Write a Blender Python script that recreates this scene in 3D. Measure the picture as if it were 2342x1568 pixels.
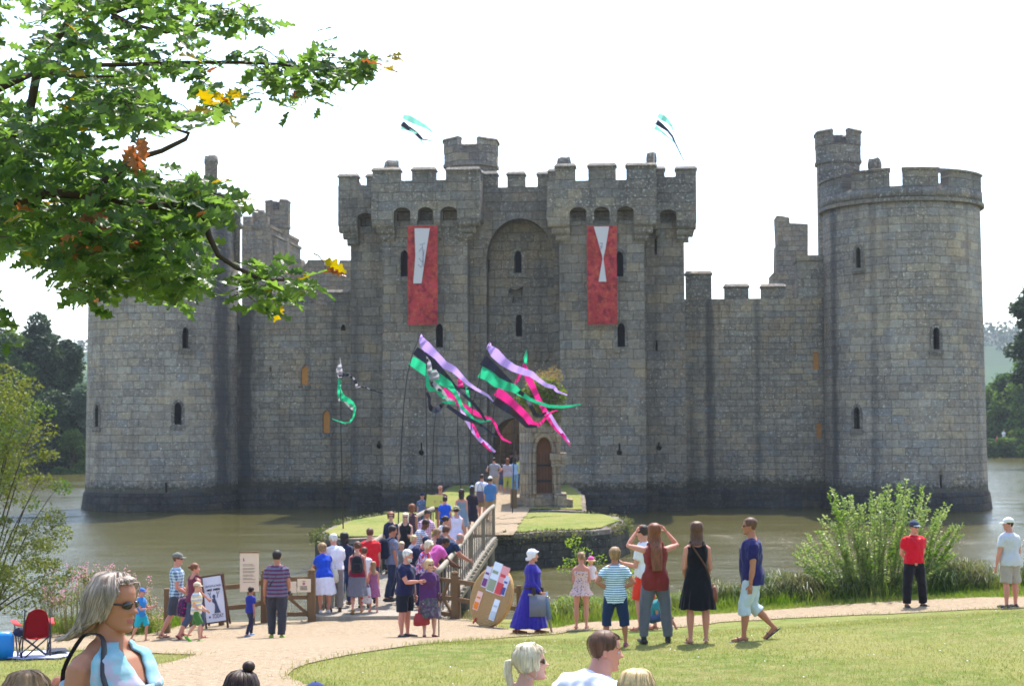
HAZE = True
import bpy, bmesh, math, random
from math import sin, cos, pi, radians, atan2, sqrt, hypot, exp
from mathutils import Vector, Matrix, noise, Euler
from mathutils.geometry import delaunay_2d_cdt
random.seed(11)
for o in list(bpy.data.objects): bpy.data.objects.remove(o)
scene = bpy.context.scene
col = scene.collection
# ------------------------------------------------------------------ camera
F = 3470.0                      # focal length in units of a 2342 px wide picture
CAMH = 5.1
cam_d = bpy.data.cameras.new("camera"); cam = bpy.data.objects.new("camera", cam_d); col.objects.link(cam)
cam_d.sensor_width = 23.6; cam_d.lens = 23.6*F/2342
cam_d.clip_start = 0.1; cam_d.clip_end = 20000
CM = Matrix.Translation((0, 0, CAMH)) @ Matrix.Rotation(radians(90+2.85), 4, 'X') @ Matrix.Rotation(radians(-0.3), 4, 'Z')
cam.matrix_world = CM
cam_d.dof.use_dof = True; cam_d.dof.focus_distance = 8.5; cam_d.dof.aperture_fstop = 5.0
scene.camera = cam
# ------------------------------------------------------------------ light
SUN_EL, SUN_AZ = radians(60), radians(15)       # azimuth measured from +Y towards +X
w = bpy.data.worlds.new("World"); scene.world = w; w.use_nodes = True
nt = w.node_tree; nt.nodes.clear()
sky = nt.nodes.new("ShaderNodeTexSky"); sky.sky_type = 'NISHITA'; sky.sun_disc = False
sky.sun_elevation = SUN_EL; sky.sun_rotation = SUN_AZ
sky.dust_density = 1.5; sky.air_density = 1.0; sky.ozone_density = 1.0; sky.altitude = 0
bg = nt.nodes.new("ShaderNodeBackground"); bg.inputs[1].default_value = 0.15
wo = nt.nodes.new("ShaderNodeOutputWorld")
nt.links.new(sky.outputs[0], bg.inputs[0]); nt.links.new(bg.outputs[0], wo.inputs[0])
sd = bpy.data.lights.new("sun", 'SUN'); sd.energy = 3.2; sd.angle = radians(0.55); sd.color = (1, .955, .88)
so = bpy.data.objects.new("sun", sd); col.objects.link(so)
sdir = Vector((sin(SUN_AZ)*cos(SUN_EL), cos(SUN_AZ)*cos(SUN_EL), sin(SUN_EL)))
so.rotation_euler = sdir.to_track_quat('Z', 'Y').to_euler(); so.location = (0, 0, 60)
scene.view_settings.view_transform = 'Standard'; scene.view_settings.look = 'None'
scene.view_settings.gamma = 1; scene.view_settings.use_curve_mapping = False
scene.view_settings.exposure = 1.35
scene.cycles.max_bounces = 6; scene.cycles.diffuse_bounces = 3; scene.cycles.glossy_bounces = 3
scene.cycles.transmission_bounces = 4; scene.cycles.transparent_max_bounces = 8; scene.cycles.volume_bounces = 0
scene.cycles.use_denoising = True; scene.cycles.caustics_reflective = False; scene.cycles.caustics_refractive = False
scene.cycles.sample_clamp_indirect = 4
# ------------------------------------------------------------------ picture <-> place
CO = Vector((0, 0, CAMH)); CR = CM.to_3x3()
def ray(x, y): return (CR @ Vector(((x-1171)/F, -(y-784)/F, -1))).normalized()
def at(x, y, D):
    d = ray(x, y); return CO + d*(D/d.y)
CA = radians(5); UX = Vector((cos(CA), -sin(CA), 0)); VX = Vector((sin(CA), cos(CA), 0)); CORG = Vector((0.3, 82.6, 0))
def cs(x, y, v):
    """castle frame (u, z) of the picture point on the plane v"""
    d = ray(x, y); o = CO-CORG
    t = (v-o.dot(VX))/d.dot(VX); p = o+d*t
    return p.dot(UX), p.z
# ------------------------------------------------------------------ helpers
def lerp(a, b, t): return a+(b-a)*t
def sstep(a, b, x):
    t = max(0, min(1, (x-a)/(b-a))); return t*t*(3-2*t)
def nz(x, y=0, z=0): return noise.noise(Vector((x, y, z)))
class MB:
    def __init__(s): s.v = []; s.f = []; s.m = []; s.uv = {}
    def add(s, vs, fs, m=0):
        o = len(s.v); s.v += [tuple(v) for v in vs]
        for f in fs: s.f.append(tuple(i+o for i in f)); s.m.append(m)
        return s
    def box(s, x0, x1, y0, y1, z0, z1, m=0, M=None):
        vs = [Vector((x, y, z)) for z in (z0, z1) for y in (y0, y1) for x in (x0, x1)]
        if M: vs = [M @ v for v in vs]
        return s.add(vs, [(0, 2, 3, 1), (4, 5, 7, 6), (0, 1, 5, 4), (2, 6, 7, 3), (0, 4, 6, 2), (1, 3, 7, 5)], m)
    def bar(s, a, b, w, h, m=0, up=Vector((0, 0, 1))):
        a, b = Vector(a), Vector(b); d = (b-a); L = d.length; d.normalize()
        x = d.cross(up)
        if x.length < 1e-4: x = Vector((1, 0, 0))
        x.normalize(); z = x.cross(d)
        vs = [p + x*sx*w/2 + z*sz*h/2 for p in (a, b) for sz in (-1, 1) for sx in (-1, 1)]
        return s.add(vs, [(0, 1, 3, 2), (4, 6, 7, 5), (0, 4, 5, 1), (2, 3, 7, 6), (0, 2, 6, 4), (1, 5, 7, 3)], m)
    def tube(s, pts, rad, seg=8, m=0, caps=True, flat=1.0, ref=None):
        pts = [Vector(p) for p in pts]; n = len(pts)
        if not hasattr(rad, '__len__'): rad = [rad]*n
        vs = []; x = None
        for i, p in enumerate(pts):
            d = (pts[min(i+1, n-1)]-pts[max(i-1, 0)])
            if d.length < 1e-9: d = Vector((0, 0, 1))
            d.normalize()
            if x is None:
                x = Vector(ref) if ref else (Vector((0, 0, 1)) if abs(d.z) < .9 else Vector((1, 0, 0)))
            x = (x-d*x.dot(d)); x.normalize(); y = d.cross(x)
            for k in range(seg):
                a = 2*pi*k/seg; vs.append(p+x*cos(a)*rad[i]+y*sin(a)*rad[i]*flat)
        fs = []
        for i in range(n-1):
            for k in range(seg):
                k2 = (k+1) % seg; fs.append((i*seg+k, i*seg+k2, (i+1)*seg+k2, (i+1)*seg+k))
        if caps: fs.append(tuple(range(seg-1, -1, -1))); fs.append(tuple((n-1)*seg+k for k in range(seg)))
        return s.add(vs, fs, m)
    def loft(s, rings, m=0, closed=True, caps=True):
        n = len(rings[0]); fs = []; vs = [p for r in rings for p in r]
        for i in range(len(rings)-1):
            for k in range(n if closed else n-1):
                k2 = (k+1) % n; fs.append((i*n+k, i*n+k2, (i+1)*n+k2, (i+1)*n+k))
        if caps and closed: fs.append(tuple(range(n-1, -1, -1))); fs.append(tuple((len(rings)-1)*n+k for k in range(n)))
        return s.add(vs, fs, m)
    def ball(s, c, r, m=0, nu=12, nv=8, M=None):
        c = Vector(c); r = Vector(r) if hasattr(r, '__len__') else Vector((r, r, r))
        rings = []
        for i in range(nv+1):
            t = pi*(i/nv*.98+.01)
            rings.append([Vector((r.x*sin(t)*cos(2*pi*k/nu), r.y*sin(t)*sin(2*pi*k/nu), -r.z*cos(t))) for k in range(nu)])
        rings = [[(c+(M @ p if M else p)) for p in q] for q in rings]
        return s.loft(rings, m)
    def prism(s, poly, y0, y1, m=0):
        """poly in (x, z), extruded along y"""
        n = len(poly)
        vs = [(p[0], y0, p[1]) for p in poly]+[(p[0], y1, p[1]) for p in poly]
        fs = [tuple(range(n)), tuple(range(2*n-1, n-1, -1))]+[(i, n+i, n+(i+1) % n, (i+1) % n) for i in range(n)]
        return s.add(vs, fs, m)
    def mesh(s, name, mats, smooth=False, uvf=None):
        me = bpy.data.meshes.new(name); me.from_pydata(s.v, [], s.f)
        if not isinstance(mats, (list, tuple)): mats = [mats]
        for mt in mats: me.materials.append(mt)
        me.polygons.foreach_set('material_index', s.m)
        if smooth: me.polygons.foreach_set('use_smooth', [True]*len(s.f))
        if uvf:
            l = me.uv_layers.new(name='UVMap')
            for p in me.polygons:
                nn = p.normal
                for li in p.loop_indices:
                    l.data[li].uv = uvf(me.vertices[me.loops[li].vertex_index].co, nn)
        me.update(); return me
    def obj(s, name, mats, parent=None, smooth=False, uvf=None, **k):
        o = bpy.data.objects.new(name, s.mesh(name, mats, smooth, uvf)); col.objects.link(o)
        if parent: o.parent = parent
        tag(o, **k); return o
def tag(o, label=None, cat=None, group=None, kind=None):
    if label: o['label'] = label
    if cat: o['category'] = cat
    if group: o['group'] = group
    if kind: o['kind'] = kind
def empty(name, loc=(0, 0, 0), rz=0, label=None, cat=None, group=None):
    o = bpy.data.objects.new(name, None); col.objects.link(o); o.location = loc; o.rotation_euler = (0, 0, rz)
    tag(o, label, cat, group); return o
def fixn(o):
    bm = bmesh.new(); bm.from_mesh(o.data); bmesh.ops.recalc_face_normals(bm, faces=bm.faces); bm.to_mesh(o.data); bm.free()
# ------------------------------------------------------------------ materials
def N(t, ty, x=None, **k):
    n = t.nodes.new(ty)
    if x: 
        for a, b in x.items(): setattr(n, a, b)
    for a, b in k.items():
        key = a.replace('_', ' ') if a.replace('_', ' ') in n.inputs else a
        n.inputs[key].default_value = b
    return n
class MT:
    """small node builder"""
    def __init__(s, name, rough=.8, spec=.3):
        s.mat = bpy.data.materials.new(name); s.mat.use_nodes = True; s.t = s.mat.node_tree; s.t.nodes.clear()
        s.out = s.t.nodes.new('ShaderNodeOutputMaterial'); s.p = s.t.nodes.new('ShaderNodeBsdfPrincipled')
        s.p.inputs['Roughness'].default_value = rough; s.p.inputs['Specular IOR Level'].default_value = spec
        s.l(s.p.outputs[0], s.out.inputs[0])
        s.tc = s.t.nodes.new('ShaderNodeTexCoord')
    def l(s, a, b): s.t.links.new(a, b)
    def n(s, ty, x=None, **k): return N(s.t, ty, x, **k)
    def coord(s, which='Object', scale=(1, 1, 1), loc=(0, 0, 0), src=None):
        m = s.n('ShaderNodeMapping'); m.inputs['Scale'].default_value = scale; m.inputs['Location'].default_value = loc
        s.l(src if src else s.tc.outputs[which], m.inputs[0]); return m.outputs[0]
    def noise(s, scale, detail=3, rough=.55, co=None, dist=0):
        n = s.n('ShaderNodeTexNoise'); n.inputs['Scale'].default_value = scale; n.inputs['Detail'].default_value = detail
        n.inputs['Roughness'].default_value = rough; n.inputs['Distortion'].default_value = dist
        s.l(co if co else s.tc.outputs['Object'], n.inputs['Vector']); return n
    def ramp(s, src, stops, interp='LINEAR'):
        r = s.n('ShaderNodeValToRGB'); r.color_ramp.interpolation = interp; e = r.color_ramp.elements
        while len(e) < len(stops): e.new(.5)
        for i, (p, c) in enumerate(stops):
            e[i].position = p; e[i].color = (*c, 1) if hasattr(c, '__len__') else (c, c, c, 1)
        s.l(src, r.inputs[0]); return r.outputs[0]
    def mix(s, fac, a, b, mode='MIX'):
        m = s.n('ShaderNodeMix', {'data_type': 'RGBA', 'blend_type': mode})
        for i, v in ((0, fac), (6, a), (7, b)):
            if hasattr(v, 'is_linked') or hasattr(v, 'links'): s.l(v, m.inputs[i])
            elif i == 0: m.inputs[0].default_value = v
            else: m.inputs[i].default_value = (*v, 1) if hasattr(v, '__len__') else (v, v, v, 1)
        return m.outputs[2]
    def math(s, op, a, b=0):
        m = s.n('ShaderNodeMath', {'operation': op})
        for i, v in ((0, a), (1, b)):
            if hasattr(v, 'links'): s.l(v, m.inputs[i])
            else: m.inputs[i].default_value = v
        return m.outputs[0]
    def bump(s, h, strength=.4, dist=.02, prev=None):
        b = s.n('ShaderNodeBump'); b.inputs['Strength'].default_value = strength; b.inputs['Distance'].default_value = dist
        s.l(h, b.inputs['Height'])
        if prev: s.l(prev, b.inputs['Normal'])
        s.l(b.outputs[0], s.p.inputs['Normal']); return b.outputs[0]
    def base(s, c):
        if hasattr(c, 'links'): s.l(c, s.p.inputs['Base Color'])
        else: s.p.inputs['Base Color'].default_value = (*c, 1)
        return s
_mc = {}
def srgb(r, g, b):
    f = lambda c: (c/255/12.92 if c/255 <= .04045 else ((c/255+.055)/1.055)**2.4)
    return (f(r), f(g), f(b))
def cloth(c, kind='plain', c2=None, c3=None, scale=1.0, rough=.9, key=None):
    """fabric: c, c2, c3 linear colours"""
    k = ('cloth', c, kind, c2, c3, scale, rough)
    if k in _mc: return _mc[k]
    m = MT('fabric_'+kind, rough, .15)
    n = m.noise(9, 4); colr = m.mix(n.outputs[0], tuple(x*.82 for x in c), tuple(min(1, x*1.12) for x in c))
    def band(axis, per, thr, soft=.02):
        sx = m.n('ShaderNodeSeparateXYZ'); m.l(m.tc.outputs['Object'], sx.inputs[0])
        a = m.math('FRACT', m.math('MULTIPLY', sx.outputs[axis], 1/per))
        return m.ramp(a, [(max(0, thr-soft), 0), (thr, 1)])
    if kind == 'stripe': colr = m.mix(band(2, .05*scale, .55), colr, c2)
    elif kind == 'stripe3':
        colr = m.mix(band(2, .09*scale, .66), m.mix(band(2, .09*scale, .33), colr, c2), c3)
    elif kind == 'plaid':
        colr = m.mix(.5, m.mix(band(2, .06*scale, .55), colr, c2), m.mix(band(0, .06*scale, .55), colr, c2))
    elif kind in ('floral', 'spots'):
        v = m.n('ShaderNodeTexVoronoi'); v.inputs['Scale'].default_value = 26/scale; m.l(m.tc.outputs['Object'], v.inputs['Vector'])
        r = m.ramp(v.outputs['Distance'], [(.28, 1), (.36, 0)])
        pick = m.ramp(v.outputs['Color'], [(0, c2), (.5, c2), (.52, c3 or c2), (1, c3 or c2)], 'CONSTANT')
        colr = m.mix(r, colr, pick)
    elif kind == 'mottle':
        q = m.noise(11/scale, 3); colr = m.mix(m.ramp(q.outputs[0], [(.42, 0), (.58, 1)]), colr, m.mix(m.ramp(m.noise(19/scale, 2).outputs[0], [(.45, 0), (.55, 1)]), c2, c3 or c2))
    m.base(colr); m.bump(m.noise(60, 3).outputs[0], .25, .004)
    if 'Sheen Weight' in m.p.inputs: m.p.inputs['Sheen Weight'].default_value = .15
    _mc[k] = m.mat; return m.mat
def plain(name, c, rough=.6, spec=.4, metal=0, var=.12, sc=6, bump=.15):
    k = (name, c, rough)
    if k in _mc: return _mc[k]
    m = MT(name, rough, spec); n = m.noise(sc, 4)
    m.base(m.mix(n.outputs[0], tuple(x*(1-var) for x in c), tuple(min(1, x*(1+var)) for x in c)))
    m.p.inputs['Metallic'].default_value = metal; m.bump(m.noise(sc*8, 3).outputs[0], bump, .004)
    _mc[k] = m.mat; return m.mat
# ================================================================== ground, water, hills
def gz(x, y):
    """height of the ground"""
    # near lawn falling to the bank
    base = 0.86 + .122*max(0, 30-y) if y > 22 else 0.86+.122*8+.06*(22-y)
    lat = .058*max(0, min(x, 14)-1)*sstep(14, 24, y) - .02*max(0, -x-3)*sstep(12, 24, y)
    if y > 30: base = .86-.055*(y-30)
    z = base+lat+.03*nz(x*.25, y*.25)
    yb = 34.3+.25*nz(x*.3, 3)+.9*sstep(1.0, 4.0, x)-1.2*sstep(-7, -14, x)*1.0
    if y > yb:
        z = lerp(z, -1.2, sstep(yb, yb+2.2, y))
    if y > 118:                                   # far bank and hills
        xx = abs(x)
        bank = 148-12*sstep(-20, 30, x)*0+ (38 if x > 10 else 0)*sstep(10, 26, x)
        b2 = sstep(bank, bank+3, y)
        hl = (.04*(y-bank) if y > bank else 0)
        z = lerp(-1.2, 1.3+min(hl, 1.2), b2)
        r = sqrt(x*x+y*y)
        h = 78*sstep(420, 1250, r)*(.75+.35*nz(x*.0016+4, y*.0016)+.16*nz(x*.006, y*.006))
        if x < 0: h *= .92
        z += h
    if abs(x) > 78:
        z2 = 1.2+.5*nz(x*.05, y*.05); z = lerp(z, max(z, z2), sstep(78, 84, abs(x)))
    return z
def grid(xs, ys):
    B = MB(); nx = len(xs)
    B.v = [(x, y, gz(x, y)) for y in ys for x in xs]
    B.f = [(j*nx+i, j*nx+i+1, (j+1)*nx+i+1, (j+1)*nx+i) for j in range(len(ys)-1) for i in range(nx-1)]
    B.m = [0]*len(B.f); return B
def arange(a, b, s):
    r = []; x = a
    while x < b-1e-6: r.append(x); x += s
    return r
xs = [-2600, -1800, -1200, -800, -500, -300, -200, -140, -100, -75]+arange(-60, -20, 3)+arange(-20, 20, .5)+arange(20, 60, 3)+[60, 75, 100, 140, 200, 300, 500, 800, 1200, 1800, 2600]
ys = [-200, -60, -20]+arange(-8, 8, 2)+arange(8, 42, .4)+arange(42, 120, 6)+arange(120, 210, 3)+arange(210, 500, 25)+arange(500, 1700, 60)+[1700, 2000, 2600]
m = MT('grass_ground', .95, .1)
c1 = m.noise(.35, 5, .6); c2 = m.noise(3.5, 5, .65); c3 = m.noise(40, 4, .7)
g = m.mix(m.ramp(c1.outputs[0], [(.38, 0), (.6, 1)]), srgb(106, 126, 52), srgb(152, 148, 84))
g = m.mix(m.ramp(c2.outputs[0], [(.42, 0), (.62, 1)]), g, srgb(156, 150, 96))
g = m.mix(m.ramp(c3.outputs[0], [(.38, .0), (.62, .6)]), g, srgb(70, 92, 34))
# far woods and pale fields on the hills
sx = m.n('ShaderNodeSeparateXYZ'); m.l(m.tc.outputs['Object'], sx.inputs[0])
far = m.ramp(m.math('MULTIPLY', sx.outputs[1], .001), [(.30, 0), (.42, 1)])
vf = m.n('ShaderNodeTexVoronoi'); vf.inputs['Scale'].default_value = .0055; m.l(m.tc.outputs['Object'], vf.inputs['Vector'])
fld = m.ramp(vf.outputs['Color'], [(0, srgb(52, 76, 44)), (.45, srgb(44, 66, 40)), (.5, srgb(96, 112, 66)), (.62, srgb(82, 104, 58)), (.66, srgb(48, 70, 44))], 'CONSTANT')
m.base(m.mix(far, g, fld))
m.bump(m.noise(55, 5, .7).outputs[0], .9, .03)
gobj = grid(xs, ys).obj('ground', m.mat, smooth=True, kind='structure'); GRASSM = m.mat
# ---- water
m = MT('moat_water', .09, .5); m.p.inputs['IOR'].default_value = 1.6
n1 = m.noise(.6, 3, .6, m.coord(scale=(.5, 1.3, 1)))
m.base(m.mix(n1.outputs[0], srgb(80, 77, 40), srgb(96, 91, 50)))
wv = m.noise(3.2, 5, .62, m.coord(scale=(.55, 1.5, 1)), .3); wb = m.noise(.35, 2, .5, m.coord(scale=(.6, 1.2, 1)))
b0 = m.bump(wb.outputs[0], .3, .5); wp_ = m.noise(.09, 3, .6, m.coord(scale=(.6, 1, 1))); hw_ = m.math('MULTIPLY', wv.outputs[0], m.ramp(wp_.outputs[0], [(.35, .35), (.65, 1)])); m.bump(hw_, .75, .105, b0)
wat = MB(); wat.add([(-82, 31.5, 0), (82, 31.5, 0), (82, 200, 0), (-82, 200, 0)], [(0, 1, 2, 3)])
wat.obj('water', m.mat, kind='structure')
# ---- gravel path
def gray(x, y):
    """picture point -> ground point"""
    d = ray(x, y); t = 5.0
    for i in range(4000):
        p = CO+d*t
        if p.z <= gz(p.x, p.y): break
        t += .05
    lo, hi = t-.05, t
    for i in range(12):
        mdl = (lo+hi)/2; p = CO+d*mdl
        if p.z <= gz(p.x, p.y): hi = mdl
        else: lo = mdl
    p = CO+d*hi; return p
m = MT('gravel', .95, .15)
c1 = m.noise(28, 5, .75); c2 = m.noise(1.2, 4, .6); v = m.n('ShaderNodeTexVoronoi'); v.inputs['Scale'].default_value = 45; m.l(m.tc.outputs['Object'], v.inputs['Vector'])
cg = m.mix(c1.outputs[0], srgb(124, 106, 84), srgb(176, 156, 130)); cg = m.mix(m.ramp(v.outputs['Color'], [(.1, 0), (.9, .6)]), cg, srgb(148, 134, 112))
cg = m.mix(m.ramp(c2.outputs[0], [(.4, 0), (.7, .45)]), cg, srgb(150, 130, 104))
gs = m.noise(9, 5, .8); cg = m.mix(m.ramp(gs.outputs[0], [(.36, .75), (.47, 0)]), cg, srgb(104, 84, 66)); cg = m.mix(m.ramp(m.noise(14, 5, .8, m.coord(loc=(4, 4, 0))).outputs[0], [(.54, 0), (.66, .7)]), cg, srgb(200, 184, 160)); m.base(cg); m.bump(v.outputs['Distance'], .8, .015); GRAVEL = m.mat
main = [(-60, 1440), (60, 1447), (200, 1450), (330, 1452), (372, 1443), (420, 1428), (470, 1420), (540, 1416), (600, 1412), (715, 1413), (735, 1419), (930, 1416), (1000, 1409), (1070, 1418), (1130, 1432), (1185, 1441), (1270, 1436), (1330, 1424), (1420, 1420), (1560, 1410), (1700, 1400), (1900, 1385), (2100, 1372), (2250, 1366), (2440, 1364),
        (2440, 1388), (2342, 1391), (2200, 1395), (2090, 1401), (1900, 1409), (1750, 1417), (1640, 1424), (1560, 1434), (1450, 1437), (1300, 1444), (1200, 1455), (1080, 1464), (950, 1476), (860, 1488), (760, 1505), (700, 1520), (670, 1535), (675, 1555), (720, 1575), (760, 1640), (900, 1760), (60, 1760), (170, 1640), (250, 1568), (330, 1530), (400, 1512), (440, 1498), (300, 1492), (120, 1488), (-60, 1484)]
bpts = []
for i in range(len(main)):
    a = gray(*main[i]); b = gray(*main[(i+1) % len(main)])
    n = max(1, int((b-a).length/.12))
    for k in range(n):
        p = a.lerp(b, k/n); q = .09*nz(p.x*1.7, p.y*1.7, 5)+.05*nz(p.x*6, p.y*6, 2)
        bpts.append(Vector((p.x+q, p.y+q*1.2)))
x0 = min(p.x for p in bpts); x1 = max(p.x for p in bpts); y0 = min(p.y for p in bpts); y1 = max(p.y for p in bpts)
inner = [Vector((x, y)) for x in arange(x0, x1, .4) for y in arange(y0, y1, .4)]
def inpoly(p, poly):
    c = False; n = len(poly); j = n-1
    for i in range(n):
        a, b = poly[i], poly[j]
        if (a[1] > p[1]) != (b[1] > p[1]) and p[0] < (b[0]-a[0])*(p[1]-a[1])/(b[1]-a[1])+a[0]: c = not c
        j = i
    return c
_rows = {}
def scan(poly, key, x, y, st=.06):
    k = (key, round(y/st))
    if k not in _rows:
        yy = k[1]*st+.00037; r = []; n = len(poly); j = n-1
        for i in range(n):
            a, b = poly[i], poly[j]
            if (a[1] > yy) != (b[1] > yy): r.append((b[0]-a[0])*(yy-a[1])/(b[1]-a[1])+a[0])
            j = i
        _rows[k] = sorted(r)
    return sum(1 for q in _rows[k] if q < x) % 2 == 1
def onpath(x, y): return scan(bpts, 'path', x, y)
inner = [p for p in inner if onpath(p.x, p.y)]
nb = len(bpts)
r = delaunay_2d_cdt(bpts+inner, [(i, (i+1) % nb) for i in range(nb)], [], 1, 1e-4)
P = MB(); P.v = [(p.x, p.y, gz(p.x, p.y)+.014) for p in r[0]]; P.f = [tuple(f) for f in r[2]]; P.m = [0]*len(P.f)
PO = P.obj('path', GRAVEL, smooth=True, kind='structure'); PATHPOLY = [(p.x, p.y) for p in bpts]
# pad a flat-ish gap edge
# ---- mown lawn: short blades as ground cover, denser near the viewer
def blades(name, pts, mat, hmin, hmax, wd, kind='stuff', lean=.4, label=None, parent=None):
    B = MB()
    for (x, y, z) in pts:
        h = random.uniform(hmin, hmax); a = random.uniform(0, 2*pi); w2 = wd*random.uniform(.6, 1.2)
        lx, ly = random.gauss(0, lean)*h, random.gauss(0, lean)*h
        dx, dy = cos(a)*w2, sin(a)*w2
        B.add([(x-dx, y-dy, z-.01), (x+dx, y+dy, z-.01), (x+lx*.4+dx*.7, y+ly*.4+dy*.7, z+h*.55), (x+lx*.4-dx*.7, y+ly*.4-dy*.7, z+h*.55), (x+lx, y+ly, z+h)], [(0, 1, 2, 3), (3, 2, 4)])
    return B.obj(name, mat, kind=kind, label=label, parent=parent)
def leafmat(name, cs_, trans=.5, rough=.5, scale=.7, spec=.3, hue=.495):
    m = MT(name, rough, spec); n = m.noise(scale, 3, .6); n2 = m.n('ShaderNodeNewGeometry')
    c = m.mix(n2.outputs['Random Per Island'], cs_[0], cs_[1]); c = m.mix(m.ramp(n.outputs[0], [(.4, 0), (.6, 1)]), c, cs_[2])
    m.base(c)
    tr = m.n('ShaderNodeBsdfTranslucent'); hs = m.n('ShaderNodeHueSaturation'); hs.inputs['Value'].default_value = 1.35; hs.inputs['Saturation'].default_value = 1.15; hs.inputs['Hue'].default_value = hue
    m.l(c, hs.inputs['Color']); m.l(hs.outputs[0], tr.inputs[0])
    mx = m.n('ShaderNodeMixShader'); mx.inputs[0].default_value = trans
    m.l(m.p.outputs[0], mx.inputs[1]); m.l(tr.outputs[0], mx.inputs[2]); m.l(mx.outputs[0], m.out.inputs[0])
    return m.mat
LAWN = leafmat('lawn_blade', (srgb(118, 132, 60), srgb(146, 146, 84), srgb(160, 152, 100)), .35, .7, .6)
pts = []
random.seed(3)
while len(pts) < 70000:
    y = 12.8+14*random.random()**1.5; x = random.uniform(-.36, .36)*y
    if onpath(x, y):
        continue
    pts.append((x, y, gz(x, y)))
blades('lawn_grass', pts, LAWN, .018, .045, .004, lean=.8)
DB = MB()
for k in range(120):
    y = 13.5+13*random.random(); x = random.uniform(-.34, .34)*y
    if onpath(x, y): continue
    z = gz(x, y)+.035; r_ = random.uniform(.006, .011); DB.add([(x+r_*cos(a), y+r_*sin(a)*.6, z+r_*.5*sin(a)) for a in [2*pi*q/6 for q in range(6)]], [(0, 1, 2, 3, 4, 5)])
DB.obj('lawn_daisies', plain('daisy', (.75, .75, .72), .8, .2), kind='stuff')
pts = []
for k in range(9000):
    p = bpts[random.randrange(len(bpts))]; x, y = p.x+random.gauss(0, .10), p.y+random.gauss(0, .13)
    if y > 11: pts.append((x, y, gz(x, y)+.01))
blades('path_edge_grass', pts, LAWN, .03, .08, .005, lean=.6)
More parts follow.
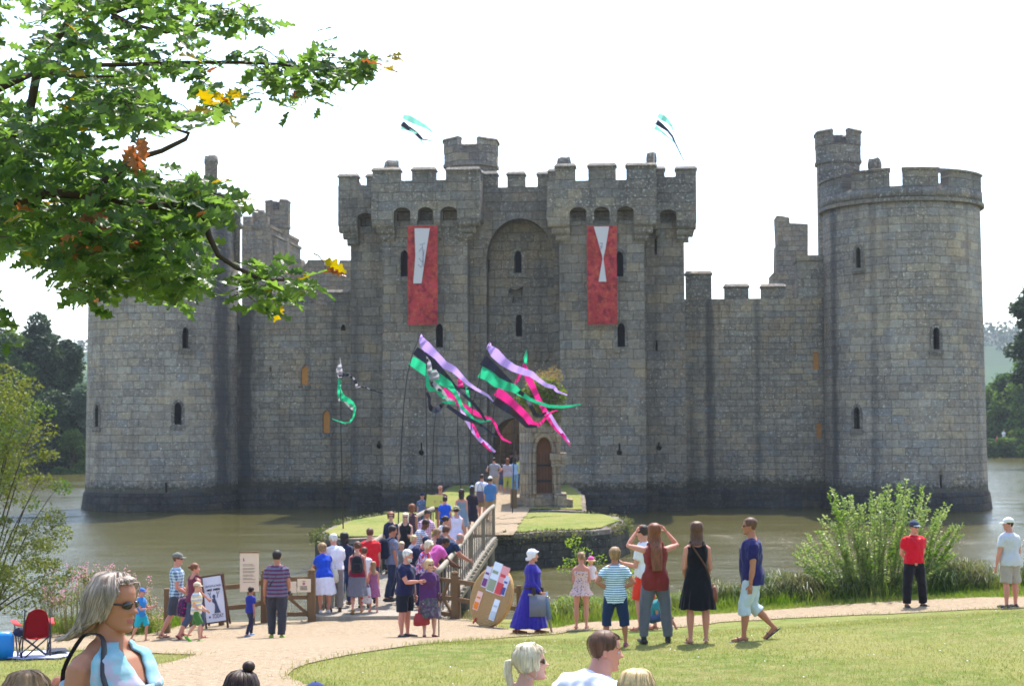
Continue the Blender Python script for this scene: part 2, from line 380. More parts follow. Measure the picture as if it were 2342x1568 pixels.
# ================================================================== castle
def stone(name, bw, bh, tint=(1, 1, 1), bright=1.0, damp=0.0, seed=0, warm=.5, lich=.0, stains=(), foot=None):
    m = MT(name, .92, .12)
    uv = m.tc.outputs['UV']
    wob = m.noise(.9, 3, .6, m.coord('UV', loc=(seed, seed, 0)))
    sub = m.n('ShaderNodeVectorMath', {'operation': 'SCALE'}); sub.inputs[3].default_value = .16
    sb = m.n('ShaderNodeVectorMath', {'operation': 'SUBTRACT'}); m.l(wob.outputs['Color'], sb.inputs[0]); sb.inputs[1].default_value = (.5, .5, .5)
    m.l(sb.outputs[0], sub.inputs[0])
    ad = m.n('ShaderNodeVectorMath', {'operation': 'ADD'}); m.l(uv, ad.inputs[0]); m.l(sub.outputs[0], ad.inputs[1])
    wob2 = m.noise(6, 2, .6, m.coord('UV', loc=(seed, 3, 0)))
    sb2 = m.n('ShaderNodeVectorMath', {'operation': 'SUBTRACT'}); m.l(wob2.outputs['Color'], sb2.inputs[0]); sb2.inputs[1].default_value = (.5, .5, .5)
    sc2 = m.n('ShaderNodeVectorMath', {'operation': 'SCALE'}); sc2.inputs[3].default_value = .07; m.l(sb2.outputs[0], sc2.inputs[0])
    ad2 = m.n('ShaderNodeVectorMath', {'operation': 'ADD'}); m.l(ad.outputs[0], ad2.inputs[0]); m.l(sc2.outputs[0], ad2.inputs[1])
    br = m.n('ShaderNodeTexBrick'); br.offset = .47; br.squash = 1.35; br.squash_frequency = 3
    m.l(ad2.outputs[0], br.inputs['Vector'])
    br.inputs['Scale'].default_value = 1; br.inputs['Brick Width'].default_value = bw; br.inputs['Row Height'].default_value = bh
    br.inputs['Mortar Size'].default_value = .018; br.inputs['Mortar Smooth'].default_value = .5; br.inputs['Bias'].default_value = 0
    br.inputs['Color1'].default_value = (0, 0, 0, 1); br.inputs['Color2'].default_value = (1, 1, 1, 1); br.inputs['Mortar'].default_value = (.5, .5, .5, 1)
    T = lambda r, g, b: tuple(min(1, c*t*bright) for c, t in zip(srgb(r, g, b), tint))
    c = m.ramp(br.outputs['Color'], [(0, T(108, 103, 100)), (.2, T(132, 125, 116)), (.38, T(118, 118, 120)), (.55, T(146, 135, 117)), (.7, T(112, 107, 103)), (.85, T(136, 128, 118)), (1, T(142, 138, 132))])
    # weathering
    big = m.noise(.22, 5, .62, m.coord('UV', loc=(seed*3, 1, 0)))
    c = m.mix(m.ramp(big.outputs[0], [(.35, 0), (.68, .75)]), c, T(84, 80, 80), 'MIX')
    och = m.noise(.5, 5, .7, m.coord('UV', loc=(seed*7, 5, 0)))
    c = m.mix(m.ramp(och.outputs[0], [(.5, 0), (.72, warm)]), c, T(150, 126, 96))
    fine = m.noise(4.5, 6, .75, m.coord('UV', loc=(seed, 9, 0)))
    c = m.mix(m.ramp(fine.outputs[0], [(.3, .55), (.5, 0), (.66, .35)]), c, m.ramp(fine.outputs[0], [(.4, T(70, 68, 68)), (.6, T(176, 172, 164))]))
    # rain streaks
    st = m.noise(1, 4, .6, m.coord('UV', scale=(1.1, .06, 1), loc=(seed*2, 0, 0)))
    c = m.mix(m.ramp(st.outputs[0], [(.52, 0), (.72, .5+damp)]), c, T(62, 61, 64))
    # lichen
    li = m.noise(7, 4, .8, m.coord('UV', loc=(seed, 20, 0))); lb = m.noise(.35, 3, .6, m.coord('UV', loc=(seed, 30, 0)))
    lf = m.math('MULTIPLY', m.ramp(li.outputs[0], [(.58-lich*.4, 0), (.66-lich*.4, .85)]), m.ramp(lb.outputs[0], [(.40-lich, 0), (.60-lich, 1)]))
    c = m.mix(lf, c, T(206, 204, 196))
    c = m.mix(m.math('MULTIPLY', br.outputs['Fac'], .6), c, m.mix(m.ramp(big.outputs[0], [(.35, 0), (.45, 1)]), T(150, 126, 100), T(66, 58, 50)))
    sp = m.n('ShaderNodeSeparateXYZ'); m.l(uv, sp.inputs[0]); rg = m.noise(1.3, 5, .7, m.coord('UV', scale=(1.6, .5, 1), loc=(seed, 40, 0)))
    for (cx_, hw_, st_) in stains:       # damp, algae dark bands running down the wall
        d_ = m.math('ABSOLUTE', m.math('SUBTRACT', sp.outputs[0], cx_)); d_ = m.math('ADD', m.math('DIVIDE', d_, hw_), m.math('MULTIPLY', m.math('SUBTRACT', rg.outputs[0], .5), 1.8))
        c = m.mix(m.ramp(d_, [(.35, st_), (1, 0)]), c, T(58, 58, 62))
    if foot is not None:
        d_ = m.math('ADD', m.math('SUBTRACT', sp.outputs[1], foot), m.math('MULTIPLY', m.math('SUBTRACT', fine.outputs[0], .5), 1.6)); c = m.mix(m.ramp(d_, [(.0, .85), (.45, 0)]), c, T(56, 54, 46))
    m.base(c)
    inv = m.math('SUBTRACT', 1, br.outputs['Fac'])
    b1 = m.bump(inv, .75, .05); m.bump(m.noise(9, 6, .75, m.coord('UV')).outputs[0], .75, .05, b1)
    return m.mat
S_TOWER = stone('tower_ashlar', .70, .43, (1.0, .965, .91), 1.78, 0, 1, .4, 0, ((5.1, .95, .8),), 1.25)
S_TOWER_R = stone('tower_ashlar', .70, .43, (1.0, .965, .91), 1.74, 0, 7, .4, 0, ((-5.2, .5, .6), (-2.3, .3, .4)), 1.25)
S_GATE = stone('gatehouse_ashlar', .74, .52, (1.0, .96, .90), 1.22, .05, 2, .5, 0, ((9.9, .5, .6), (-9.5, .3, .4)), 1.3)
S_PAR = stone('parapet_ashlar', .8, .5, (1, .98, .95), 1.15, 0, 3, .3, .05)
S_CURT = stone('curtain_ashlar', .62, .36, (1.0, .955, .87), 1.5, .1, 4, .6, 0, ((-16.6, .8, .9), (-11.3, .22, .45), (10.6, .35, .7), (13.3, .22, .3), (17.9, .35, .5)), 1.35)
S_PLIN = stone('plinth_stone', .8, .4, (1, .97, .96), .38, .1, 5, .15)
S_WARM = stone('inner_ashlar', .6, .36, (1.05, .98, .9), 1.15, 0, 6)
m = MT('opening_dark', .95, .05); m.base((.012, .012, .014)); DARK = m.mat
BOARD = plain('window_board', srgb(196, 132, 66), .7, .2, var=.2)
MOSS = plain('moss', srgb(80, 84, 44), .95, .1, var=.4, sc=3)
castle = empty('castle', CORG, -CA, 'grey stone moated castle with round corner towers and twin towered gatehouse', 'castle')
def uvflat(co, n):
    if abs(n.z) > .8: return (co.x, co.y)
    if abs(n.x) > abs(n.y): return (co.y+.37, co.z)
    return (co.x, co.z)
def uvcyl(cx, cy, R):
    def f(co, n):
        if abs(n.z) > .8: return (co.x, co.y)
        return (atan2(co.x-cx, -(co.y-cy))*R, co.z)
    return f
CUTS = []
def cutter(poly, y0, y1, M=None):
    """prism cutter in the castle frame"""
    B = MB(); B.prism(poly, y0, y1)
    if M: B.v = [tuple(M @ Vector(v)) for v in B.v]
    me = B.mesh('cutter', DARK); o = bpy.data.objects.new('cutter', me); col.objects.link(o); fixn(o)
    o.matrix_world = castle.matrix_world; return o
def reuv(me, uvf):
    l = me.uv_layers.get('UVMap') or me.uv_layers.new(name='UVMap')
    for p in me.polygons:
        nn = p.normal
        for li in p.loop_indices: l.data[li].uv = uvf(me.vertices[me.loops[li].vertex_index].co, nn)
def boolean(o, cutters, uvf=None):
    bpy.context.view_layer.update()
    for c in cutters:
        c.matrix_world = o.matrix_world
        md = o.modifiers.new('b', 'BOOLEAN'); md.object = c; md.operation = 'DIFFERENCE'; md.solver = 'EXACT'
    dg = bpy.context.evaluated_depsgraph_get(); dg.update()
    me = bpy.data.meshes.new_from_object(o.evaluated_get(dg), preserve_all_data_layers=True, depsgraph=dg)
    o.modifiers.clear(); o.data = me
    if uvf: reuv(me, uvf)
    for c in cutters: bpy.data.objects.remove(c)
def lancet(cx, z0, z1, w_, n=5):
    p = [(cx-w_/2, z0), (cx+w_/2, z0)]; zs = z1-w_*.8
    for i in range(n+1): t = i/n; p.append((cx+w_/2*cos(t*pi/2), zs+(z1-zs)*sin(t*pi/2)))
    for i in range(n, -1, -1)[1:] if False else range(n-1, -1, -1): t = i/n; p.append((cx-w_/2*cos(t*pi/2), zs+(z1-zs)*sin(t*pi/2)))
    return p
def arcblock(B, cx, cy, r0, r1, a0, a1, z0, z1, n=8, m=0, z1b=None):
    """block of a ring between angles; angle 0 looks at the viewer (-v), positive to +u; top may slope from z1 inside to z1b outside"""
    z1b = z1 if z1b is None else z1b; rings = []
    for i in range(n+1):
        a = lerp(a0, a1, i/n); s_, c_ = sin(a), -cos(a)
        rings.append([(cx+r0*s_, cy+r0*c_, z0), (cx+r1*s_, cy+r1*c_, z0), (cx+r1*s_, cy+r1*c_, z1b), (cx+r0*s_, cy+r0*c_, z1)])
    B.loft(rings, m)
def cyl(B, cx, cy, prof, n=72, m=0):
    rings = [[(cx+r*sin(2*pi*k/n), cy-r*cos(2*pi*k/n), z) for k in range(n)] for r, z in prof]
    B.loft(rings, m)
def slit_window(parent, M, zc0, zc1, w_, r=.0, board=None, surround=True, sill=True, name='window'):
    """frame ring, sill and dark or boarded back; M maps window space (x across, y inward, z up) to castle frame"""
    W = MB(); h = zc1-zc0
    outer = lancet(0, zc0-.02, zc1+.16, w_+.34, 6); inn = lancet(0, zc0, zc1, w_, 6); n = len(outer)
    if surround:
        vs = [(p[0], -.035, p[1]) for p in outer]+[(p[0], -.035, p[1]) for p in inn]+[(p[0], .22, p[1]) for p in inn]+[(p[0], .1, p[1]) for p in outer]
        fs = []
        for i in range(n):
            j = (i+1) % n; fs += [(i, j, n+j, n+i), (n+i, n+j, 2*n+j, 2*n+i), (3*n+i, 3*n+j, j, i)]
        W.add(vs, fs, 0)
    if sill: W.box(-w_/2-.22, w_/2+.22, -.09, .1, zc0-.3, zc0-.045, 0)
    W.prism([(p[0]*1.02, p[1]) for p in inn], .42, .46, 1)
    W.v = [tuple(M @ Vector(v)) for v in W.v]
    return W.obj(name, [S_PAR, board or DARK], parent, uvf=uvflat)
def face_on_cyl(cx, cy, R, x_img, y_img):
    """angle on a round tower seen at a picture point"""
    d = ray(x_img, y_img); o = CO-CORG
    du, dv, ou, ov = d.dot(UX), d.dot(VX), o.dot(UX)-cx, o.dot(VX)-cy
    a = du*du+dv*dv; b = 2*(du*ou+dv*ov); c = ou*ou+ov*ov-R*R
    disc = max(0, b*b-4*a*c); t = (-b-sqrt(disc))/(2*a); p = o+d*t
    return atan2(p.dot(UX)-cx, -(p.dot(VX)-cy)), p.z
def round_tower(cx, cy, R, ztop, zstr, wins, slits, merl, seed, cren=None, SM=None):
    zc = ztop-1.12 if cren is None else cren
    B = MB()
    cyl(B, cx, cy, [(R+.18, -.6), (R+.12, .0), (R+.06, .8), (R+.04, 1.02), (R+.03, 1.04)]+[(R+.02-.12*k/20, 1.04+(zstr-1.16)*k/20) for k in range(1, 21)], 96)
    o = B.obj('round_tower', [SM or S_TOWER], castle, True, uvcyl(cx, cy, R))
    # plinth colour ring is a part of its own
    cut = []; mats = []
    for (x, y0_, y1_, w_, bd) in wins:
        a, z1 = face_on_cyl(cx, cy, R, x, y0_); a, z0 = face_on_cyl(cx, cy, R, x, y1_)
        M = Matrix.Translation((cx, cy, 0)) @ Matrix.Rotation(a, 4, 'Z') @ Matrix.Translation((0, -R+.02, 0))
        mats.append((M, z0, z1, w_, bd)); cut.append(cutter(lancet(0, z0, z1, w_), -.8, 1.1, M))
    for (x, y0_, y1_) in slits:
        a, z1 = face_on_cyl(cx, cy, R, x, y0_); a, z0 = face_on_cyl(cx, cy, R, x, y1_)
        M = Matrix.Translation((cx, cy, 0)) @ Matrix.Rotation(a, 4, 'Z') @ Matrix.Translation((0, -R, 0))
        cut.append(cutter([(-.05, z0), (.05, z0), (.05, z1), (-.05, z1)], -.8, .8, M))
    boolean(o, cut)
    for mt in (M_ for M_ in mats): slit_window(o, mt[0], mt[1], mt[2], mt[3], board=mt[4])
    Pl = MB(); cyl(Pl, cx, cy, [(R+.30, -.6), (R+.25, 0), (R+.14, .88), (R+.05, 1.02)], 96)
    Pl.obj('plinth', S_PLIN, o, True, uvcyl(cx, cy, R))
    rg = MB()
    for a0 in range(0, 360, 6): arcblock(rg, cx, cy, R-.3, R+.13, radians(a0), radians(a0+6), zstr-.17, zstr+.1, 1, 0, zstr+.02)
    rg.obj('string_course', S_PAR, o, False, uvcyl(cx, cy, R))
    pa = MB(); arcblock(pa, cx, cy, R-.75, R+.04, -pi, pi, zstr, zc, 96)
    pa.obj('parapet', S_PAR, o, True, uvcyl(cx, cy, R))
    fl = MB(); cyl(fl, cx, cy, [(R-.6, zstr-.5), (R-.6, zstr+.1)], 48); fl.obj('roof', S_PAR, o, False, uvflat)
    rnd = random.Random(seed)
    for (a0, a1) in merl:
        mb = MB(); dz = rnd.uniform(-.05, .04)
        arcblock(mb, cx, cy, R-.72, R+.03, a0, a1, zc-.01, ztop-.28+dz, 10)
        arcblock(mb, cx, cy, R-.82, R+.12, a0-.008, a1+.008, ztop-.28+dz, ztop+dz, 10, 0, ztop-.17+dz)
        mb.obj('merlon', S_PAR, o, False, uvcyl(cx, cy, R))
    return o
def ang(deg): return radians(deg)
# right tower
RX, RY, RR = 0, 0, 4.42
ru, _ = cs(2069, 1000, 5.0)
zt = cs(2069, 377, .6)[1]; zs_ = cs(2069, 452, .6)[1]
print('right tower u', ru, 'top', zt, zs_)
def angs(cx, cy, R, y, pairs): return [(face_on_cyl(cx, cy, R, a, y)[0], face_on_cyl(cx, cy, R, b, y)[0]) for a, b in pairs]
RT = (ru, 5.0, RR)
mer = angs(*RT, 400, [(1889, 1926), (1947, 2030), (2064, 2146), (2169, 2238)])
mer = [(mer[0][0]-.35, mer[0][1])]+mer[1:3]+[(mer[3][0], mer[3][1]+.12)]+[(ang(a), ang(a+26)) for a in (112, 160, 208, 246)]
round_tower(*RT, zt, zs_, [(1963, 565, 612, .32, None), (2142, 748, 798, .36, None), (1960, 930, 980, .38, None), (2262, 958, 1008, .3, None)], [(2152, 1085, 1115), (1884, 1000, 1040)], mer, 1, SM=S_TOWER_R)
lu, _ = cs(374, 1000, 5.4)
LT = (lu, 5.4, 4.42)
ztl = cs(374, 424, 1.0)[1]; zsl = cs(374, 488, 1.0)[1]
print('left tower u', lu, ztl, zsl)
mer = [(ang(a), ang(a+27)) for a in (-95, -52, -8, 32, 74, 120, 165, 215)]
round_tower(*LT, ztl, zsl, [(424, 748, 796, .36, None), (407, 920, 970, .4, None), (221, 925, 975, .38, None)], [(380, 1103, 1126)], mer, 2)
# ---- straight walls with merlons
def wallbox(name, u0, u1, v0, v1, z0, z1, mat, cuts=(), parent=castle, seg=None, smooth=False):
    B = MB(); B.box(u0, u1, v0, v1, z0, z1)
    o = B.obj(name, [mat], parent, uvf=uvflat); fixn(o)
    if cuts: boolean(o, list(cuts), uvflat)
    return o
def merlon(parent, u0, u1, v0, v1, z0, z1, rnd=None, tilt=0):
    B = MB(); B.box(u0, u1, v0+.02, v1-.02, z0-.02, z1-.24)
    s = .1; zt_ = z1-.24
    B.loft([[(u0-s*.6, v0-s, zt_), (u1+s*.6, v0-s, zt_), (u1+s*.6, v1+s, zt_), (u0-s*.6, v1+s, zt_)],
            [(u0-s*.6, v0-s, zt_+.07), (u1+s*.6, v0-s, zt_+.07), (u1+s*.6, v1+s, zt_+.07), (u0-s*.6, v1+s, zt_+.07)],
            [(u0+.03, v0+.2, z1), (u1-.03, v0+.2, z1+tilt), (u1-.03, v1-.2, z1+tilt), (u0+.03, v1-.2, z1)]])
    B.obj('merlon', S_PAR, parent, uvf=uvflat)
def slot(x, y0_, y1_, v, w_):
    u, z1 = cs(x, y0_, v); _, z0 = cs(x, y1_, v); return u, z0, z1, w_
VR = 5.3
# right curtain
u0 = cs(1560, 900, VR)[0]; u1 = ru-3.6
zc = cs(1680, 683, VR)[1]
wins = [(1866, 805, 845, .34, BOARD), (1873, 967, 1001, .3, BOARD)]
cut = []; wl = []
for (x, a, b, w_, bd) in wins:
    u, z0, z1, _ = slot(x, a, b, VR, w_); wl.append((u, z0, z1, w_, bd)); cut.append(cutter([(u-w_/2, z0), (u+w_/2, z0), (u+w_/2, z1), (u-w_/2, z1)], VR-.5, VR+.8))
cw = wallbox('curtain_wall', u0, u1, VR, VR+1.7, -.6, zc, S_CURT, cut)
for (u, z0, z1, w_, bd) in wl:
    B = MB(); B.box(u-w_/2+.01, u+w_/2-.01, VR+.14, VR+.2, z0+.01, z1-.01, 1)
    for k in range(1, 4): B.box(u-w_/2+.02, u+w_/2-.02, VR+.125, VR+.145, lerp(z0, z1, k/4)-.015, lerp(z0, z1, k/4)+.015, 0)
    B.obj('window', [S_PAR, bd], cw, uvf=uvflat)
for (a, b, t) in [(1568, 1627, 619), (1657, 1712, 648), (1741, 1795, 648)]:
    ua, ub = cs(a, t, VR)[0], cs(b, t, VR)[0]; merlon(cw, ua, ub, VR-.02, VR+.7, zc, cs(a, t, VR)[1])
# raised end next to the tower
ua = cs(1823, 600, VR)[0]
B = MB(); B.box(ua, u1+.6, VR-.05, VR+1.6, zc-.02, cs(1850, 597, VR)[1]); B.box(ua-.08, u1+.6, VR-.13, VR+1.7, cs(1850, 597, VR)[1]+.003, cs(1850, 584, VR)[1])
B.obj('raised_end', S_PAR, cw, uvf=uvflat)
def plinth(parent, u0, u1, v, h=1.12, d=.24):
    B = MB(); rings = []
    n = max(2, int((u1-u0)/.5))
    for i in range(n+1):
        u = lerp(u0, u1, i/n); q = .06*nz(u*1.3, 7)
        rings.append([(u, v+.3, -.6), (u, v-d, -.6), (u, v-d+.03, .2), (u, v-d*.6+q*.4, h-.15+q), (u, v-.02, h+q), (u, v+.3, h+q)])
    B.loft(rings); B.obj('plinth', S_PLIN, parent, uvf=uvflat)
plinth(cw, u0, u1, VR)
# left curtain
VL = 5.6
u0 = lu+3.6; u1 = cs(806, 900, VL)[0]; zc = cs(700, 699, VL)[1]
wins = [(697, 836, 880, .42, BOARD), (746, 938, 990, .42, BOARD), (785, 742, 756, .28, None), (543, 742, 756, .3, None), (619, 838, 850, .1, None)]
cut = []; wl = []
for (x, a, b, w_, bd) in wins:
    u, z0, z1, _ = slot(x, a, b, VL, w_); wl.append((u, z0, z1, w_, bd)); cut.append(cutter(lancet(u, z0, z1, w_), VL-.5, VL+(.8 if bd else 3)))
cw = wallbox('curtain_wall', u0, u1, VL, VL+1.7, -.6, zc, S_CURT, cut)
for (u, z0, z1, w_, bd) in wl:
    if bd:
        B = MB(); B.prism([(u+(p[0]-u)*.97, p[1]) for p in lancet(u, z0+.01, z1-.02, w_)], VL+.12, VL+.18, 1); B.box(u-w_/2-.16, u+w_/2+.16, VL-.08, VL+.05, z0-.22, z0-.01, 0)
        B.obj('window', [S_PAR, bd], cw, uvf=uvflat)
for (a, b, t) in [(566, 608, 661), (634, 672, 664), (712, 733, 668), (733, 775, 664), (800, 846, 664)]:
    pass
for (a, b, t) in [(560, 617, 662), (650, 718, 664), (746, 806, 662)]:
    ua, ub = cs(a, t, VL)[0], cs(b, t, VL)[0]; merlon(cw, ua, ub, VL-.02, VL+.7, zc, cs(a, t, VL)[1])
plinth(cw, u0, u1, VL)
# ---- gatehouse
def ub_(x, v, y=900): return cs(x, y, v)[0]
GZP = cs(950, 503, -.62)[1]       # bottom of the overhanging parapet
def keyhole(u, z0, z1):
    r_ = .16; p = [(u-.045, z1), (u-.045, z0+r_*1.5)]
    for i in range(9): a = pi*.6+ (2*pi-.9)*i/8 - .0; p.append((u+r_*cos(a), z0+r_+r_*sin(a)))
    p += [(u+.045, z0+r_*1.5), (u+.045, z1)]
    return p
def gate_tower(x0, x1, px0, px1, wins, keys, mers, extra, name='gatehouse_tower', v0=0, v1=9, pv=.62, arches=3, ztop=0, zpar=0, sides=(1, 1), ybot=503, ycren=412):
    u0, u1 = ub_(x0, v0), ub_(x1, v0)
    cut = []; wl = []
    for (x, a, b, w_, pointed) in wins:
        u, zb = cs(x, b, v0); _, zt_ = cs(x, a, v0)
        pl = lancet(u, zb, zt_, w_) if pointed else [(u-w_/2, zb), (u+w_/2, zb), (u+w_/2, zt_), (u-w_/2, zt_)]
        cut.append(cutter(pl, v0-.5, v0+1.0)); wl.append((u, zb, zt_, w_, pointed))
    for (x, a, b) in keys:
        u, zb = cs(x, b, v0); _, zt_ = cs(x, a, v0); cut.append(cutter(keyhole(u, zb, zt_), v0-.5, v0+.9))
    zc = cs((px0+px1)/2, ycren, v0-pv)[1]; zb_ = cs((px0+px1)/2, ybot, v0-pv)[1]
    t = wallbox(name, u0, u1, v0, v1, -.6, zc-.3, S_GATE, cut)
    for (u, zb, zt_, w_, pt) in wl:
        if pt and w_ > .3:
            M = Matrix.Translation((u, v0, 0)); slit_window(t, M, zb, zt_, w_, board=None)
    # overhanging parapet: a box ring with round arched machicolations cut through its lower edge
    pu0, pu1 = cs(px0, 480, v0-pv)[0], cs(px1, 480, v0-pv)[0]
    pc = []
    span = (pu1-pu0); aw = .62*span/5.8*1.55 if arches == 3 else 1.15
    cxs = [pu0+span*f for f in ((.285, .5, .715) if arches == 3 else extra['arch'])]
    arch = lambda c, w_: [(c-w_/2, zb_-.5), (c+w_/2, zb_-.5)]+[(c+w_/2*cos(a), zb_+.42+.3*sin(a)) for a in [pi*k/8 for k in range(9)]]
    for i, c in enumerate(cxs): pc.append(cutter(arch(c, .92 if i != 1 else .84), v0-pv-.3, v0+.5))
    boolean(t, [cutter([(c-.4, zb_+.03), (c+.4, zb_+.03), (c+.4, zb_+.6), (c-.4, zb_+.6)], v0-.3, v0+.48) for c in cxs], uvflat)
    par = wallbox('parapet', pu0, pu1, v0-pv, v1+.3, zb_, zc, S_PAR, pc, t)
    # shade gap behind the arches
    # corbels: three stepped rounded stones under each solid stretch
    eds = [pu0]+[q for c in cxs for q in (c-.44, c+.44)]+[pu1]
    for i in range(0, len(eds), 2):
        a, b = eds[i], eds[i+1]
        for k in range(3):
            ins = .03+k*(.2 if i in (0, len(eds)-2) else .02); yv = v0-pv+.03+k*.2
            aa = a+(ins if i == 0 else .03); bb = b-(ins if i == len(eds)-2 else .03)
            if bb-aa < .1: continue
            C = MB(); z1_ = zb_-.36*k; z0_ = z1_-.355
            C.loft([[(x, v0+.1, z0_), (x, yv+.14, z0_), (x, yv+.04, z0_+.1), (x, yv, z0_+.22), (x, yv, z1_), (x, v0+.1, z1_)] for x in (aa, bb)])
            C.obj('corbel', S_PAR, par, uvf=uvflat)
    for (a, b, tp) in mers:
        ua, ubb = cs(a, tp, v0-pv)[0], cs(b, tp, v0-pv)[0]; merlon(par, ua, ubb, v0-pv-.005, v0-pv+.7, zc, cs(a, tp, v0-pv)[1])
    zm = cs(px0, mers[0][2], v0-pv)[1]
    for side, uu in ((0, pu0), (1, pu1)):
        if sides[side]:
            ys_ = [(v0-pv+1.6, v0-pv+2.9), (v0-pv+4.2, v0-pv+5.8), (v0-pv+7.0, v1+.3)]
            for (a, b) in ys_:
                if b > v1+.31: continue
                merlon(par, uu if side == 0 else uu-.7, uu+.7 if side == 0 else uu, a, b, zc, zm)
    plinth(t, u0-.02, u1+.02, v0)
    return t, pu0, pu1, zc
# flanks first (set back), then main towers
gate_tower(802, 880, 773, 860, [(876, 790, 815, .1, 0)], [(867, 1007, 1026)], [(774, 817, 396), (838, 852, 396)], {'arch': (.72,)}, v0=2.2, v1=8.5, arches=1, ybot=516, ycren=424, sides=(1, 0))
gate_tower(1470, 1568, 1490, 1593, [(1502, 778, 803, .12, 0), (1500, 545, 582, .14, 0)], [(1507, 1010, 1030)], [(1498, 1520, 379), (1545, 1592, 379)], {'arch': (.37,)}, v0=2.2, v1=8.5, arches=1, ybot=508, ycren=404, sides=(0, 1))
gate_tower(875, 1070, 849, 1097, [(1005, 740, 794, .4, 1), (925, 572, 632, .42, 1)], [(964, 1012, 1041)], [(852, 914, 382), (942, 995, 381), (1021, 1096, 381)], {})
gate_tower(1281, 1476, 1251, 1502, [(1421, 738, 793, .4, 1), (1417, 575, 632, .42, 1)], [(1417, 1012, 1041)], [(1270, 1315, 373), (1345, 1408, 372), (1432, 1500, 371)], {})
# centre: parapet wall, arch plane, recess
VC, VI = 1.5, 2.7
ua, ub2 = ub_(1068, VC)-.1, ub_(1283, VC)+.1
zc = cs(1175, 428, VC)[1]
ac = (cs(1113, 600, VC)[0]+cs(1266, 600, VC)[0])/2; ah = (cs(1266, 600, VC)[0]-cs(1113, 600, VC)[0])/2
zsp = cs(1190, 592, VC)[1]; zap = cs(1190, 500, VC)[1]
archp = [(ac-ah, -1), (ac+ah, -1)]+[(ac+ah*cos(pi*k/20), zsp+(zap-zsp)*sin(pi*k/20)) for k in range(21)]
cwall = wallbox('gate_wall', ua, ub2, VC, VC+6, -.6, zc, S_GATE, [cutter(archp, VC-1, VI)])
B = MB(); rings = []
for k in range(-1, 22):
    if k == -1: p, q = (ac+ah, 1.5), (ac+ah+.34, 1.5)
    elif k == 21: p, q = (ac-ah, 1.5), (ac-ah-.34, 1.5)
    else:
        a = pi*k/20; p = (ac+ah*cos(a), zsp+(zap-zsp)*sin(a)); q = (ac+(ah+.34)*cos(a), zsp+(zap-zsp+.34)*sin(a))
    rings.append([(p[0], VC-.09, p[1]), (q[0], VC-.05, q[1]), (q[0], VC+.1, q[1]), (p[0], VC+.3, p[1])])
B.loft(rings, 0, True, True); B.obj('arch_moulding', S_GATE, cwall, uvf=uvflat)
for (a, b, t) in [(1160, 1200, 391), (1229, 1262, 391), (1100, 1137, 391)]:
    x0_, x1_ = cs(a, t, VC)[0], cs(b, t, VC)[0]; merlon(cwall, x0_, x1_, VC-.01, VC+.7, zc, cs(a, t, VC)[1])
# inner recess face: doorway and windows cut into it
du = cs(1178, 1050, VI)[0]; dz = cs(1178, 955, VI)[1]; dw = 2.5
door = [(du-dw/2, -.8), (du+dw/2, -.8)]+[(du+dw/2*cos(pi*k/14), dz-1.3+1.3*sin(pi*k/14)) for k in range(15)]
cut = [cutter(door, VI-1, VI+9)]
for (x, a, b, w_) in [(1185, 573, 624, .4), (1187, 718, 769, .36)]:
    u, zb = cs(x, b, VI); _, zt_ = cs(x, a, VI); cut.append(cutter(lancet(u, zb, zt_, w_), VI-1, VI+.9))
    M = Matrix.Translation((u, VI, 0)); slit_window(cwall, M, zb, zt_, w_)
u, zb = cs(1184, 692, VI); _, zt_ = cs(1184, 655, VI); cut.append(cutter([(u-.32, zb), (u+.3, zb), (u+.3, zt_), (u-.1, zt_-.2), (u-.45, zt_-.1), (u-.5, zt_-.35), (u-.25, zt_-.5)], VI-1, VI+.5))
u, zb = cs(1118, 622, VI); cut.append(cutter([(u-.06, zb), (u+.06, zb), (u+.06, zb+.7), (u-.06, zb+.7)], VI-1, VI+.6))
boolean(cwall, cut, uvflat)
for q in range(5):      # carved shields in a row above the door
    u, z = cs(1128+q*29, 812, VI); B = MB()
    B.prism([(u-.3, z+.35), (u+.3, z+.35), (u+.3, z), (u+.16, z-.32), (u, z-.45), (u-.16, z-.32), (u-.3, z)], VI-.1, VI+.02)
    B.box(u-.4, u+.4, VI-.07, VI+.02, z+.42, z+.55)
    B.obj('shield', S_GATE, cwall, uvf=uvflat)
B = MB(); B.box(ac-ah+.02, ac+ah-.02, VI-.16, VI+.02, cs(1180, 885, VI)[1], cs(1180, 878, VI)[1]); B.obj('string_course', S_GATE, cwall, uvf=uvflat)
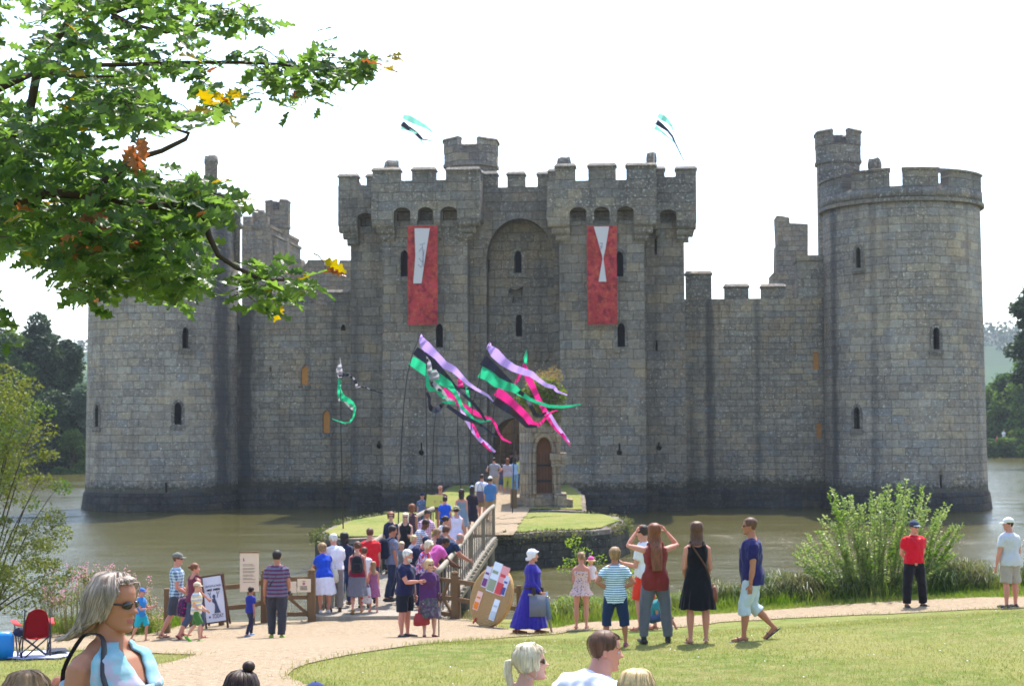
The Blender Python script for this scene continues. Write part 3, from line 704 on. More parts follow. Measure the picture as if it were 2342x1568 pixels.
# ---- turrets, chimneys and the far ranges
def turret(name, x0, x1, v, z0y, ytop, ystr, n=8, gaps=(), mat=S_PAR, broken=False, z0=None, merl=3, hgt=46):
    u0, u1 = cs(x0, ytop+60, v)[0], cs(x1, ytop+60, v)[0]; cx = (u0+u1)/2; r_ = (u1-u0)/2/(cos(pi/8) if n == 8 else 1)
    zt_ = cs((x0+x1)/2, ytop, v)[1]; zs2 = cs((x0+x1)/2, ystr, v)[1]
    z0 = 11 if z0 is None else z0
    B = MB(); rot = pi/8
    def rg(r2, z): return [(cx+r2*sin(2*pi*k/n+rot), v-r2*cos(2*pi*k/n+rot), z) for k in range(n)]
    B.loft([rg(r_*.93, z0), rg(r_*.93, zs2-.15), rg(r_*1.02, zs2-.1), rg(r_*1.02, zs2+.1), rg(r_*.98, zs2+.12), rg(r_*.98, zt_-.95)])
    o = B.obj(name, mat, castle, uvf=uvflat)
    for k in range(n):
        a0, a1 = 2*pi*k/n+rot, 2*pi*(k+1)/n+rot; 
        c_ = ((a0+a1)/2+pi) % (2*pi)-pi
        if any(abs(c_-g) < .2 for g in gaps): continue
        mbb = MB(); h = zt_-(.25*abs(nz(k*1.7, x0*.1)) if broken else 0)
        p = [(cx+q*sin(a), v-q*cos(a)) for q, a in ((r_, a0), (r_, a1), (r_*.68, a1), (r_*.68, a0))]
        mbb.loft([[(x, y, zt_-.97) for x, y in p], [(x, y, h-.16) for x, y in p]])
        p2 = [(cx+q*sin(a), v-q*cos(a)) for q, a in ((r_*1.05, a0), (r_*1.05, a1), (r_*.64, a1), (r_*.64, a0))]; p3 = [(cx+q*sin(a), v-q*cos(a)) for q, a in ((r_*.96, a0), (r_*.96, a1), (r_*.7, a1), (r_*.7, a0))]
        mbb.loft([[(x, y, h-.157) for x, y in p2], [(x, y, h-.09) for x, y in p2], [(x, y, h) for x, y in p3]])
        mbb.obj('merlon', mat, o, uvf=uvflat)
    return o
turret('stair_turret', 1018, 1138, 11.5, 0, 320, 383, gaps=(radians(0),), broken=True, z0=9)
turret('stair_turret', 1866, 1967, 8.2, 0, 301, 374, gaps=(radians(0),), broken=True, z0=0)
def ruin(name, poly, v0, v1, mat=S_WARM, label=None):
    """ragged wall: picture outline at depth v0, real thickness to v1"""
    P_ = [cs(x, y, v0) for x, y in poly]; B = MB(); B.prism(P_, v0, v1); o = B.obj(name, mat, castle, uvf=uvflat); fixn(o); return o
def roundshaft(name, x0, x1, ytop, v, z0, mat, lean=0, rough_top=True, flare=0):
    u0, u1 = cs(x0, ytop+20, v)[0], cs(x1, ytop+20, v)[0]; cx = (u0+u1)/2; r_ = (u1-u0)/2; zt_ = cs(x0, ytop, v)[1]
    B = MB(); n = 14
    rings = [[(cx+r_*f*sin(2*pi*k/n), v-r_*f*cos(2*pi*k/n), z+(0 if z < zt_-.2 else .16*nz(k*.9, x0*.37))) for k in range(n)] for f, z in ((.95, z0), (.93, zt_-.55-flare), (1.04, zt_-.5-flare), (1.05, zt_-.3), (.92, zt_))]
    B.loft(rings); return B.obj(name, mat, castle, True, uvf=uvflat)
for (a, b, t, v, z0) in [(879, 913, 371, 3, 16), (1274, 1306, 361, 3, 16), (1478, 1502, 351, 5, 16), (1985, 2016, 365, 7, 15)]:
    roundshaft('chimney', a, b, t, v, z0, S_PAR)
roundshaft('stair_turret', 468, 498, 357, 9, 12, S_PAR)
roundshaft('chimney', 536, 550, 430, 5.0, 14, S_PAR)
# south-west tower seen over the left wall, with its turret
o = ruin('inner_tower', [(553, 640), (553, 520), (560, 520), (562, 512), (583, 512), (583, 506), (604, 506), (604, 700), (553, 700)], 38, 46)
B = MB(); ua, ub2 = cs(555, 600, 36)[0], cs(617, 600, 36)[0]; uc = cs(662, 600, 42)[0]
z1_, z2_ = cs(590, 510, 36)[1], cs(640, 520, 40)[1]
B.box(ua, ub2, 36, 46, 0, z1_-.4); B.box(ua-.1, ub2+.1, 35.9, 46, z1_-.4, z1_-.15); B.box(ub2, uc, 37, 46.1, 0, z1_-1.0); B.box(ub2, uc+.1, 36.85, 46.2, z1_-1.0, z1_-.8)
for k in range(2): B.box(lerp(ua, ub2, k*.62), lerp(ua, ub2, k*.62+.3), 36, 36.7, z1_-.15, z1_+.55)
B.box(ua+1.3, ua+1.9, 35.95, 36.2, z1_-3.6, z1_-1.9)
B.obj('inner_tower', S_WARM, castle, uvf=uvflat)
turret('stair_turret', 609, 662, 41, 0, 457, 520, broken=True, mat=S_WARM, z0=8, gaps=(radians(0),))
roundshaft('chimney', 577, 606, 482, 39, 14, S_WARM)
# broken inner range behind the left wall and the far south range
ruin('inner_wall', [(662, 720), (662, 592), (688, 592), (690, 612), (702, 600), (704, 594), (740, 594), (742, 606), (775, 604), (777, 595), (812, 595), (812, 760), (662, 760)], 30, 31.4)
B = MB(); B.box(-24, 22, 44, 45.5, 0, cs(1000, 640, 44)[1]-3.2)
for q in range(-23, 22, 3): B.box(q, q+1.6, 44, 44.7, cs(1000, 640, 44)[1]-3.2, cs(1000, 640, 44)[1]-2.3)
B.obj('inner_wall', S_WARM, castle, uvf=uvflat)
B = MB(); B.box(-24, -22.6, 10, 44, 0, 10.5); B.obj('inner_wall', S_WARM, castle, uvf=uvflat)
B = MB(); B.box(21.5, 23, 10, 44, 0, 10.5); B.obj('inner_wall', S_WARM, castle, uvf=uvflat)
ruin('stair_turret', [(1774, 690), (1776, 560), (1779, 558), (1776, 493), (1790, 494), (1806, 498), (1806, 510), (1848, 512), (1848, 590), (1846, 700)], 30, 32.4)
u0, z0 = cs(1768, 700, 29.5); u1, z1 = cs(1780, 625, 29.5)
B = MB(); B.box(u0, cs(1848, 600, 29.5)[0], 29.4, 33, 0, z1); B.obj('inner_wall', S_WARM, castle, uvf=uvflat)
# courtyard floor
B = MB(); B.box(-22.5, 21.4, 8.6, 43.9, -.5, 1.6); B.obj('courtyard', GRASSM, castle)
B = MB(); B.box(du-dw/2+.01, du+dw/2-.01, VI-.2, 8.59, -.5, 1.5); B.obj('passage_floor', GRAVEL, castle, uvf=uvflat)
B = MB(); B.box(du-dw/2-.2, du+.15, 8.6, 9.6, 1.3, dz+.6); B.box(du+.15, du+dw/2+.3, 8.62, 9.58, dz-1.0, dz+.6); B.obj('passage_shade_plug', S_GATE, castle, uvf=uvflat)  # wall plug added at the passage end to darken its left side
castle.location = CORG
# vegetation growing on wall heads is part of the ruin stones
# ================================================================== island, barbican, bridge
PHI_B = atan2(1.1, 16)                      # the bridge runs slightly to the right
IS_STONE = stone('island_stone', .5, .28, (.95, 1, .95), .36, .1, 8, .3)
PALE = stone('island_coping', .9, .6, (1.08, 1.0, .94), 1.0, 0, 9, .2)
def zi(x, y): return 1.18+.05*nz(x*.4, y*.4)+(.28*sstep(63, 74, y) if y > 63 else 0)
def slab(name, poly, top, mat_side, mat_top, kind, zb=-.6, batter=.15):
    """ragged edged platform"""
    n = len(poly); cx = sum(p[0] for p in poly)/n; cy = sum(p[1] for p in poly)/n
    pts = []
    for i in range(n):
        a, b = Vector(poly[i]), Vector(poly[(i+1) % n]); k = max(1, int((b-a).length/.35))
        for q in range(k): pts.append(a.lerp(b, q/k))
    B = MB(); rings = []
    for (f, zf, r_) in ((batter, zb, .0), (batter*.5, .3, .1), (.02, -1, .07), (0, -2, .09)):
        ring = []
        for i, p in enumerate(pts):
            d = Vector((p.x-cx, p.y-cy)); d.normalize(); j = r_*nz(p.x*2.1, p.y*2.1, f*9+1)
            z = zb if zf == zb else (zf if zf > 0 else top(p.x, p.y)-(.16 if zf == -1 else 0)+.05*nz(p.x*1.6, p.y*1.6, 3))
            ring.append((p.x+d.x*(f+j), p.y+d.y*(f+j), z))
        rings.append(ring)
    B.loft(rings[:3], caps=False); 
    o = B.obj(name, mat_side, None, uvf=lambda co, nn: (co.x if abs(nn.y) > abs(nn.x) else co.y, co.z))
    C = MB(); C.loft([rings[2], rings[3], [(x-(x-cx)*.06, y-(y-cy)*.06, z+.02) for x, y, z in rings[3]]], caps=False)
    C.obj('coping', PALE, o, uvf=lambda co, nn: (co.x, co.y) if abs(nn.z) > .6 else ((co.x if abs(nn.y) > abs(nn.x) else co.y), co.z))
    T_ = MB(); inner_ = [Vector((x-(x-cx)*.05, y-(y-cy)*.05)) for x, y, z in rings[3]]
    m_ = len(inner_); xs2 = [p.x for p in inner_]; ys2 = [p.y for p in inner_]
    gr = [Vector((x, y)) for x in arange(min(xs2), max(xs2), .5) for y in arange(min(ys2), max(ys2), .5) if inpoly((x, y), [tuple(p) for p in inner_])]
    r_ = delaunay_2d_cdt(inner_+gr, [(i, (i+1) % m_) for i in range(m_)], [], 1, 1e-4)
    T_.v = [(p.x, p.y, top(p.x, p.y)+.05) for p in r_[0]]; T_.f = [tuple(f) for f in r_[2]]; T_.m = [0]*len(T_.f)
    T_.obj('turf', mat_top, o, smooth=True)
    return o, [tuple(p) for p in inner_]
def edge_pt(x, y, z):                       # picture point on a level
    d = ray(x, y); t = (z-CAMH)/d.z; p = CO+d*t; return (p.x, p.y)
octo = [edge_pt(723, 1218, 1.2), edge_pt(752, 1243, 1.2), edge_pt(1128, 1222, 1.2), edge_pt(1395, 1207, 1.2), edge_pt(1436, 1190, 1.2), edge_pt(1390, 1174, 1.2), edge_pt(1130, 1171, 1.2), edge_pt(905, 1171, 1.2), edge_pt(862, 1180, 1.2), edge_pt(790, 1192, 1.2)]
octo[1] = edge_pt(745, 1232, 1.2)
print('octagon', [(round(a, 1), round(b, 1)) for a, b in octo])
oo, octin = slab('octagon_island', octo, zi, IS_STONE, GRASSM, None)
MOSSL = leafmat('moss_leaf', (srgb(96, 104, 50), srgb(132, 124, 78), srgb(70, 84, 44)), .3, .7, 1)
def fringe(parent, poly, n, seed):
    rnd = random.Random(seed); B = MB(); m_ = len(poly)
    for _ in range(n):
        i_ = rnd.randrange(m_); a, b = poly[i_], poly[(i_+1) % m_]; t = rnd.random(); x, y = lerp(a[0], b[0], t), lerp(a[1], b[1], t)
        if nz(x*.9, y*.9, seed) < -.05: continue
        cx, cy = -.2, 57; L = hypot(x-cx, y-cy); ox, oy = (x-cx)/L, (y-cy)/L; f = rnd.uniform(.1, .55); z = zi(x, y)+.05-rnd.random()**2*.35
        d = Vector((ox*.5+rnd.gauss(0, .4), oy*.5+rnd.gauss(0, .4), rnd.uniform(-.7, .8))).normalized(); e = d.cross(Vector((rnd.gauss(0, 1), rnd.gauss(0, 1), 1))).normalized(); p_ = Vector((x+ox*f, y+oy*f, z)); s_ = rnd.uniform(.06, .16)
        B.add([p_, p_+d*s_*.5+e*s_*.25, p_+d*s_, p_+d*s_*.5-e*s_*.25], [(0, 1, 2, 3)])
    B.obj('moss', MOSSL, parent, kind='stuff')
fringe(oo, octin, 5200, 3)
tag(oo, 'low grassy stone octagon island standing in the moat at the end of the bridge', 'island')
bisl = [(-3.0, 64.2), (3.1, 64.2), (3.4, 72), (3.2, 83.2), (-3.4, 83.2), (-3.6, 70)]
ob, bin_ = slab('causeway', bisl, zi, IS_STONE, GRASSM, None)
tag(ob, 'grassy stone causeway from the barbican ruin to the castle gate', 'causeway')
# link between the two, and the gravel walk over both
def pathc(y): return lerp(-1.15, .1, (y-50)/30)
B = MB(); rows = []
for k in range(70):
    y = 50.6+k*.5
    w_ = 1.15+.1*nz(y*.8, 1); 
    if 60 < y: w_ = 1.25
    rows.append([(pathc(y)-w_+.08*nz(y, 9), y, zi(0, y)+.085 if y < 82 else 1.5), (pathc(y)+w_+.08*nz(y, 5), y, zi(0, y)+.085 if y < 82 else 1.5)])
B.loft(rows, closed=False, caps=False); B.obj('walkway', GRAVEL, kind='structure', smooth=True)
B = MB(); B.box(pathc(63)-1.5, pathc(63)+1.6, 61.6, 65.4, .4, 1.2); lk = B.obj('link_bridge', IS_STONE, uvf=uvflat); tag(lk, 'short stone link joining the octagon island to the causeway', 'bridge')
# ---- barbican ruin
S_BARB = stone('barbican_stone', .7, .45, (1.08, .98, .84), 1.5, .0, 12, .8)
def wp(x, y, D): p = at(x, y, D); return p.x, p.z
barb = empty('barbican_ruin', (0, 0, 0), 0, 'tall ruined stone fragment of the barbican with an arched wooden door, greenery on top', 'ruin')
D0, D1 = 66.0, 69.5
pl = [wp(*q, D0) for q in [(1187, 1170), (1192, 1130), (1196, 1080), (1194, 1000), (1190, 930), (1183, 905), (1196, 893), (1215, 880), (1235, 872), (1262, 868), (1281, 880), (1284, 940), (1283, 1010), (1281, 1080), (1284, 1130), (1287, 1170)]]
B = MB(); B.prism(pl, D0, D1); bo = B.obj('wall', S_BARB, barb, uvf=uvflat); fixn(bo)
xa, za = wp(1227, 1128, D0); xb, zb2 = wp(1262, 1000, D0); dcx = (xa+xb)/2
def ogive(cx, z0, z1, w_, n=7):
    p = [(cx-w_/2, z0), (cx+w_/2, z0)]; zs3 = z1-w_*.95
    for i in range(n): t = i/n; p.append((cx+w_/2*(1-t**1.7), zs3+(z1-zs3)*sin(t*pi/2)**.9))
    p.append((cx, z1))
    for i in range(n-1, -1, -1): t = i/n; p.append((cx-w_/2*(1-t**1.7), zs3+(z1-zs3)*sin(t*pi/2)**.9))
    return p
dw_ = (xb-xa)
c = MB(); c.prism(ogive(dcx, za, zb2, dw_), D0-.5, D0+.55); cme = c.mesh('c', DARK); cob = bpy.data.objects.new('c', cme); col.objects.link(cob); fixn(cob)
boolean(bo, [cob], uvflat)
OAKW = plain('old_oak', srgb(112, 78, 58), .8, .2, var=.35, sc=4)
dr = MB(); dr.prism(ogive(dcx, za, zb2, dw_*.98), D0+.3, D0+.36, 0)
for k in range(2): dr.box(dcx-dw_*.45, dcx+dw_*.45, D0+.27, D0+.3, lerp(za, zb2, .2+.28*k), lerp(za, zb2, .24+.28*k), 1)
for k in range(1, 5): dr.box(lerp(xa, xb, k/5)-.008, lerp(xa, xb, k/5)+.008, D0+.285, D0+.305, za+.05, zb2-.7, 1)
dr.obj('door', [OAKW, plain('iron', (.02, .02, .02), .6, .4)], barb)
mo = MB()
for (grow, yo, sc_) in ((.16, -.1, 1), (.36, -.04, 1)):
    o1 = ogive(dcx, za, zb2+grow, dw_+grow*2); o2 = ogive(dcx, za, zb2+grow-.12, dw_+grow*2-.2); n = len(o1)
    mo.add([(p[0], D0+yo, p[1]) for p in o1]+[(p[0], D0+yo, p[1]) for p in o2]+[(p[0], D0+.02, p[1]) for p in o1]+[(p[0], D0+.2, p[1]) for p in o2],
           [f for i in range(1, n) for j in [(i+1) % n] for f in [(i, j, n+j, n+i), (2*n+i, 2*n+j, j, i), (n+i, n+j, 3*n+j, 3*n+i)]])
mo.obj('door_moulding', S_BARB, barb, uvf=uvflat)
# shafts on the left jamb, projecting corbel, footing
for k, xx in enumerate((1193, 1199, 1206, 1213)):
    x_, z_ = wp(xx, 1165, D0); x2, z2 = wp(xx, 935+8*k, D0); s = MB(); s.tube([(x_, D0-.02, z_), (x_, D0-.02, z_+.5), (x_, D0-.02, z2)], [.15, .085, .08], 8); s.obj('shaft', S_BARB, barb, True, uvf=uvflat)
x_, z_ = wp(1284, 1050, D0); s = MB(); x2, z2 = wp(1296, 1042, D0)
s.box(x_-.5, x2, D0-.25, D0+.8, z_-.02, z_+.28); s.box(x_-.45, x2-.1, D0-.15, D0+.7, z_-.3, z_-.02); s.obj('corbel', S_BARB, barb, uvf=uvflat)
ft = MB()
for k in range(14):
    x_ = lerp(wp(1186, 1160, D0)[0]-.1, wp(1298, 1160, D0)[0], k/13); h = .35+.3*abs(nz(k*2.3, 4)); ft.box(x_-.2, x_+.22, D0-.35-.15*nz(k*.37, 2.3), D0+.9, 1.0, 1.25+h)
ft.obj('footing', S_BARB, barb, uvf=uvflat)
# ivy and dry weeds on top
IVY = leafmat('ivy_leaf', (srgb(84, 112, 40), srgb(130, 146, 56), srgb(104, 116, 50)), .45, .5, 1.2)
def cloud(name, spots, mat, size, per, parent=None, flat=.35, rnd=None, kind=None, label=None, cat=None, group=None, asp=1.6):
    """leaves scattered through ellipsoid lobes: spots (x, y, z, rx, ry, rz)"""
    rnd = rnd or random; B = MB(); U = rnd.uniform
    for (x, y, z, rx, ry, rz) in spots:
        for _ in range(per):
            while True:
                a, b, c = U(-1, 1), U(-1, 1), U(-1, 1); q = a*a+b*b+c*c
                if .05 < q < 1: break
            f = 1 if U(0, 1) < .35 else (1/sqrt(q))*U(.75, 1.08)
            p = Vector((x+a*f*rx, y+b*f*ry, z+c*f*rz)); s = size*U(.55, 1.25)
            d = Vector((rnd.gauss(0, 1), rnd.gauss(0, 1), rnd.gauss(0, .7)-.2)); d.normalize(); e = d.cross(Vector((rnd.gauss(0, 1), rnd.gauss(0, 1), rnd.gauss(0, 1))))
            e.normalize(); n_ = d.cross(e)*flat*s*.4
            B.add([p, p+d*s*.5+e*s*.5/asp+n_, p+d*s, p+d*s*.5-e*s*.5/asp+n_], [(0, 1, 2, 3)])
    return B.obj(name, mat, parent, kind=kind, label=label, cat=cat, group=group)
sp = []
random.seed(5)
for q in [(1200, 915), (1212, 900), (1225, 890), (1240, 905), (1250, 925), (1255, 945), (1262, 890), (1275, 900), (1245, 880), (1235, 935), (1262, 955), (1270, 925), (1222, 915)]:
    x_, z_ = wp(*q, D0-.2); sp.append((x_, D0+.1, z_, .4, .5, .36))
cloud('ivy', sp, IVY, .13, 260, barb)
sp = []
for q in [(1215, 868), (1235, 856), (1252, 858), (1268, 848), (1276, 862), (1262, 868)]:
    x_, z_ = wp(*q, D0); sp.append((x_, D0+1, z_, .25, .9, .25))
DRY = leafmat('dry_weed', (srgb(140, 122, 76), srgb(156, 134, 86), srgb(124, 118, 70)), .4, .7, 1.2)
cloud('dry_weeds', sp, DRY, .16, 120, barb, asp=5, kind='stuff')
# low remains of the wall to the right of it
B = MB(); B.box(*sorted((wp(1268, 1160, 65.6)[0], wp(1296, 1160, 65.6)[0])), 65.4, 66.9, 1.1, wp(1280, 1128, 65.6)[1]); B.obj('low_wall', S_BARB, barb, uvf=uvflat)
# ---- timber bridge
WOOD = None
def woodmat(name, a, b, warm=0):
    m = MT(name, .85, .15); n1 = m.noise(2.5, 5, .6, m.coord(scale=(6, 6, 1))); n2 = m.noise(1.1, 3, .6)
    m.base(m.mix(n1.outputs[0], a, b)); m.bump(m.noise(4, 5, .7, m.coord(scale=(9, 9, 1.2))).outputs[0], .6, .01); return m.mat
WOOD = woodmat('weathered_timber', srgb(92, 84, 72), srgb(150, 138, 118)); WOOD2 = woodmat('brown_timber', srgb(92, 72, 52), srgb(134, 108, 80)); WPALE = woodmat('pale_rail', srgb(128, 120, 108), srgb(176, 166, 150))
br = empty('timber_bridge', (0, 0, 0), 0, 'timber footbridge with baluster railings crossing from the bank to the octagon island', 'bridge')
RB0 = Vector((at(1000, 1276, 34.6).x, 34.6)); RB1 = Vector((at(1129, 1169, 50.6).x, 50.6))
LB0 = Vector((-4.42, 34.5)); LB1 = Vector((at(988, 1168, 48.8).x, 49.5))
def zd(y): return lerp(.62, 1.2, sstep(33, 50, y))
B = MB()
n = 110
for k in range(n):
    t0, t1 = k/n, (k+.93)/n
    a, b = LB0.lerp(LB1, t0), RB0.lerp(RB1, t0); c, d = LB0.lerp(LB1, t1), RB0.lerp(RB1, t1); z = zd(a.y)+.006*nz(k*1.3)
    B.add([(a.x-.1, a.y, z), (b.x+.1, b.y, z), (d.x+.1, d.y, z), (c.x-.1, c.y, z), (a.x-.1, a.y, z-.06), (b.x+.1, b.y, z-.06), (d.x+.1, d.y, z-.06), (c.x-.1, c.y, z-.06)],
          [(0, 1, 2, 3), (7, 6, 5, 4), (0, 4, 5, 1), (1, 5, 6, 2), (2, 6, 7, 3), (3, 7, 4, 0)])
B.obj('deck', WPALE, br)
for (A0, A1, right) in ((LB0, LB1, 0), (RB0, RB1, 1)):
    R_ = MB(); rr = MB()
    L = (A1-A0).length; nb_ = int(L/.56)
    pts = []
    for k in range(25):
        p = A0.lerp(A1, k/24); pts.append((p.x, p.y, zd(p.y)+1.0+.012*nz(k, right)))
    rr.tube(pts, [.075]*25, 8, flat=.75); rr.obj('handrail', WPALE, br, True)
    for k in range(nb_+1):
        p = A0.lerp(A1, k/nb_); z = zd(p.y); post = k % 7 == 0; w_ = .09 if post else .034
        R_.box(p.x-w_/2, p.x+w_/2, p.y-w_*.7, p.y+w_*.7, z-(.3 if post else .38), z+(1.0 if post else .97))
    R_.obj('balusters', WOOD, br)
    s = MB(); off = .09 if right else -.09
    s.bar((A0.x+off, A0.y, zd(A0.y)-.2), (A1.x+off, A1.y, zd(A1.y)-.2), .08, .12); s.obj('beam', WOOD, br)
    for k in range(24):
        e = MB(); p = A0.lerp(A1, (k+.5)/24); e.tube([(p.x-.25*(0 if right else 1)+.05, p.y, zd(p.y)-.1), (p.x+.14*right+.02, p.y, zd(p.y)-.1)], .042, 8); e.obj('joist', WPALE, br)
for k in range(6):
    t = (k+.5)/6
    for (A0, A1) in ((LB0, LB1), (RB0, RB1)):
        p = A0.lerp(A1, t); s = MB(); s.tube([(p.x, p.y, -.8), (p.x, p.y, zd(p.y)-.1)], .13, 10); s.obj('pile', WOOD, br)
# dense palings below the deck on the right, as on the old bridge
# ---- landing deck at the near end
B = MB()
p0, p1, p2, p3 = gray(722, 1421), gray(948, 1417), Vector((LB0.x+2.35, 34.75, .62)), Vector((at(722, 1392, 35.4).x, 35.4, .62))
for k in range(16):
    a, b = p0.lerp(p3, k/16), p1.lerp(p2, k/16); c, d = p0.lerp(p3, (k+.95)/16), p1.lerp(p2, (k+.95)/16)
    zt_ = lambda q: max(.60, gz(q.x, q.y)+.03) if q.y < 33.9 else .66
    B.add([(a.x, a.y, .74), (b.x, b.y, .74), (d.x, d.y, .74), (c.x, c.y, .74), (a.x, a.y, .5), (b.x, b.y, .5), (d.x, d.y, .5), (c.x, c.y, .5)], [(0, 1, 2, 3), (7, 6, 5, 4), (0, 4, 5, 1), (1, 5, 6, 2), (2, 6, 7, 3), (3, 7, 4, 0)])
ld = B.obj('landing_deck', WPALE); tag(ld, 'pale wooden landing deck between the gravel and the footbridge', 'deck')
print('deck', p0, p1, p2, p3, 'ground', gz(p0.x, p0.y), gz(p1.x, p1.y))
# octagon handrail posts by the gravel walk
def post(x, yb, yt, D, w_, name, label, mat=WOOD, cap=None, zb=None):
    a = at(x, yb, D); b = at(x, yt, D); B = MB()
    z0_ = a.z if zb is None else zb
    B.tube([(0, 0, -.25), (0, 0, b.z-z0_-.05), (0, 0, b.z-z0_)], [w_/2, w_/2, w_*.42], 10)
    o = B.obj(name, mat, smooth=False); o.location = (a.x, a.y, z0_); tag(o, label, 'post'); return o
post(1175, 1165, 1118, 65.0, .28, 'post', 'round timber post beside the gravel walk left of the barbican ruin', WOOD2)
# interpretation rail on the octagon
# ---- bank fence, gates, signs
def fence_run(name, pts, label, rails=(.0, -.42), group=None, post_w=.11, zr=None):
    t = empty(name, (0, 0, 0), 0, label, 'fence', group)
    P_ = [at(x, yt, D) for (x, yt, D) in pts]
    for p in P_:
        B = MB(); g = min(gz(p.x, p.y), .6); B.box(p.x-post_w/2, p.x+post_w/2, p.y-post_w/2, p.y+post_w/2, g-.3, p.z+.02); B.obj('post', WOOD2, t)
    for a, b in zip(P_, P_[1:]):
        for dz in rails:
            B = MB(); B.bar((a.x, a.y-.07, a.z-.06+dz), (b.x, b.y-.07, b.z-.06+dz), .05, .1); B.obj('rail', WOOD2 if dz else WPALE, t)
    return t
fence_run('rail_fence', [(440, 1338, 33.3), (507, 1334, 33.5), (577, 1328, 33.6), (662-58, 1320, 34.0)], 'low two rail timber fence on the bank behind the information board', (-.02, -.47))
fence_run('rail_fence', [(1047, 1320, 34.3), (1120, 1332, 33.6), (1187, 1340, 33.3)], 'two rail timber fence behind the straw target', (-.02, -.42))
fence_run('rail_fence', [(729, 1330, 35.2), (748, 1328, 36.0)], 'short rail at the left edge of the landing deck', (-.0, -.5))
def gate(name, x0, x1, yt, yb, D0_, D1_, label, braces=True, wires=True):
    t = empty(name, (0, 0, 0), 0, label, 'gate')
    a, b = at(x0, yt, D0_), at(x1, yt, D1_); a2, b2 = at(x0, yb, D0_), at(x1, yb, D1_); zb_ = (a2.z+b2.z)/2; zt_ = (a.z+b.z)/2
    P0, P1 = Vector((a.x, a.y, 0)), Vector((b.x, b.y, 0))
    def pt(s, z): q = P0.lerp(P1, s); return Vector((q.x, q.y, z))
    for s, nm in ((0, 'post'), (1, 'post')):
        B = MB(); q = pt(s, 0); B.box(q.x-.08, q.x+.08, q.y-.08, q.y+.08, zb_-.35, zt_+.1); B.tube([(q.x, q.y, zt_+.1), (q.x, q.y, zt_+.16), (q.x, q.y, zt_+.2)], [.07, .085, .04], 8); B.obj(nm, WOOD2, t)
    fr = MB()
    for z in (zt_-.03, lerp(zb_, zt_, .5), zb_+.06): fr.bar(pt(.06, z), pt(.94, z), .05, .09)
    fr.bar(pt(.07, zb_), pt(.07, zt_), .05, .08); fr.bar(pt(.93, zb_), pt(.93, zt_), .05, .08); fr.obj('frame', WOOD2, t)
    if braces:
        z0_, zm_, z1_ = zb_+.08, lerp(zb_, zt_, .5), zt_-.05
        q = MB(); q.bar(pt(.9, z0_), pt(.5, zm_), .04, .07); q.bar(pt(.1, z0_), pt(.5, zm_), .04, .07); q.bar(pt(.5, zm_), pt(.75, z1_), .04, .07); q.obj('brace', WOOD2, t)
    if wires:
        q = MB()
        for k in range(1, 7): q.bar(pt(k/7, zb_+.05), pt(k/7, zt_-.03), .01, .01)
        q.obj('wires', plain('galvanised_wire', (.35, .35, .35), .5, .5, .6), t)
    return t
gate('timber_gate', 606, 713, 1320, 1410, 33.9, 33.9, 'closed timber gate with diagonal brace and pinned notice left of the landing deck')
gate('timber_gate', 985, 1040, 1322, 1408, 34.9, 34.3, 'timber gate leaf folded back at the right edge of the landing deck', wires=False)
CREAM = plain('cream_board', srgb(226, 204, 178), .6, .3, var=.04); INK = plain('print_ink', srgb(120, 98, 92), .7, .2); PINKI = plain('pink_print', srgb(170, 100, 130), .7, .2)
def board(name, x0, x1, yt, yb, D, label, mat, mark, thick=.03, posts=True):
    t = empty(name, (0, 0, 0), 0, label, 'sign'); a = at(x0, yt, D); b = at(x1, yb, D)
    B = MB(); B.box(a.x, b.x, D, D+thick, b.z, a.z); B.obj('panel', mat, t)
    mark(t, a.x, b.x, b.z, a.z, D-.006); return t, a, b
def mk1(t, x0, x1, z0, z1, y):
    W, H = x1-x0, z1-z0; q = MB()
    rnd = random.Random(4)
    for k, f in enumerate([.70, .665, .60, .57, .52, .49, .43, .40, .34, .31, .24]):
        e = rnd.uniform(.62, .84); x = x0+.16*W
        while x < x0+e*W: L = rnd.uniform(.03, .1)*W; q.box(x, x+L, y, y+.004, z0+f*H, z0+(f+.011)*H); x += L+.02*W
    q.obj('text', INK, t); q = MB(); q.box(x0+.17*W, x0+.22*W, y, y+.004, z0+.78*H, z0+.87*H); q.box(x0+.19*W, x0+.25*W, y-.002, y+.004, z0+.80*H, z0+.83*H); q.obj('emblem', PINKI, t)
    q = MB(); q.box(x0-.01, x1+.01, y-.01, y+.05, z1+.002, z1+.03); q.box((x0+x1)/2-.05, (x0+x1)/2+.05, y+.04, y+.1, z0-.55, z0+.4); q.obj('support_post', WOOD2, t)
board('notice_board', 549, 591, 1264, 1352, 33.2, 'tall narrow cream notice board with lines of print on the bank fence', CREAM, mk1)
def mk2(t, x0, x1, z0, z1, y):
    W, H = x1-x0, z1-z0; q = MB()
    for f in (.42, .36, .28, .22, .16): q.box(x0+.2*W, x0+.72*W, y, y+.004, z0+f*H, z0+(f+.03)*H)
    q.box(x0+.38*W, x0+.6*W, y, y+.004, z0+.8*H, z0+.84*H)
    q.obj('text', INK, t); q = MB(); q.tube([(x0+.48*W, y, z0+.64*H), (x0+.48*W, y+.005, z0+.64*H)], .03, 10); q.obj('emblem', PINKI, t)
board('gate_notice', 680, 711, 1323, 1353, 33.78, 'small cream notice pinned to the right half of the timber gate', CREAM, mk2, .015)
board('gate_notice', 656, 678, 1330, 1355, 33.8, 'pale blank backing panels on the middle of the timber gate', CREAM, lambda *a: None, .01)
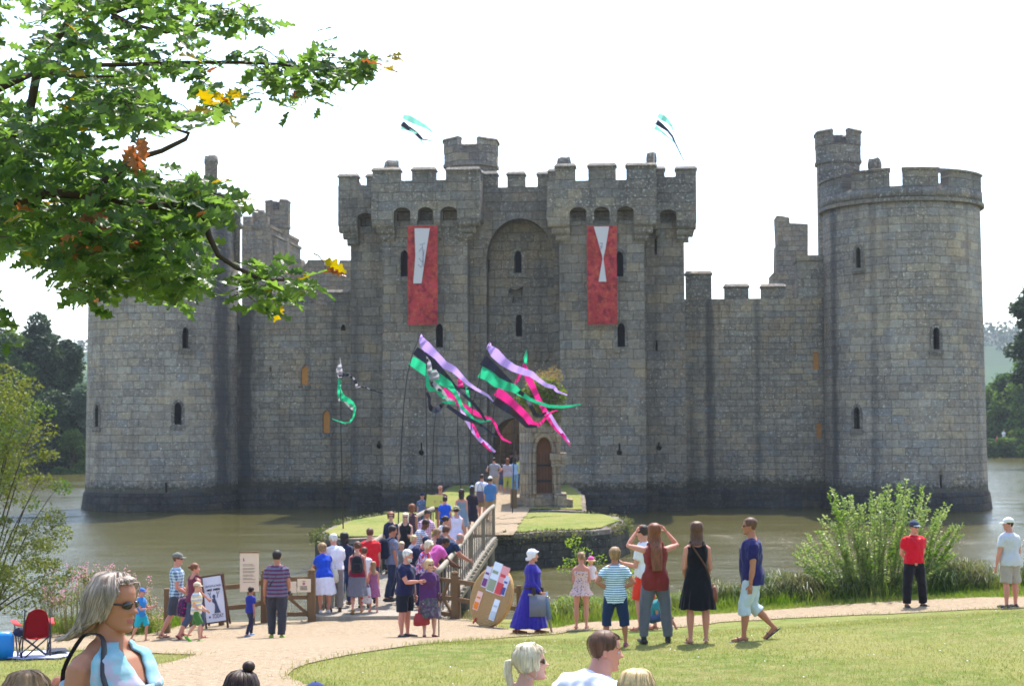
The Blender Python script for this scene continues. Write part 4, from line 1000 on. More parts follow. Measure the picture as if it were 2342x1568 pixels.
def text(body, size, mat, M, parent, name='text', align='CENTER', squash=1, bold=0):
    c = bpy.data.curves.new(name, 'FONT'); c.body = body; c.size = size; c.align_x = align; c.extrude = .002; c.offset = bold
    o = bpy.data.objects.new(name, c); col.objects.link(o); dg = bpy.context.evaluated_depsgraph_get()
    me = bpy.data.meshes.new_from_object(o.evaluated_get(dg)); bpy.data.objects.remove(o)
    o = bpy.data.objects.new(name, me); col.objects.link(o); me.materials.clear(); me.materials.append(mat)
    o.matrix_world = M @ Matrix.Diagonal((squash, 1, 1, 1)); o.parent = parent; o.matrix_parent_inverse = Matrix(); return o
# A-board with a printed robed figure
q_ = at(383, 1345, 31.8); B = MB(); B.box(-.06, .06, -.06, .06, -.3, q_.z-gz(q_.x, 31.8)); o = B.obj('post', WOOD2, label='lone square timber post left of the man in the check shirt', cat='post'); o.location = (q_.x, 31.8, gz(q_.x, 31.8))
ab = gray(496, 1438); H_ = 1.12; Wd = .43
aboard = empty('folding_sign', (ab.x, ab.y+.02, ab.z), radians(-6), 'white folding pavement sign with a printed robed figure and the word TODAY', 'sign')
WHITE = plain('white_paint', srgb(222, 220, 232), .5, .3, var=.03); INKB = plain('blue_grey_ink', srgb(84, 88, 112), .7, .2); DKW = plain('dark_stained_wood', srgb(88, 62, 48), .7, .25)
tl = Matrix.Rotation(radians(-9), 4, 'X') @ Matrix.Rotation(radians(-8.5), 4, 'Y')
B = MB(); B.box(-Wd/2, Wd/2, 0, .015, .16, H_, 0, tl); B.obj('panel', WHITE, aboard)
B = MB()
for s in (-1, 1): B.box(s*(Wd/2+.02)-.02, s*(Wd/2+.02)+.02, -.005, .03, 0, H_+.03, 0, tl)
B.box(-Wd/2-.04, Wd/2+.04, -.006, .03, H_, H_+.035, 0, tl); B.box(-Wd/2, Wd/2, -.005, .03, .13, .16, 0, tl); B.obj('frame', DKW, aboard)
B = MB(); bk = Matrix.Translation((-.06, .1, 0)) @ Matrix.Rotation(radians(14), 4, 'X') @ Matrix.Rotation(radians(-6.5), 4, 'Y')
for s in (-1, 1): B.box(s*(Wd/2+.02)-.02, s*(Wd/2+.02)+.02, .25, .28, 0, H_, 0, Matrix.Translation((-.02, 0, 0)) @ Matrix.Rotation(radians(13), 4, 'X') @ Matrix.Rotation(radians(-6.5), 4, 'Y'))
B.obj('back_leg', DKW, aboard)
TX = tl @ Matrix.Translation((0, -.006, 0)) @ Matrix.Rotation(radians(90), 4, 'X')
text('HISTORY & TALES', .058, INKB, TX @ Matrix.Translation((0, .90, 0)), aboard, squash=.74)
text('MEET  INSIDE', .056, plain('black_ink', (.02, .02, .03), .7, .2), TX @ Matrix.Translation((0, .82, 0)), aboard, bold=.003, squash=.86)
text('TODAY', .13, INKB, TX @ Matrix.Translation((.05, .235, 0)), aboard, squash=.56)
B = MB()
def flat(poly): 
    vs = [TX @ Vector((x, z, .002)) for x, z in poly]; B.add(vs, [tuple(range(len(vs)))])
flat([(.0, .61), (.04, .60), (.09, .42), (.12, .34), (-.02, .34), (-.0, .45)]); flat([(-.05, .64), (.02, .66), (.045, .58), (.0, .54), (-.045, .58)])
flat([(-.045+.04*cos(a), .70+.045*sin(a)) for a in [2*pi*k/10 for k in range(10)]] if False else [(.0+.035*cos(a), .695+.045*sin(a)) for a in [2*pi*k/10 for k in range(10)]])
for s in (-1, 1): flat([(s*.06, .66), (s*.075, .66), (s*.10, .745), (s*.135, .79), (s*.12, .79), (s*.085, .75)]); flat([(s*.065, .74), (s*.078, .74), (s*.08, .80), (s*.066, .80)])
flat([(-.13+.022*cos(a), .27+.022*sin(a)) for a in [2*pi*k/10 for k in range(10)]])
B.obj('printed_figure', INKB, aboard); 
# straw archery target used as a notice board
tg = empty('straw_target', (0, 0, 0), 0, 'round coiled straw archery target leaning on the fence with flyers pinned to it', 'target')
m = MT('coiled_straw', .85, .2); sx = m.n('ShaderNodeVectorMath', {'operation': 'LENGTH'}); m.l(m.tc.outputs['Object'], sx.inputs[0])
wv_ = m.math('SINE', m.math('MULTIPLY', sx.outputs['Value'], 190)); nn = m.noise(18, 4)
m.base(m.mix(m.ramp(wv_, [(0, 0), (1, 1)]), m.mix(nn.outputs[0], srgb(178, 136, 84), srgb(196, 158, 104)), m.mix(nn.outputs[0], srgb(206, 168, 112), srgb(224, 190, 138)))); m.bump(wv_, .7, .02); STRAW = m.mat
tb = gray(1118, 1434); tp = at(1128, 1292, tb.y+.42); R_ = .5*(tp.z-tb.z)/cos(radians(18))*1.0
tg.location = (tb.x+.02, tb.y+.18, tb.z+R_*cos(radians(17))); tg.rotation_euler = (radians(-17), radians(9), radians(-52))
B = MB(); n = 48; B.loft([[(r_*cos(2*pi*k/n), y, r_*sin(2*pi*k/n)) for k in range(n)] for r_, y in ((R_*.93, -.0), (R_*.985, .015), (R_, .05), (R_*.99, .09), (R_*.9, .11))]); B.obj('butt', STRAW, tg)
fl_ = [(-.36, .12, .17, .42, (srgb(220, 214, 228), srgb(120, 60, 120))), (-.17, .08, .26, .6, (srgb(226, 236, 246), srgb(150, 160, 130))), (.10, .08, .24, .58, (srgb(236, 160, 160), srgb(214, 70, 74))), (.27, .10, .16, .40, (srgb(216, 218, 232), srgb(70, 80, 150))), (-.38, -.36, .17, .38, (srgb(240, 196, 180), srgb(238, 130, 20))), (.19, -.42, .17, .42, (srgb(232, 240, 246), srgb(190, 206, 216)))]
for (x, z, w2, h2, cc) in fl_:
    k = R_/.62; x, z, w2, h2 = x*k, z*k, w2*k, h2*k; q = MB(); q.box(x, x+w2, -.012-.003*random.random(), -.006, z, z+h2, 0); q.box(x+.02, x+w2-.02, -.019, -.013, z+.02, z+h2*.42, 1); q.box(x+.03, x+w2*.8, -.019, -.013, z+h2*.62, z+h2*.72, 1)
    q.obj('flyer', [plain('flyer', cc[0], .6, .3, var=.04), plain('flyer_print', cc[1], .6, .3, var=.1)], tg)
q = MB(); q.tube([(-.2*k, -.02, -.62*k), (-.17*k, -.02, -.50*k)], .02, 6); q.obj('red_mark', plain('red_paint', srgb(200, 60, 50)), tg)
# ---- banners on the gatehouse
def banner(px0, px1, yt, yb, white, scrib, label):
    pv = -.72
    t = empty('banner', castle.location, -CA, label, 'banner', 'red banners hung on the gatehouse towers')
    u0, z1 = cs(px0, yt, pv); u1, z0 = cs(px1, yb, pv); nu, nv_ = 8, 24; B = MB(); rows = []
    for j in range(nv_+1):
        z = lerp(z1, z0, j/nv_); rows.append([(lerp(u0, u1, i/nu)+.03*nz(j*.3, i*.6+.3), pv+.09*nz(i*.45+.2, j*.22, px0*.013)*min(1, j/5), z) for i in range(nu+1)])
    B.loft(rows, closed=False, caps=False)
    m = MT('red_banner_cloth', .85, .15); a = m.noise(1.1, 5, .65, m.coord(loc=(px0, 0, 0))); b = m.noise(5, 4, .7)
    c = m.mix(m.ramp(a.outputs[0], [(.35, 0), (.65, 1)]), srgb(150, 50, 50), srgb(196, 70, 76)); c = m.mix(m.ramp(b.outputs[0], [(.5, 0), (.68, .7)]), c, srgb(190, 108, 62)); c = m.mix(m.ramp(m.noise(3, 5, .7, m.coord(loc=(9, 0, px0))).outputs[0], [(.5, 0), (.62, .8)]), c, srgb(112, 36, 54))
    m.base(c); B.obj('cloth', m.mat, t, True)
    q = MB(); P_ = [cs(x, y, pv-.05) for x, y in white]; q.prism(P_, pv-.055, pv-.05); q.obj('white_shape', plain('white_cloth', srgb(206, 200, 204), .8, .2, var=.05), t)
    q = MB()
    for (x0_, y0_, x1_, y1_) in scrib:
        a_, b_ = cs(x0_, y0_, pv-.06), cs(x1_, y1_, pv-.06); q.bar((a_[0], pv-.06, a_[1]), (b_[0], pv-.06, b_[1]), .006, .035)
    q.obj('drawing', plain('pencil', srgb(140, 134, 158), .8, .1), t)
    q = MB(); q.tube([(u0-.1, pv+.03, z1+.02), (u1+.1, pv+.03, z1+.02)], .035, 8); q.obj('pole', WOOD, t)
    q = MB()
    for s in (.15, .85): u = lerp(u0, u1, s); q.bar((u, pv+.03, z1), (u, pv+.03, z1+3.1), .012, .012)
    q.obj('cord', DKW, t)
banner(932, 1001, 517, 742, [(948, 522), (983, 522), (973, 585), (964, 648), (945, 648), (950, 585)], [(960, 560, 972, 556), (958, 575, 966, 566), (966, 560, 969, 610), (958, 590, 966, 600), (956, 605, 964, 612), (970, 570, 965, 610)], 'long red banner with a white tapering strip hung on the left gatehouse tower')
banner(1342, 1412, 517, 741, [(1358, 518), (1393, 518), (1385, 568), (1380, 590), (1387, 644), (1369, 644), (1378, 592), (1377, 585)], [(1372, 556, 1378, 556), (1372, 563, 1378, 565), (1374, 570, 1378, 556)], 'long red banner with a white hourglass shape hung on the right gatehouse tower')
# ---- tall tailed flags
AQUA = cloth(srgb(150, 226, 204), rough=.5); GRN = cloth(srgb(46, 196, 142), rough=.5); BLK = cloth(srgb(50, 48, 64), rough=.6); LIL = cloth(srgb(200, 166, 234), rough=.5); MAG = cloth(srgb(232, 40, 138), rough=.5); GRY = cloth(srgb(176, 170, 178), rough=.5)
def translu(mat, k=.45):
    t = mat.node_tree; 
    if any(n.type == 'BSDF_TRANSLUCENT' for n in t.nodes): return
    p = next(n for n in t.nodes if n.type == 'BSDF_PRINCIPLED'); o = next(n for n in t.nodes if n.type == 'OUTPUT_MATERIAL')
    tr = t.nodes.new('ShaderNodeBsdfTranslucent'); mx = t.nodes.new('ShaderNodeMixShader'); mx.inputs[0].default_value = k
    lk_ = p.inputs['Base Color'].links
    if lk_: t.links.new(lk_[0].from_socket, tr.inputs[0])
    t.links.new(p.outputs[0], mx.inputs[1]); t.links.new(tr.outputs[0], mx.inputs[2]); t.links.new(mx.outputs[0], o.inputs[0])
for m_ in (AQUA, GRN, LIL, MAG, GRY): translu(m_)
def ribbon(parent, pts, D, mat, name='streamer', seed=0):
    """pts: (x, y, width) along the middle line, flying at distance D with some depth of its own"""
    B = MB(); rows = []; P_ = []
    for k in range(len(pts)-1):
        n = 4
        for q in range(n): P_.append(tuple(lerp(a, b, q/n) for a, b in zip(pts[k], pts[k+1])))
    P_.append(pts[-1]); n = len(P_)
    for i, (x, y, w_) in enumerate(P_):
        x2, y2, _ = P_[min(i+1, n-1)]; x1_, y1_, _ = P_[max(i-1, 0)]; dx, dy = x2-x1_, y2-y1_; L = hypot(dx, dy) or 1
        nx, ny = -dy/L*w_/2, dx/L*w_/2; d = D+.5*nz(i*.22, seed)*min(1, i/4); tw = .12*nz(i*.17+seed, 4.3)*w_/28
        rows.append([at(x-nx, y-ny, d-tw), at(x, y, d+.03*nz(i*.3, seed+2)), at(x+nx, y+ny, d+tw)])
    B.loft(rows, closed=False, caps=False)
    o = B.obj(name, mat, parent, True)
    return o
def pole(parent, pts, D, base, r=.022):
    P_ = [at(x, y, D) for x, y in pts]; b = Vector(base) if base else None
    if b: P_.append(b)
    B = MB(); n = len(P_); B.tube(P_, [lerp(.012, r, i/(n-1)) for i in range(n)], 6); B.obj('pole', DARKM, parent, True)
DARKM = plain('black_pole', (.02, .02, .025), .5, .4)
def on(x, y): return edge_pt(x, y, 1.22)+(1.2,)
G_ = 'tailed flags on tall bending poles'
def s2(pts): return [(x/1.0931, y/1.0931, w_) for x, y, w_ in pts]
def z3(pts): return [((800+x/3.136)/1.0931, (800+y/3.136)/1.0931, w_/3.43) for x, y, w_ in pts]
def z7(pts): return [((1180+x/5.407)/1.0931, (840+y/5.407)/1.0931, w_/5.91) for x, y, w_ in pts]
def z5(pts): return [((800+x/7.84)/1.0931, (880+y/7.84)/1.0931, w_/8.57) for x, y, w_ in pts]
def z6(pts): return [((1000+x/4.75)/1.0931, (820+y/4.75)/1.0931, w_/5.19) for x, y, w_ in pts]
# 1 grey and green small flag, left
f1 = empty('tailed_flag', (0, 0, 0), 0, 'small grey and green twisted tailed flag on the leftmost pole', 'flag', G_); D = 54.5
ribbon(f1, z5([(388, 100, 6), (392, 220, 45), (378, 340, 120), (388, 430, 110), (388, 500, 60)]), D, GRY)
ribbon(f1, z5([(360, 460, 50), (460, 440, 70), (560, 450, 50), (620, 490, 40), (700, 580, 60), (725, 660, 60), (800, 680, 26), (900, 690, 30), (980, 730, 24), (1100, 765, 20), (1235, 805, 20)]), D, BLK, seed=2)
ribbon(f1, z5([(590, 450, 14), (650, 510, 40), (720, 600, 50), (710, 690, 40), (790, 675, 20), (880, 680, 24), (980, 725, 20)]), D-.08, GRY, seed=2)
ribbon(f1, z5([(380, 520, 55), (382, 620, 60), (372, 720, 70), (400, 820, 110), (440, 900, 130), (540, 930, 90), (620, 1010, 110), (680, 1080, 60), (672, 1180, 45), (650, 1280, 40), (580, 1370, 32), (490, 1390, 28), (380, 1355, 24), (240, 1310, 14)]), D, GRN, seed=4)
ribbon(f1, z5([(360, 930, 50), (470, 930, 60), (560, 1010, 90), (640, 1100, 70), (710, 1090, 50)]), D+.1, GRY, seed=6)
pole(f1, [(s[0], s[1]) for s in z5([(384, 110, 0), (405, 900, 0), (408, 1500, 0)])], D, on(785, 1208))
# 2 big lilac black green
f2 = empty('tailed_flag', (0, 0, 0), 0, 'large lilac, black and green tailed flag, left one of the two biggest', 'flag', G_); D = 53.0
ribbon(f2, z6([(250, 70, 12), (250, 120, 60), (295, 200, 118), (400, 310, 110), (520, 430, 95), (640, 490, 80), (720, 570, 60), (800, 650, 45), (900, 720, 36), (1045, 800, 30), (1110, 870, 12)]), D, LIL)
ribbon(f2, z6([(180, 265, 100), (260, 320, 110), (380, 410, 110), (480, 510, 90), (570, 590, 50), (640, 680, 40), (760, 790, 36), (880, 900, 36), (960, 1000, 36), (1020, 1100, 24)]), D, BLK, seed=3)
ribbon(f2, z6([(130, 380, 110), (220, 440, 125), (320, 510, 125), (460, 600, 125), (580, 670, 90), (640, 740, 50), (700, 850, 46), (740, 940, 40), (800, 1000, 34), (880, 1090, 30), (960, 1110, 26), (1080, 1090, 20)]), D, GRN, seed=5)
pole(f2, [(s[0], s[1]) for s in z6([(250, 60, 0), (150, 300, 0), (85, 560, 0), (45, 900, 0), (20, 1300, 0)])], D, on(910, 1215))
# 3 grey black green behind it
f3 = empty('tailed_flag', (0, 0, 0), 0, 'tangled grey, black and green tailed flag just right of the large left one', 'flag', G_); D = 55.5
ribbon(f3, z6([(312, 335, 6), (345, 400, 40), (350, 480, 60), (345, 540, 50), (380, 620, 40), (440, 700, 60), (500, 760, 60), (560, 840, 40), (640, 870, 40)]), D-3, GRY, seed=1)
ribbon(f3, z6([(400, 500, 60), (420, 560, 90), (430, 610, 60)]), D-3.05, GRY, seed=1)
ribbon(f3, z6([(320, 350, 30), (340, 560, 30), (390, 680, 36), (480, 740, 30), (560, 830, 30)]), D-2.9, BLK, seed=5)
ribbon(f3, z6([(325, 560, 40), (330, 680, 50), (360, 730, 50), (430, 720, 50), (480, 780, 46), (530, 830, 40)]), D-3, GRN, seed=6)
ribbon(f3, z6([(320, 760, 30), (350, 830, 40), (350, 900, 30), (370, 960, 60), (430, 970, 80), (480, 930, 50), (520, 890, 30)]), D-3, BLK, seed=8)
ribbon(f3, z6([(500, 880, 20), (580, 880, 40), (660, 890, 36)]), D-3.05, GRN, seed=9)
ribbon(f3, z6([(560, 920, 40), (660, 990, 46), (760, 1060, 60), (880, 1110, 40), (960, 1150, 30), (1045, 1210, 26), (1150, 1300, 14)]), D-3, BLK, seed=11)
pole(f3, [(s[0], s[1]) for s in z6([(315, 340, 0), (305, 700, 0), (312, 1000, 0), (318, 1500, 0)])], D-3, on(974, 1212))
# 4 magenta black lilac lower
f4 = empty('tailed_flag', (0, 0, 0), 0, 'magenta tailed flag trailing below the large left one', 'flag', G_); D = 57
ribbon(f4, z6([(520, 715, 30), (590, 790, 60), (660, 870, 60), (740, 920, 60), (830, 970, 66), (920, 1020, 50), (1010, 1060, 36), (1075, 1070, 30), (1130, 1130, 28), (1170, 1240, 26), (1215, 1310, 26), (1320, 1360, 20)]), D, MAG, seed=2)
ribbon(f4, z6([(700, 590, 16), (715, 650, 70), (720, 700, 70)]), D, MAG, seed=3)
ribbon(f4, z6([(690, 700, 30), (800, 715, 34), (880, 730, 20)]), D, BLK, seed=3)
ribbon(f4, z6([(690, 740, 26), (700, 860, 26), (740, 990, 40), (800, 1110, 40), (870, 1230, 40), (960, 1330, 50), (1045, 1390, 36), (1130, 1470, 26)]), D, LIL, seed=4)
ribbon(f4, z6([(840, 1120, 20), (890, 1190, 34), (930, 1290, 34), (1000, 1380, 30), (1080, 1460, 18)]), D-.05, MAG, seed=5)
ribbon(f4, z6([(790, 700, 30), (810, 800, 34), (830, 930, 24)]), D, GRN, seed=5)
pole(f4, [(s[0], s[1]) for s in z6([(700, 600, 0), (685, 900, 0), (683, 1200, 0), (700, 1600, 0)])], D, on(1060, 1190))
pole(f3, [(s[0], s[1]) for s in z6([(430, 960, 0), (400, 1250, 0), (390, 1560, 0)])], D-2, on(985, 1205))
# 5 big lilac black green, right
f5 = empty('tailed_flag', (0, 0, 0), 0, 'large lilac, black and green tailed flag, right one of the two biggest', 'flag', G_); D = 54
ribbon(f5, z7([(245, 85, 14), (235, 150, 80), (305, 225, 138), (420, 340, 120), (560, 430, 100), (700, 480, 95), (800, 510, 85), (900, 590, 60), (1000, 660, 55), (1110, 690, 50), (1150, 745, 34), (1290, 795, 14)]), D, LIL, seed=1)
ribbon(f5, z7([(150, 320, 150), (250, 400, 130), (350, 490, 110), (470, 600, 90), (560, 690, 70), (700, 800, 50), (790, 930, 50), (850, 1060, 60), (930, 1080, 40), (1000, 1030, 26)]), D+.1, BLK, seed=3)
ribbon(f5, z7([(110, 480, 160), (220, 530, 150), (330, 620, 140), (450, 670, 120), (560, 700, 110), (660, 780, 70), (780, 850, 46), (900, 900, 44), (1040, 945, 44), (1200, 955, 40), (1360, 940, 30), (1470, 920, 18)]), D, GRN, seed=5)
pole(f5, [(s[0], s[1]) for s in z7([(245, 80, 0), (130, 380, 0), (90, 640, 0), (10, 900, 0), (-30, 1500, 0)])], D, on(1076, 1200))
# 6 magenta black, below
f6 = empty('tailed_flag', (0, 0, 0), 0, 'magenta and black tailed flag below the large right one', 'flag', G_); D = 58
ribbon(f6, z7([(330, 740, 130), (430, 810, 120), (540, 900, 100), (650, 1000, 90), (740, 1090, 90), (800, 1180, 80), (900, 1195, 50), (940, 1170, 40), (1000, 1090, 24), (1080, 1020, 20), (1160, 1000, 14)]), D, MAG, seed=2)
ribbon(f6, z7([(310, 860, 110), (420, 940, 110), (540, 1020, 90), (650, 1110, 80), (740, 1210, 60), (880, 1220, 30)]), D+.1, BLK, seed=4)
pole(f6, [(s[0], s[1]) for s in z7([(335, 680, 0), (305, 930, 0), (270, 1200, 0), (240, 1550, 0)])], D, on(1110, 1185))
# 7 green tipped magenta, far
f7 = empty('tailed_flag', (0, 0, 0), 0, 'narrow green tipped magenta tailed flag in front of the barbican ruin', 'flag', G_); D = 62
ribbon(f7, z7([(735, 190, 8), (722, 300, 50), (728, 380, 30)]), D, GRN, seed=2)
ribbon(f7, z7([(705, 370, 40), (720, 450, 70), (760, 560, 90), (830, 700, 80), (890, 840, 70), (960, 960, 70), (1020, 1080, 60), (1110, 1210, 60), (1220, 1330, 46), (1310, 1440, 30), (1320, 1480, 10)]), D, MAG, seed=6)
ribbon(f7, z7([(1000, 1010, 30), (1060, 1070, 44), (1150, 1220, 44), (1250, 1340, 36), (1315, 1430, 20)]), D-.1, LIL, seed=6)
ribbon(f7, z7([(660, 480, 50), (620, 580, 40), (580, 650, 20)]), D, MAG, seed=7)
pole(f7, [(s[0], s[1]) for s in z7([(740, 200, 0), (600, 600, 0), (575, 1000, 0), (565, 1600, 0)])], D, on(1172, 1176))
# two on the gatehouse roof
f8 = empty('roof_flag', (0, 0, 0), 0, 'small green and black streamer flag over the left gatehouse tower', 'flag', 'streamer flags over the gatehouse roof'); D = 86
def zz(pts): return [((960+x/3.0026)/1.0931, (260+y/3.0026)/1.0931, w_/3.28) for x, y, w_ in pts]
ribbon(f8, zz([(145, 95, 30), (190, 110, 50), (250, 140, 40), (310, 170, 26), (345, 195, 14), (372, 220, 4)]), D, AQUA)
ribbon(f8, zz([(135, 145, 40), (180, 180, 34), (230, 210, 26), (265, 245, 26), (290, 265, 12), (365, 278, 5)]), D, BLK, seed=2)
ribbon(f8, zz([(128, 175, 30), (180, 190, 20), (240, 220, 14), (280, 275, 14), (300, 310, 4)]), D+.05, AQUA, seed=3)
PALEM = plain('pale_pole', srgb(210, 214, 214), .5, .4)
B = MB(); p_ = [at((960+x/3.0026)/1.0931, (260+y/3.0026)/1.0931, D) for x, y in ((150, 75), (120, 190), (112, 330), (110, 500))]; B.tube(p_, [.008, .012, .016, .02], 5); B.obj('pole', PALEM, f8)
f9 = empty('roof_flag', (0, 0, 0), 0, 'small green and black streamer flag with a long tail over the right gatehouse tower', 'flag', 'streamer flags over the gatehouse roof')
ribbon(f9, zz([(2060, 85, 30), (2095, 105, 46), (2130, 130, 30), (2160, 170, 16), (2178, 225, 6)]), D, AQUA)
ribbon(f9, zz([(2045, 135, 40), (2080, 160, 34), (2130, 200, 18), (2165, 245, 16), (2185, 290, 12), (2215, 350, 8), (2265, 455, 5)]), D, BLK, seed=2)
ribbon(f9, zz([(2035, 175, 34), (2080, 205, 16), (2140, 255, 10), (2185, 290, 10), (2225, 375, 8), (2262, 450, 4)]), D+.05, AQUA, seed=3)
B = MB(); p_ = [at((960+x/3.0026)/1.0931, (260+y/3.0026)/1.0931, D) for x, y in ((2064, 68), (2032, 195), (2028, 330), (2026, 500))]; B.tube(p_, [.008, .012, .016, .02], 5); B.obj('pole', PALEM, f9)
# ================================================================== people
SKINS = {'pale': srgb(206, 158, 136), 'pink': srgb(202, 140, 120), 'tan': srgb(176, 120, 92), 'brown': srgb(112, 72, 52)}
def skinmat(k):
    kk = ('skin', k)
    if kk in _mc: return _mc[kk]
    c = SKINS[k]; m = MT('skin_'+k, .55, .35); n = m.noise(12, 4); n2 = m.noise(3, 2)
    q = m.mix(n.outputs[0], tuple(x*.92 for x in c), tuple(min(1, x*1.06) for x in c)); q = m.mix(m.ramp(n2.outputs[0], [(.45, 0), (.7, .35)]), q, (c[0]*1.0, c[1]*.74, c[2]*.7))
    m.base(q); m.p.inputs['Subsurface Weight'].default_value = .12; m.p.inputs['Subsurface Radius'].default_value = (.02, .008, .004); m.p.inputs['Subsurface Scale'].default_value = .5
    m.bump(m.noise(90, 3).outputs[0], .08, .003); _mc[kk] = m.mat; return m.mat
def hairmat(c):
    kk = ('hair', c)
    if kk in _mc: return _mc[kk]
    m = MT('hair', .55, .35); a = m.noise(30, 4, .7, m.coord(scale=(1, 1, .18))); b = m.noise(6, 3)
    q = m.mix(m.ramp(a.outputs[0], [(.35, 0), (.65, 1)]), tuple(x*.5 for x in c), tuple(min(1, x*1.25) for x in c)); q = m.mix(m.ramp(b.outputs[0], [(.4, 0), (.6, .4)]), q, tuple(x*.7 for x in c))
    m.base(q); m.bump(a.outputs[0], .5, .006); _mc[kk] = m.mat; return m.mat
HAIR = {'black': srgb(32, 26, 26), 'dark': srgb(58, 40, 34), 'brown': srgb(98, 66, 48), 'auburn': srgb(130, 78, 50), 'light': srgb(158, 124, 88), 'blond': srgb(214, 186, 136), 'platinum': srgb(232, 216, 186), 'grey': srgb(160, 156, 152), 'white': srgb(214, 212, 210), 'ash': srgb(178, 160, 146)}
LIP = plain('lips', srgb(172, 92, 88), .5, .4); EYEW = plain('eye_white', srgb(226, 222, 218), .3, .5, var=.02); EYED = plain('eye_iris', srgb(44, 34, 28), .3, .6, var=.02)
BROW = plain('eyebrow', srgb(84, 62, 46), .8, .2); GLASS = plain('dark_lens', (.012, .012, .014), .12, .6, var=0, bump=0)
HEADP = [(-.50, .05, -.31, -.15), (-.475, .12, -.355, -.06), (-.43, .175, -.372, .02), (-.36, .215, -.37, .12), (-.28, .245, -.362, .21), (-.18, .272, -.365, .29), (-.08, .298, -.372, .345), (.02, .315, -.372, .385), (.12, .326, -.385, .41), (.22, .328, -.375, .42), (.31, .31, -.335, .395), (.39, .262, -.262, .33), (.45, .19, -.17, .24), (.485, .12, -.09, .15), (.50, .035, -.0, .06)]
def headring(z):
    z = max(-.5, min(.5, z))
    for a, b in zip(HEADP, HEADP[1:]):
        if z <= b[0]:
            t = (z-a[0])/(b[0]-a[0]); t2 = t
            return [lerp(a[i], b[i], t2) for i in (1, 2, 3)]
    return HEADP[-1][1:]
def headpt(th, z, off=0):
    """th 0 = face (-y), + towards the person's left (+x)"""
    w_, yf, yb = headring(z); yc = .04 if z > -.2 else lerp(-.12, .04, sstep(-.5, -.2, z)); yc = max(yf+.02, min(yb-.02, yc))
    c, s = cos(th), sin(th); e = .92
    x = (w_+off)*math.copysign(abs(s)**e, s); d = (yc-yf) if c > 0 else (yb-yc)
    y = yc-math.copysign(abs(c)**e, c)*(d+off)
    return x, y
def head_mesh(B, T, hh, seg=24, rows=22, skin=0, lip=1, eyw=2, eyd=3, brow=4, eyes=True, female=False, nose=1.0):
    """T: 4x4 placing a unit head (height 1, face -y)"""
    rings = []; lipf = []
    g = lambda a, b, s: exp(-((a-b)/s)**2)
    zsx = [-.5+1.0*i/rows for i in range(rows+1)]
    for z in zsx:
        r = []
        for k in range(seg):
            th = 2*pi*k/seg; x, y = headpt(th, z)
            if cos(th) > .3:
                n = -.02-.05*g(z, -.02, .07)
                y -= nose*(.105*g(z, -.125, .045)+.06*g(z, -.06, .07)+.03*g(z, .02, .05))*g(x, 0, .055)
                y -= .03*g(z, -.145, .03)*g(abs(x), .06, .03)
                y += .045*g(z, .0, .06)*g(abs(x), .135, .075)
                y -= .018*g(z, .085, .035)*g(abs(x), .12, .12)*(0.5 if female else 1)
                y -= .028*(g(z, -.262, .02)+g(z, -.312, .024))*g(x, 0, .10); y += .018*g(z, -.287, .010)*g(x, 0, .10)
                y -= .022*g(z, -.43, .05)*g(x, 0, .09); y += .02*g(z, -.365, .03)*g(x, 0, .12)
                y -= .012*g(z, -.15, .1)*g(abs(x), .19, .06)
            r.append(T @ Vector((x, y, z)))
        rings.append(r)
    n0 = len(B.f); B.loft(rings, skin)
    for i in range(rows):
        zc = (zsx[i]+zsx[i+1])/2
        if -.335 < zc < -.245:
            for k in range(seg):
                th = 2*pi*(k+.5)/seg; x, y = headpt(th, zc)
                if cos(th) > 0 and abs(x) < .105-(abs(zc+.288)*.8): B.m[n0+i*seg+k] = lip
    for s in (-1, 1):
        M3 = T.to_3x3(); c = T @ Vector((s*.315, .045, -.03))
        rr = []
        for (a, r_, t_) in ((0, .03, .0), (.35, .06, .02), (.7, .075, .05), (1, .05, .075)):
            pass
        B.ball(c, (1, 1, 1), skin, 8, 6, M3 @ Matrix(((.035, 0, s*0), (0, .062, .01), (0, 0, .10))) @ Matrix.Identity(3))
        if eyes:
            B.ball(T @ Vector((s*.132, -.325, .0)), (1, 1, 1), eyw, 8, 6, M3 @ Matrix.Diagonal((.052, .03, .026)))
            B.ball(T @ Vector((s*.132, -.345, .0)), (1, 1, 1), eyd, 8, 6, M3 @ Matrix.Diagonal((.024, .014, .024)))
            pts = [T @ Vector((s*x, headpt(math.asin(min(.95, x/.33)), .08)[1]-.018, z)) for x, z in ((.06, .072), (.12, .092), (.2, .078))]
            B.tube(pts, [.010*hh, .014*hh, .006*hh], 5, brow)
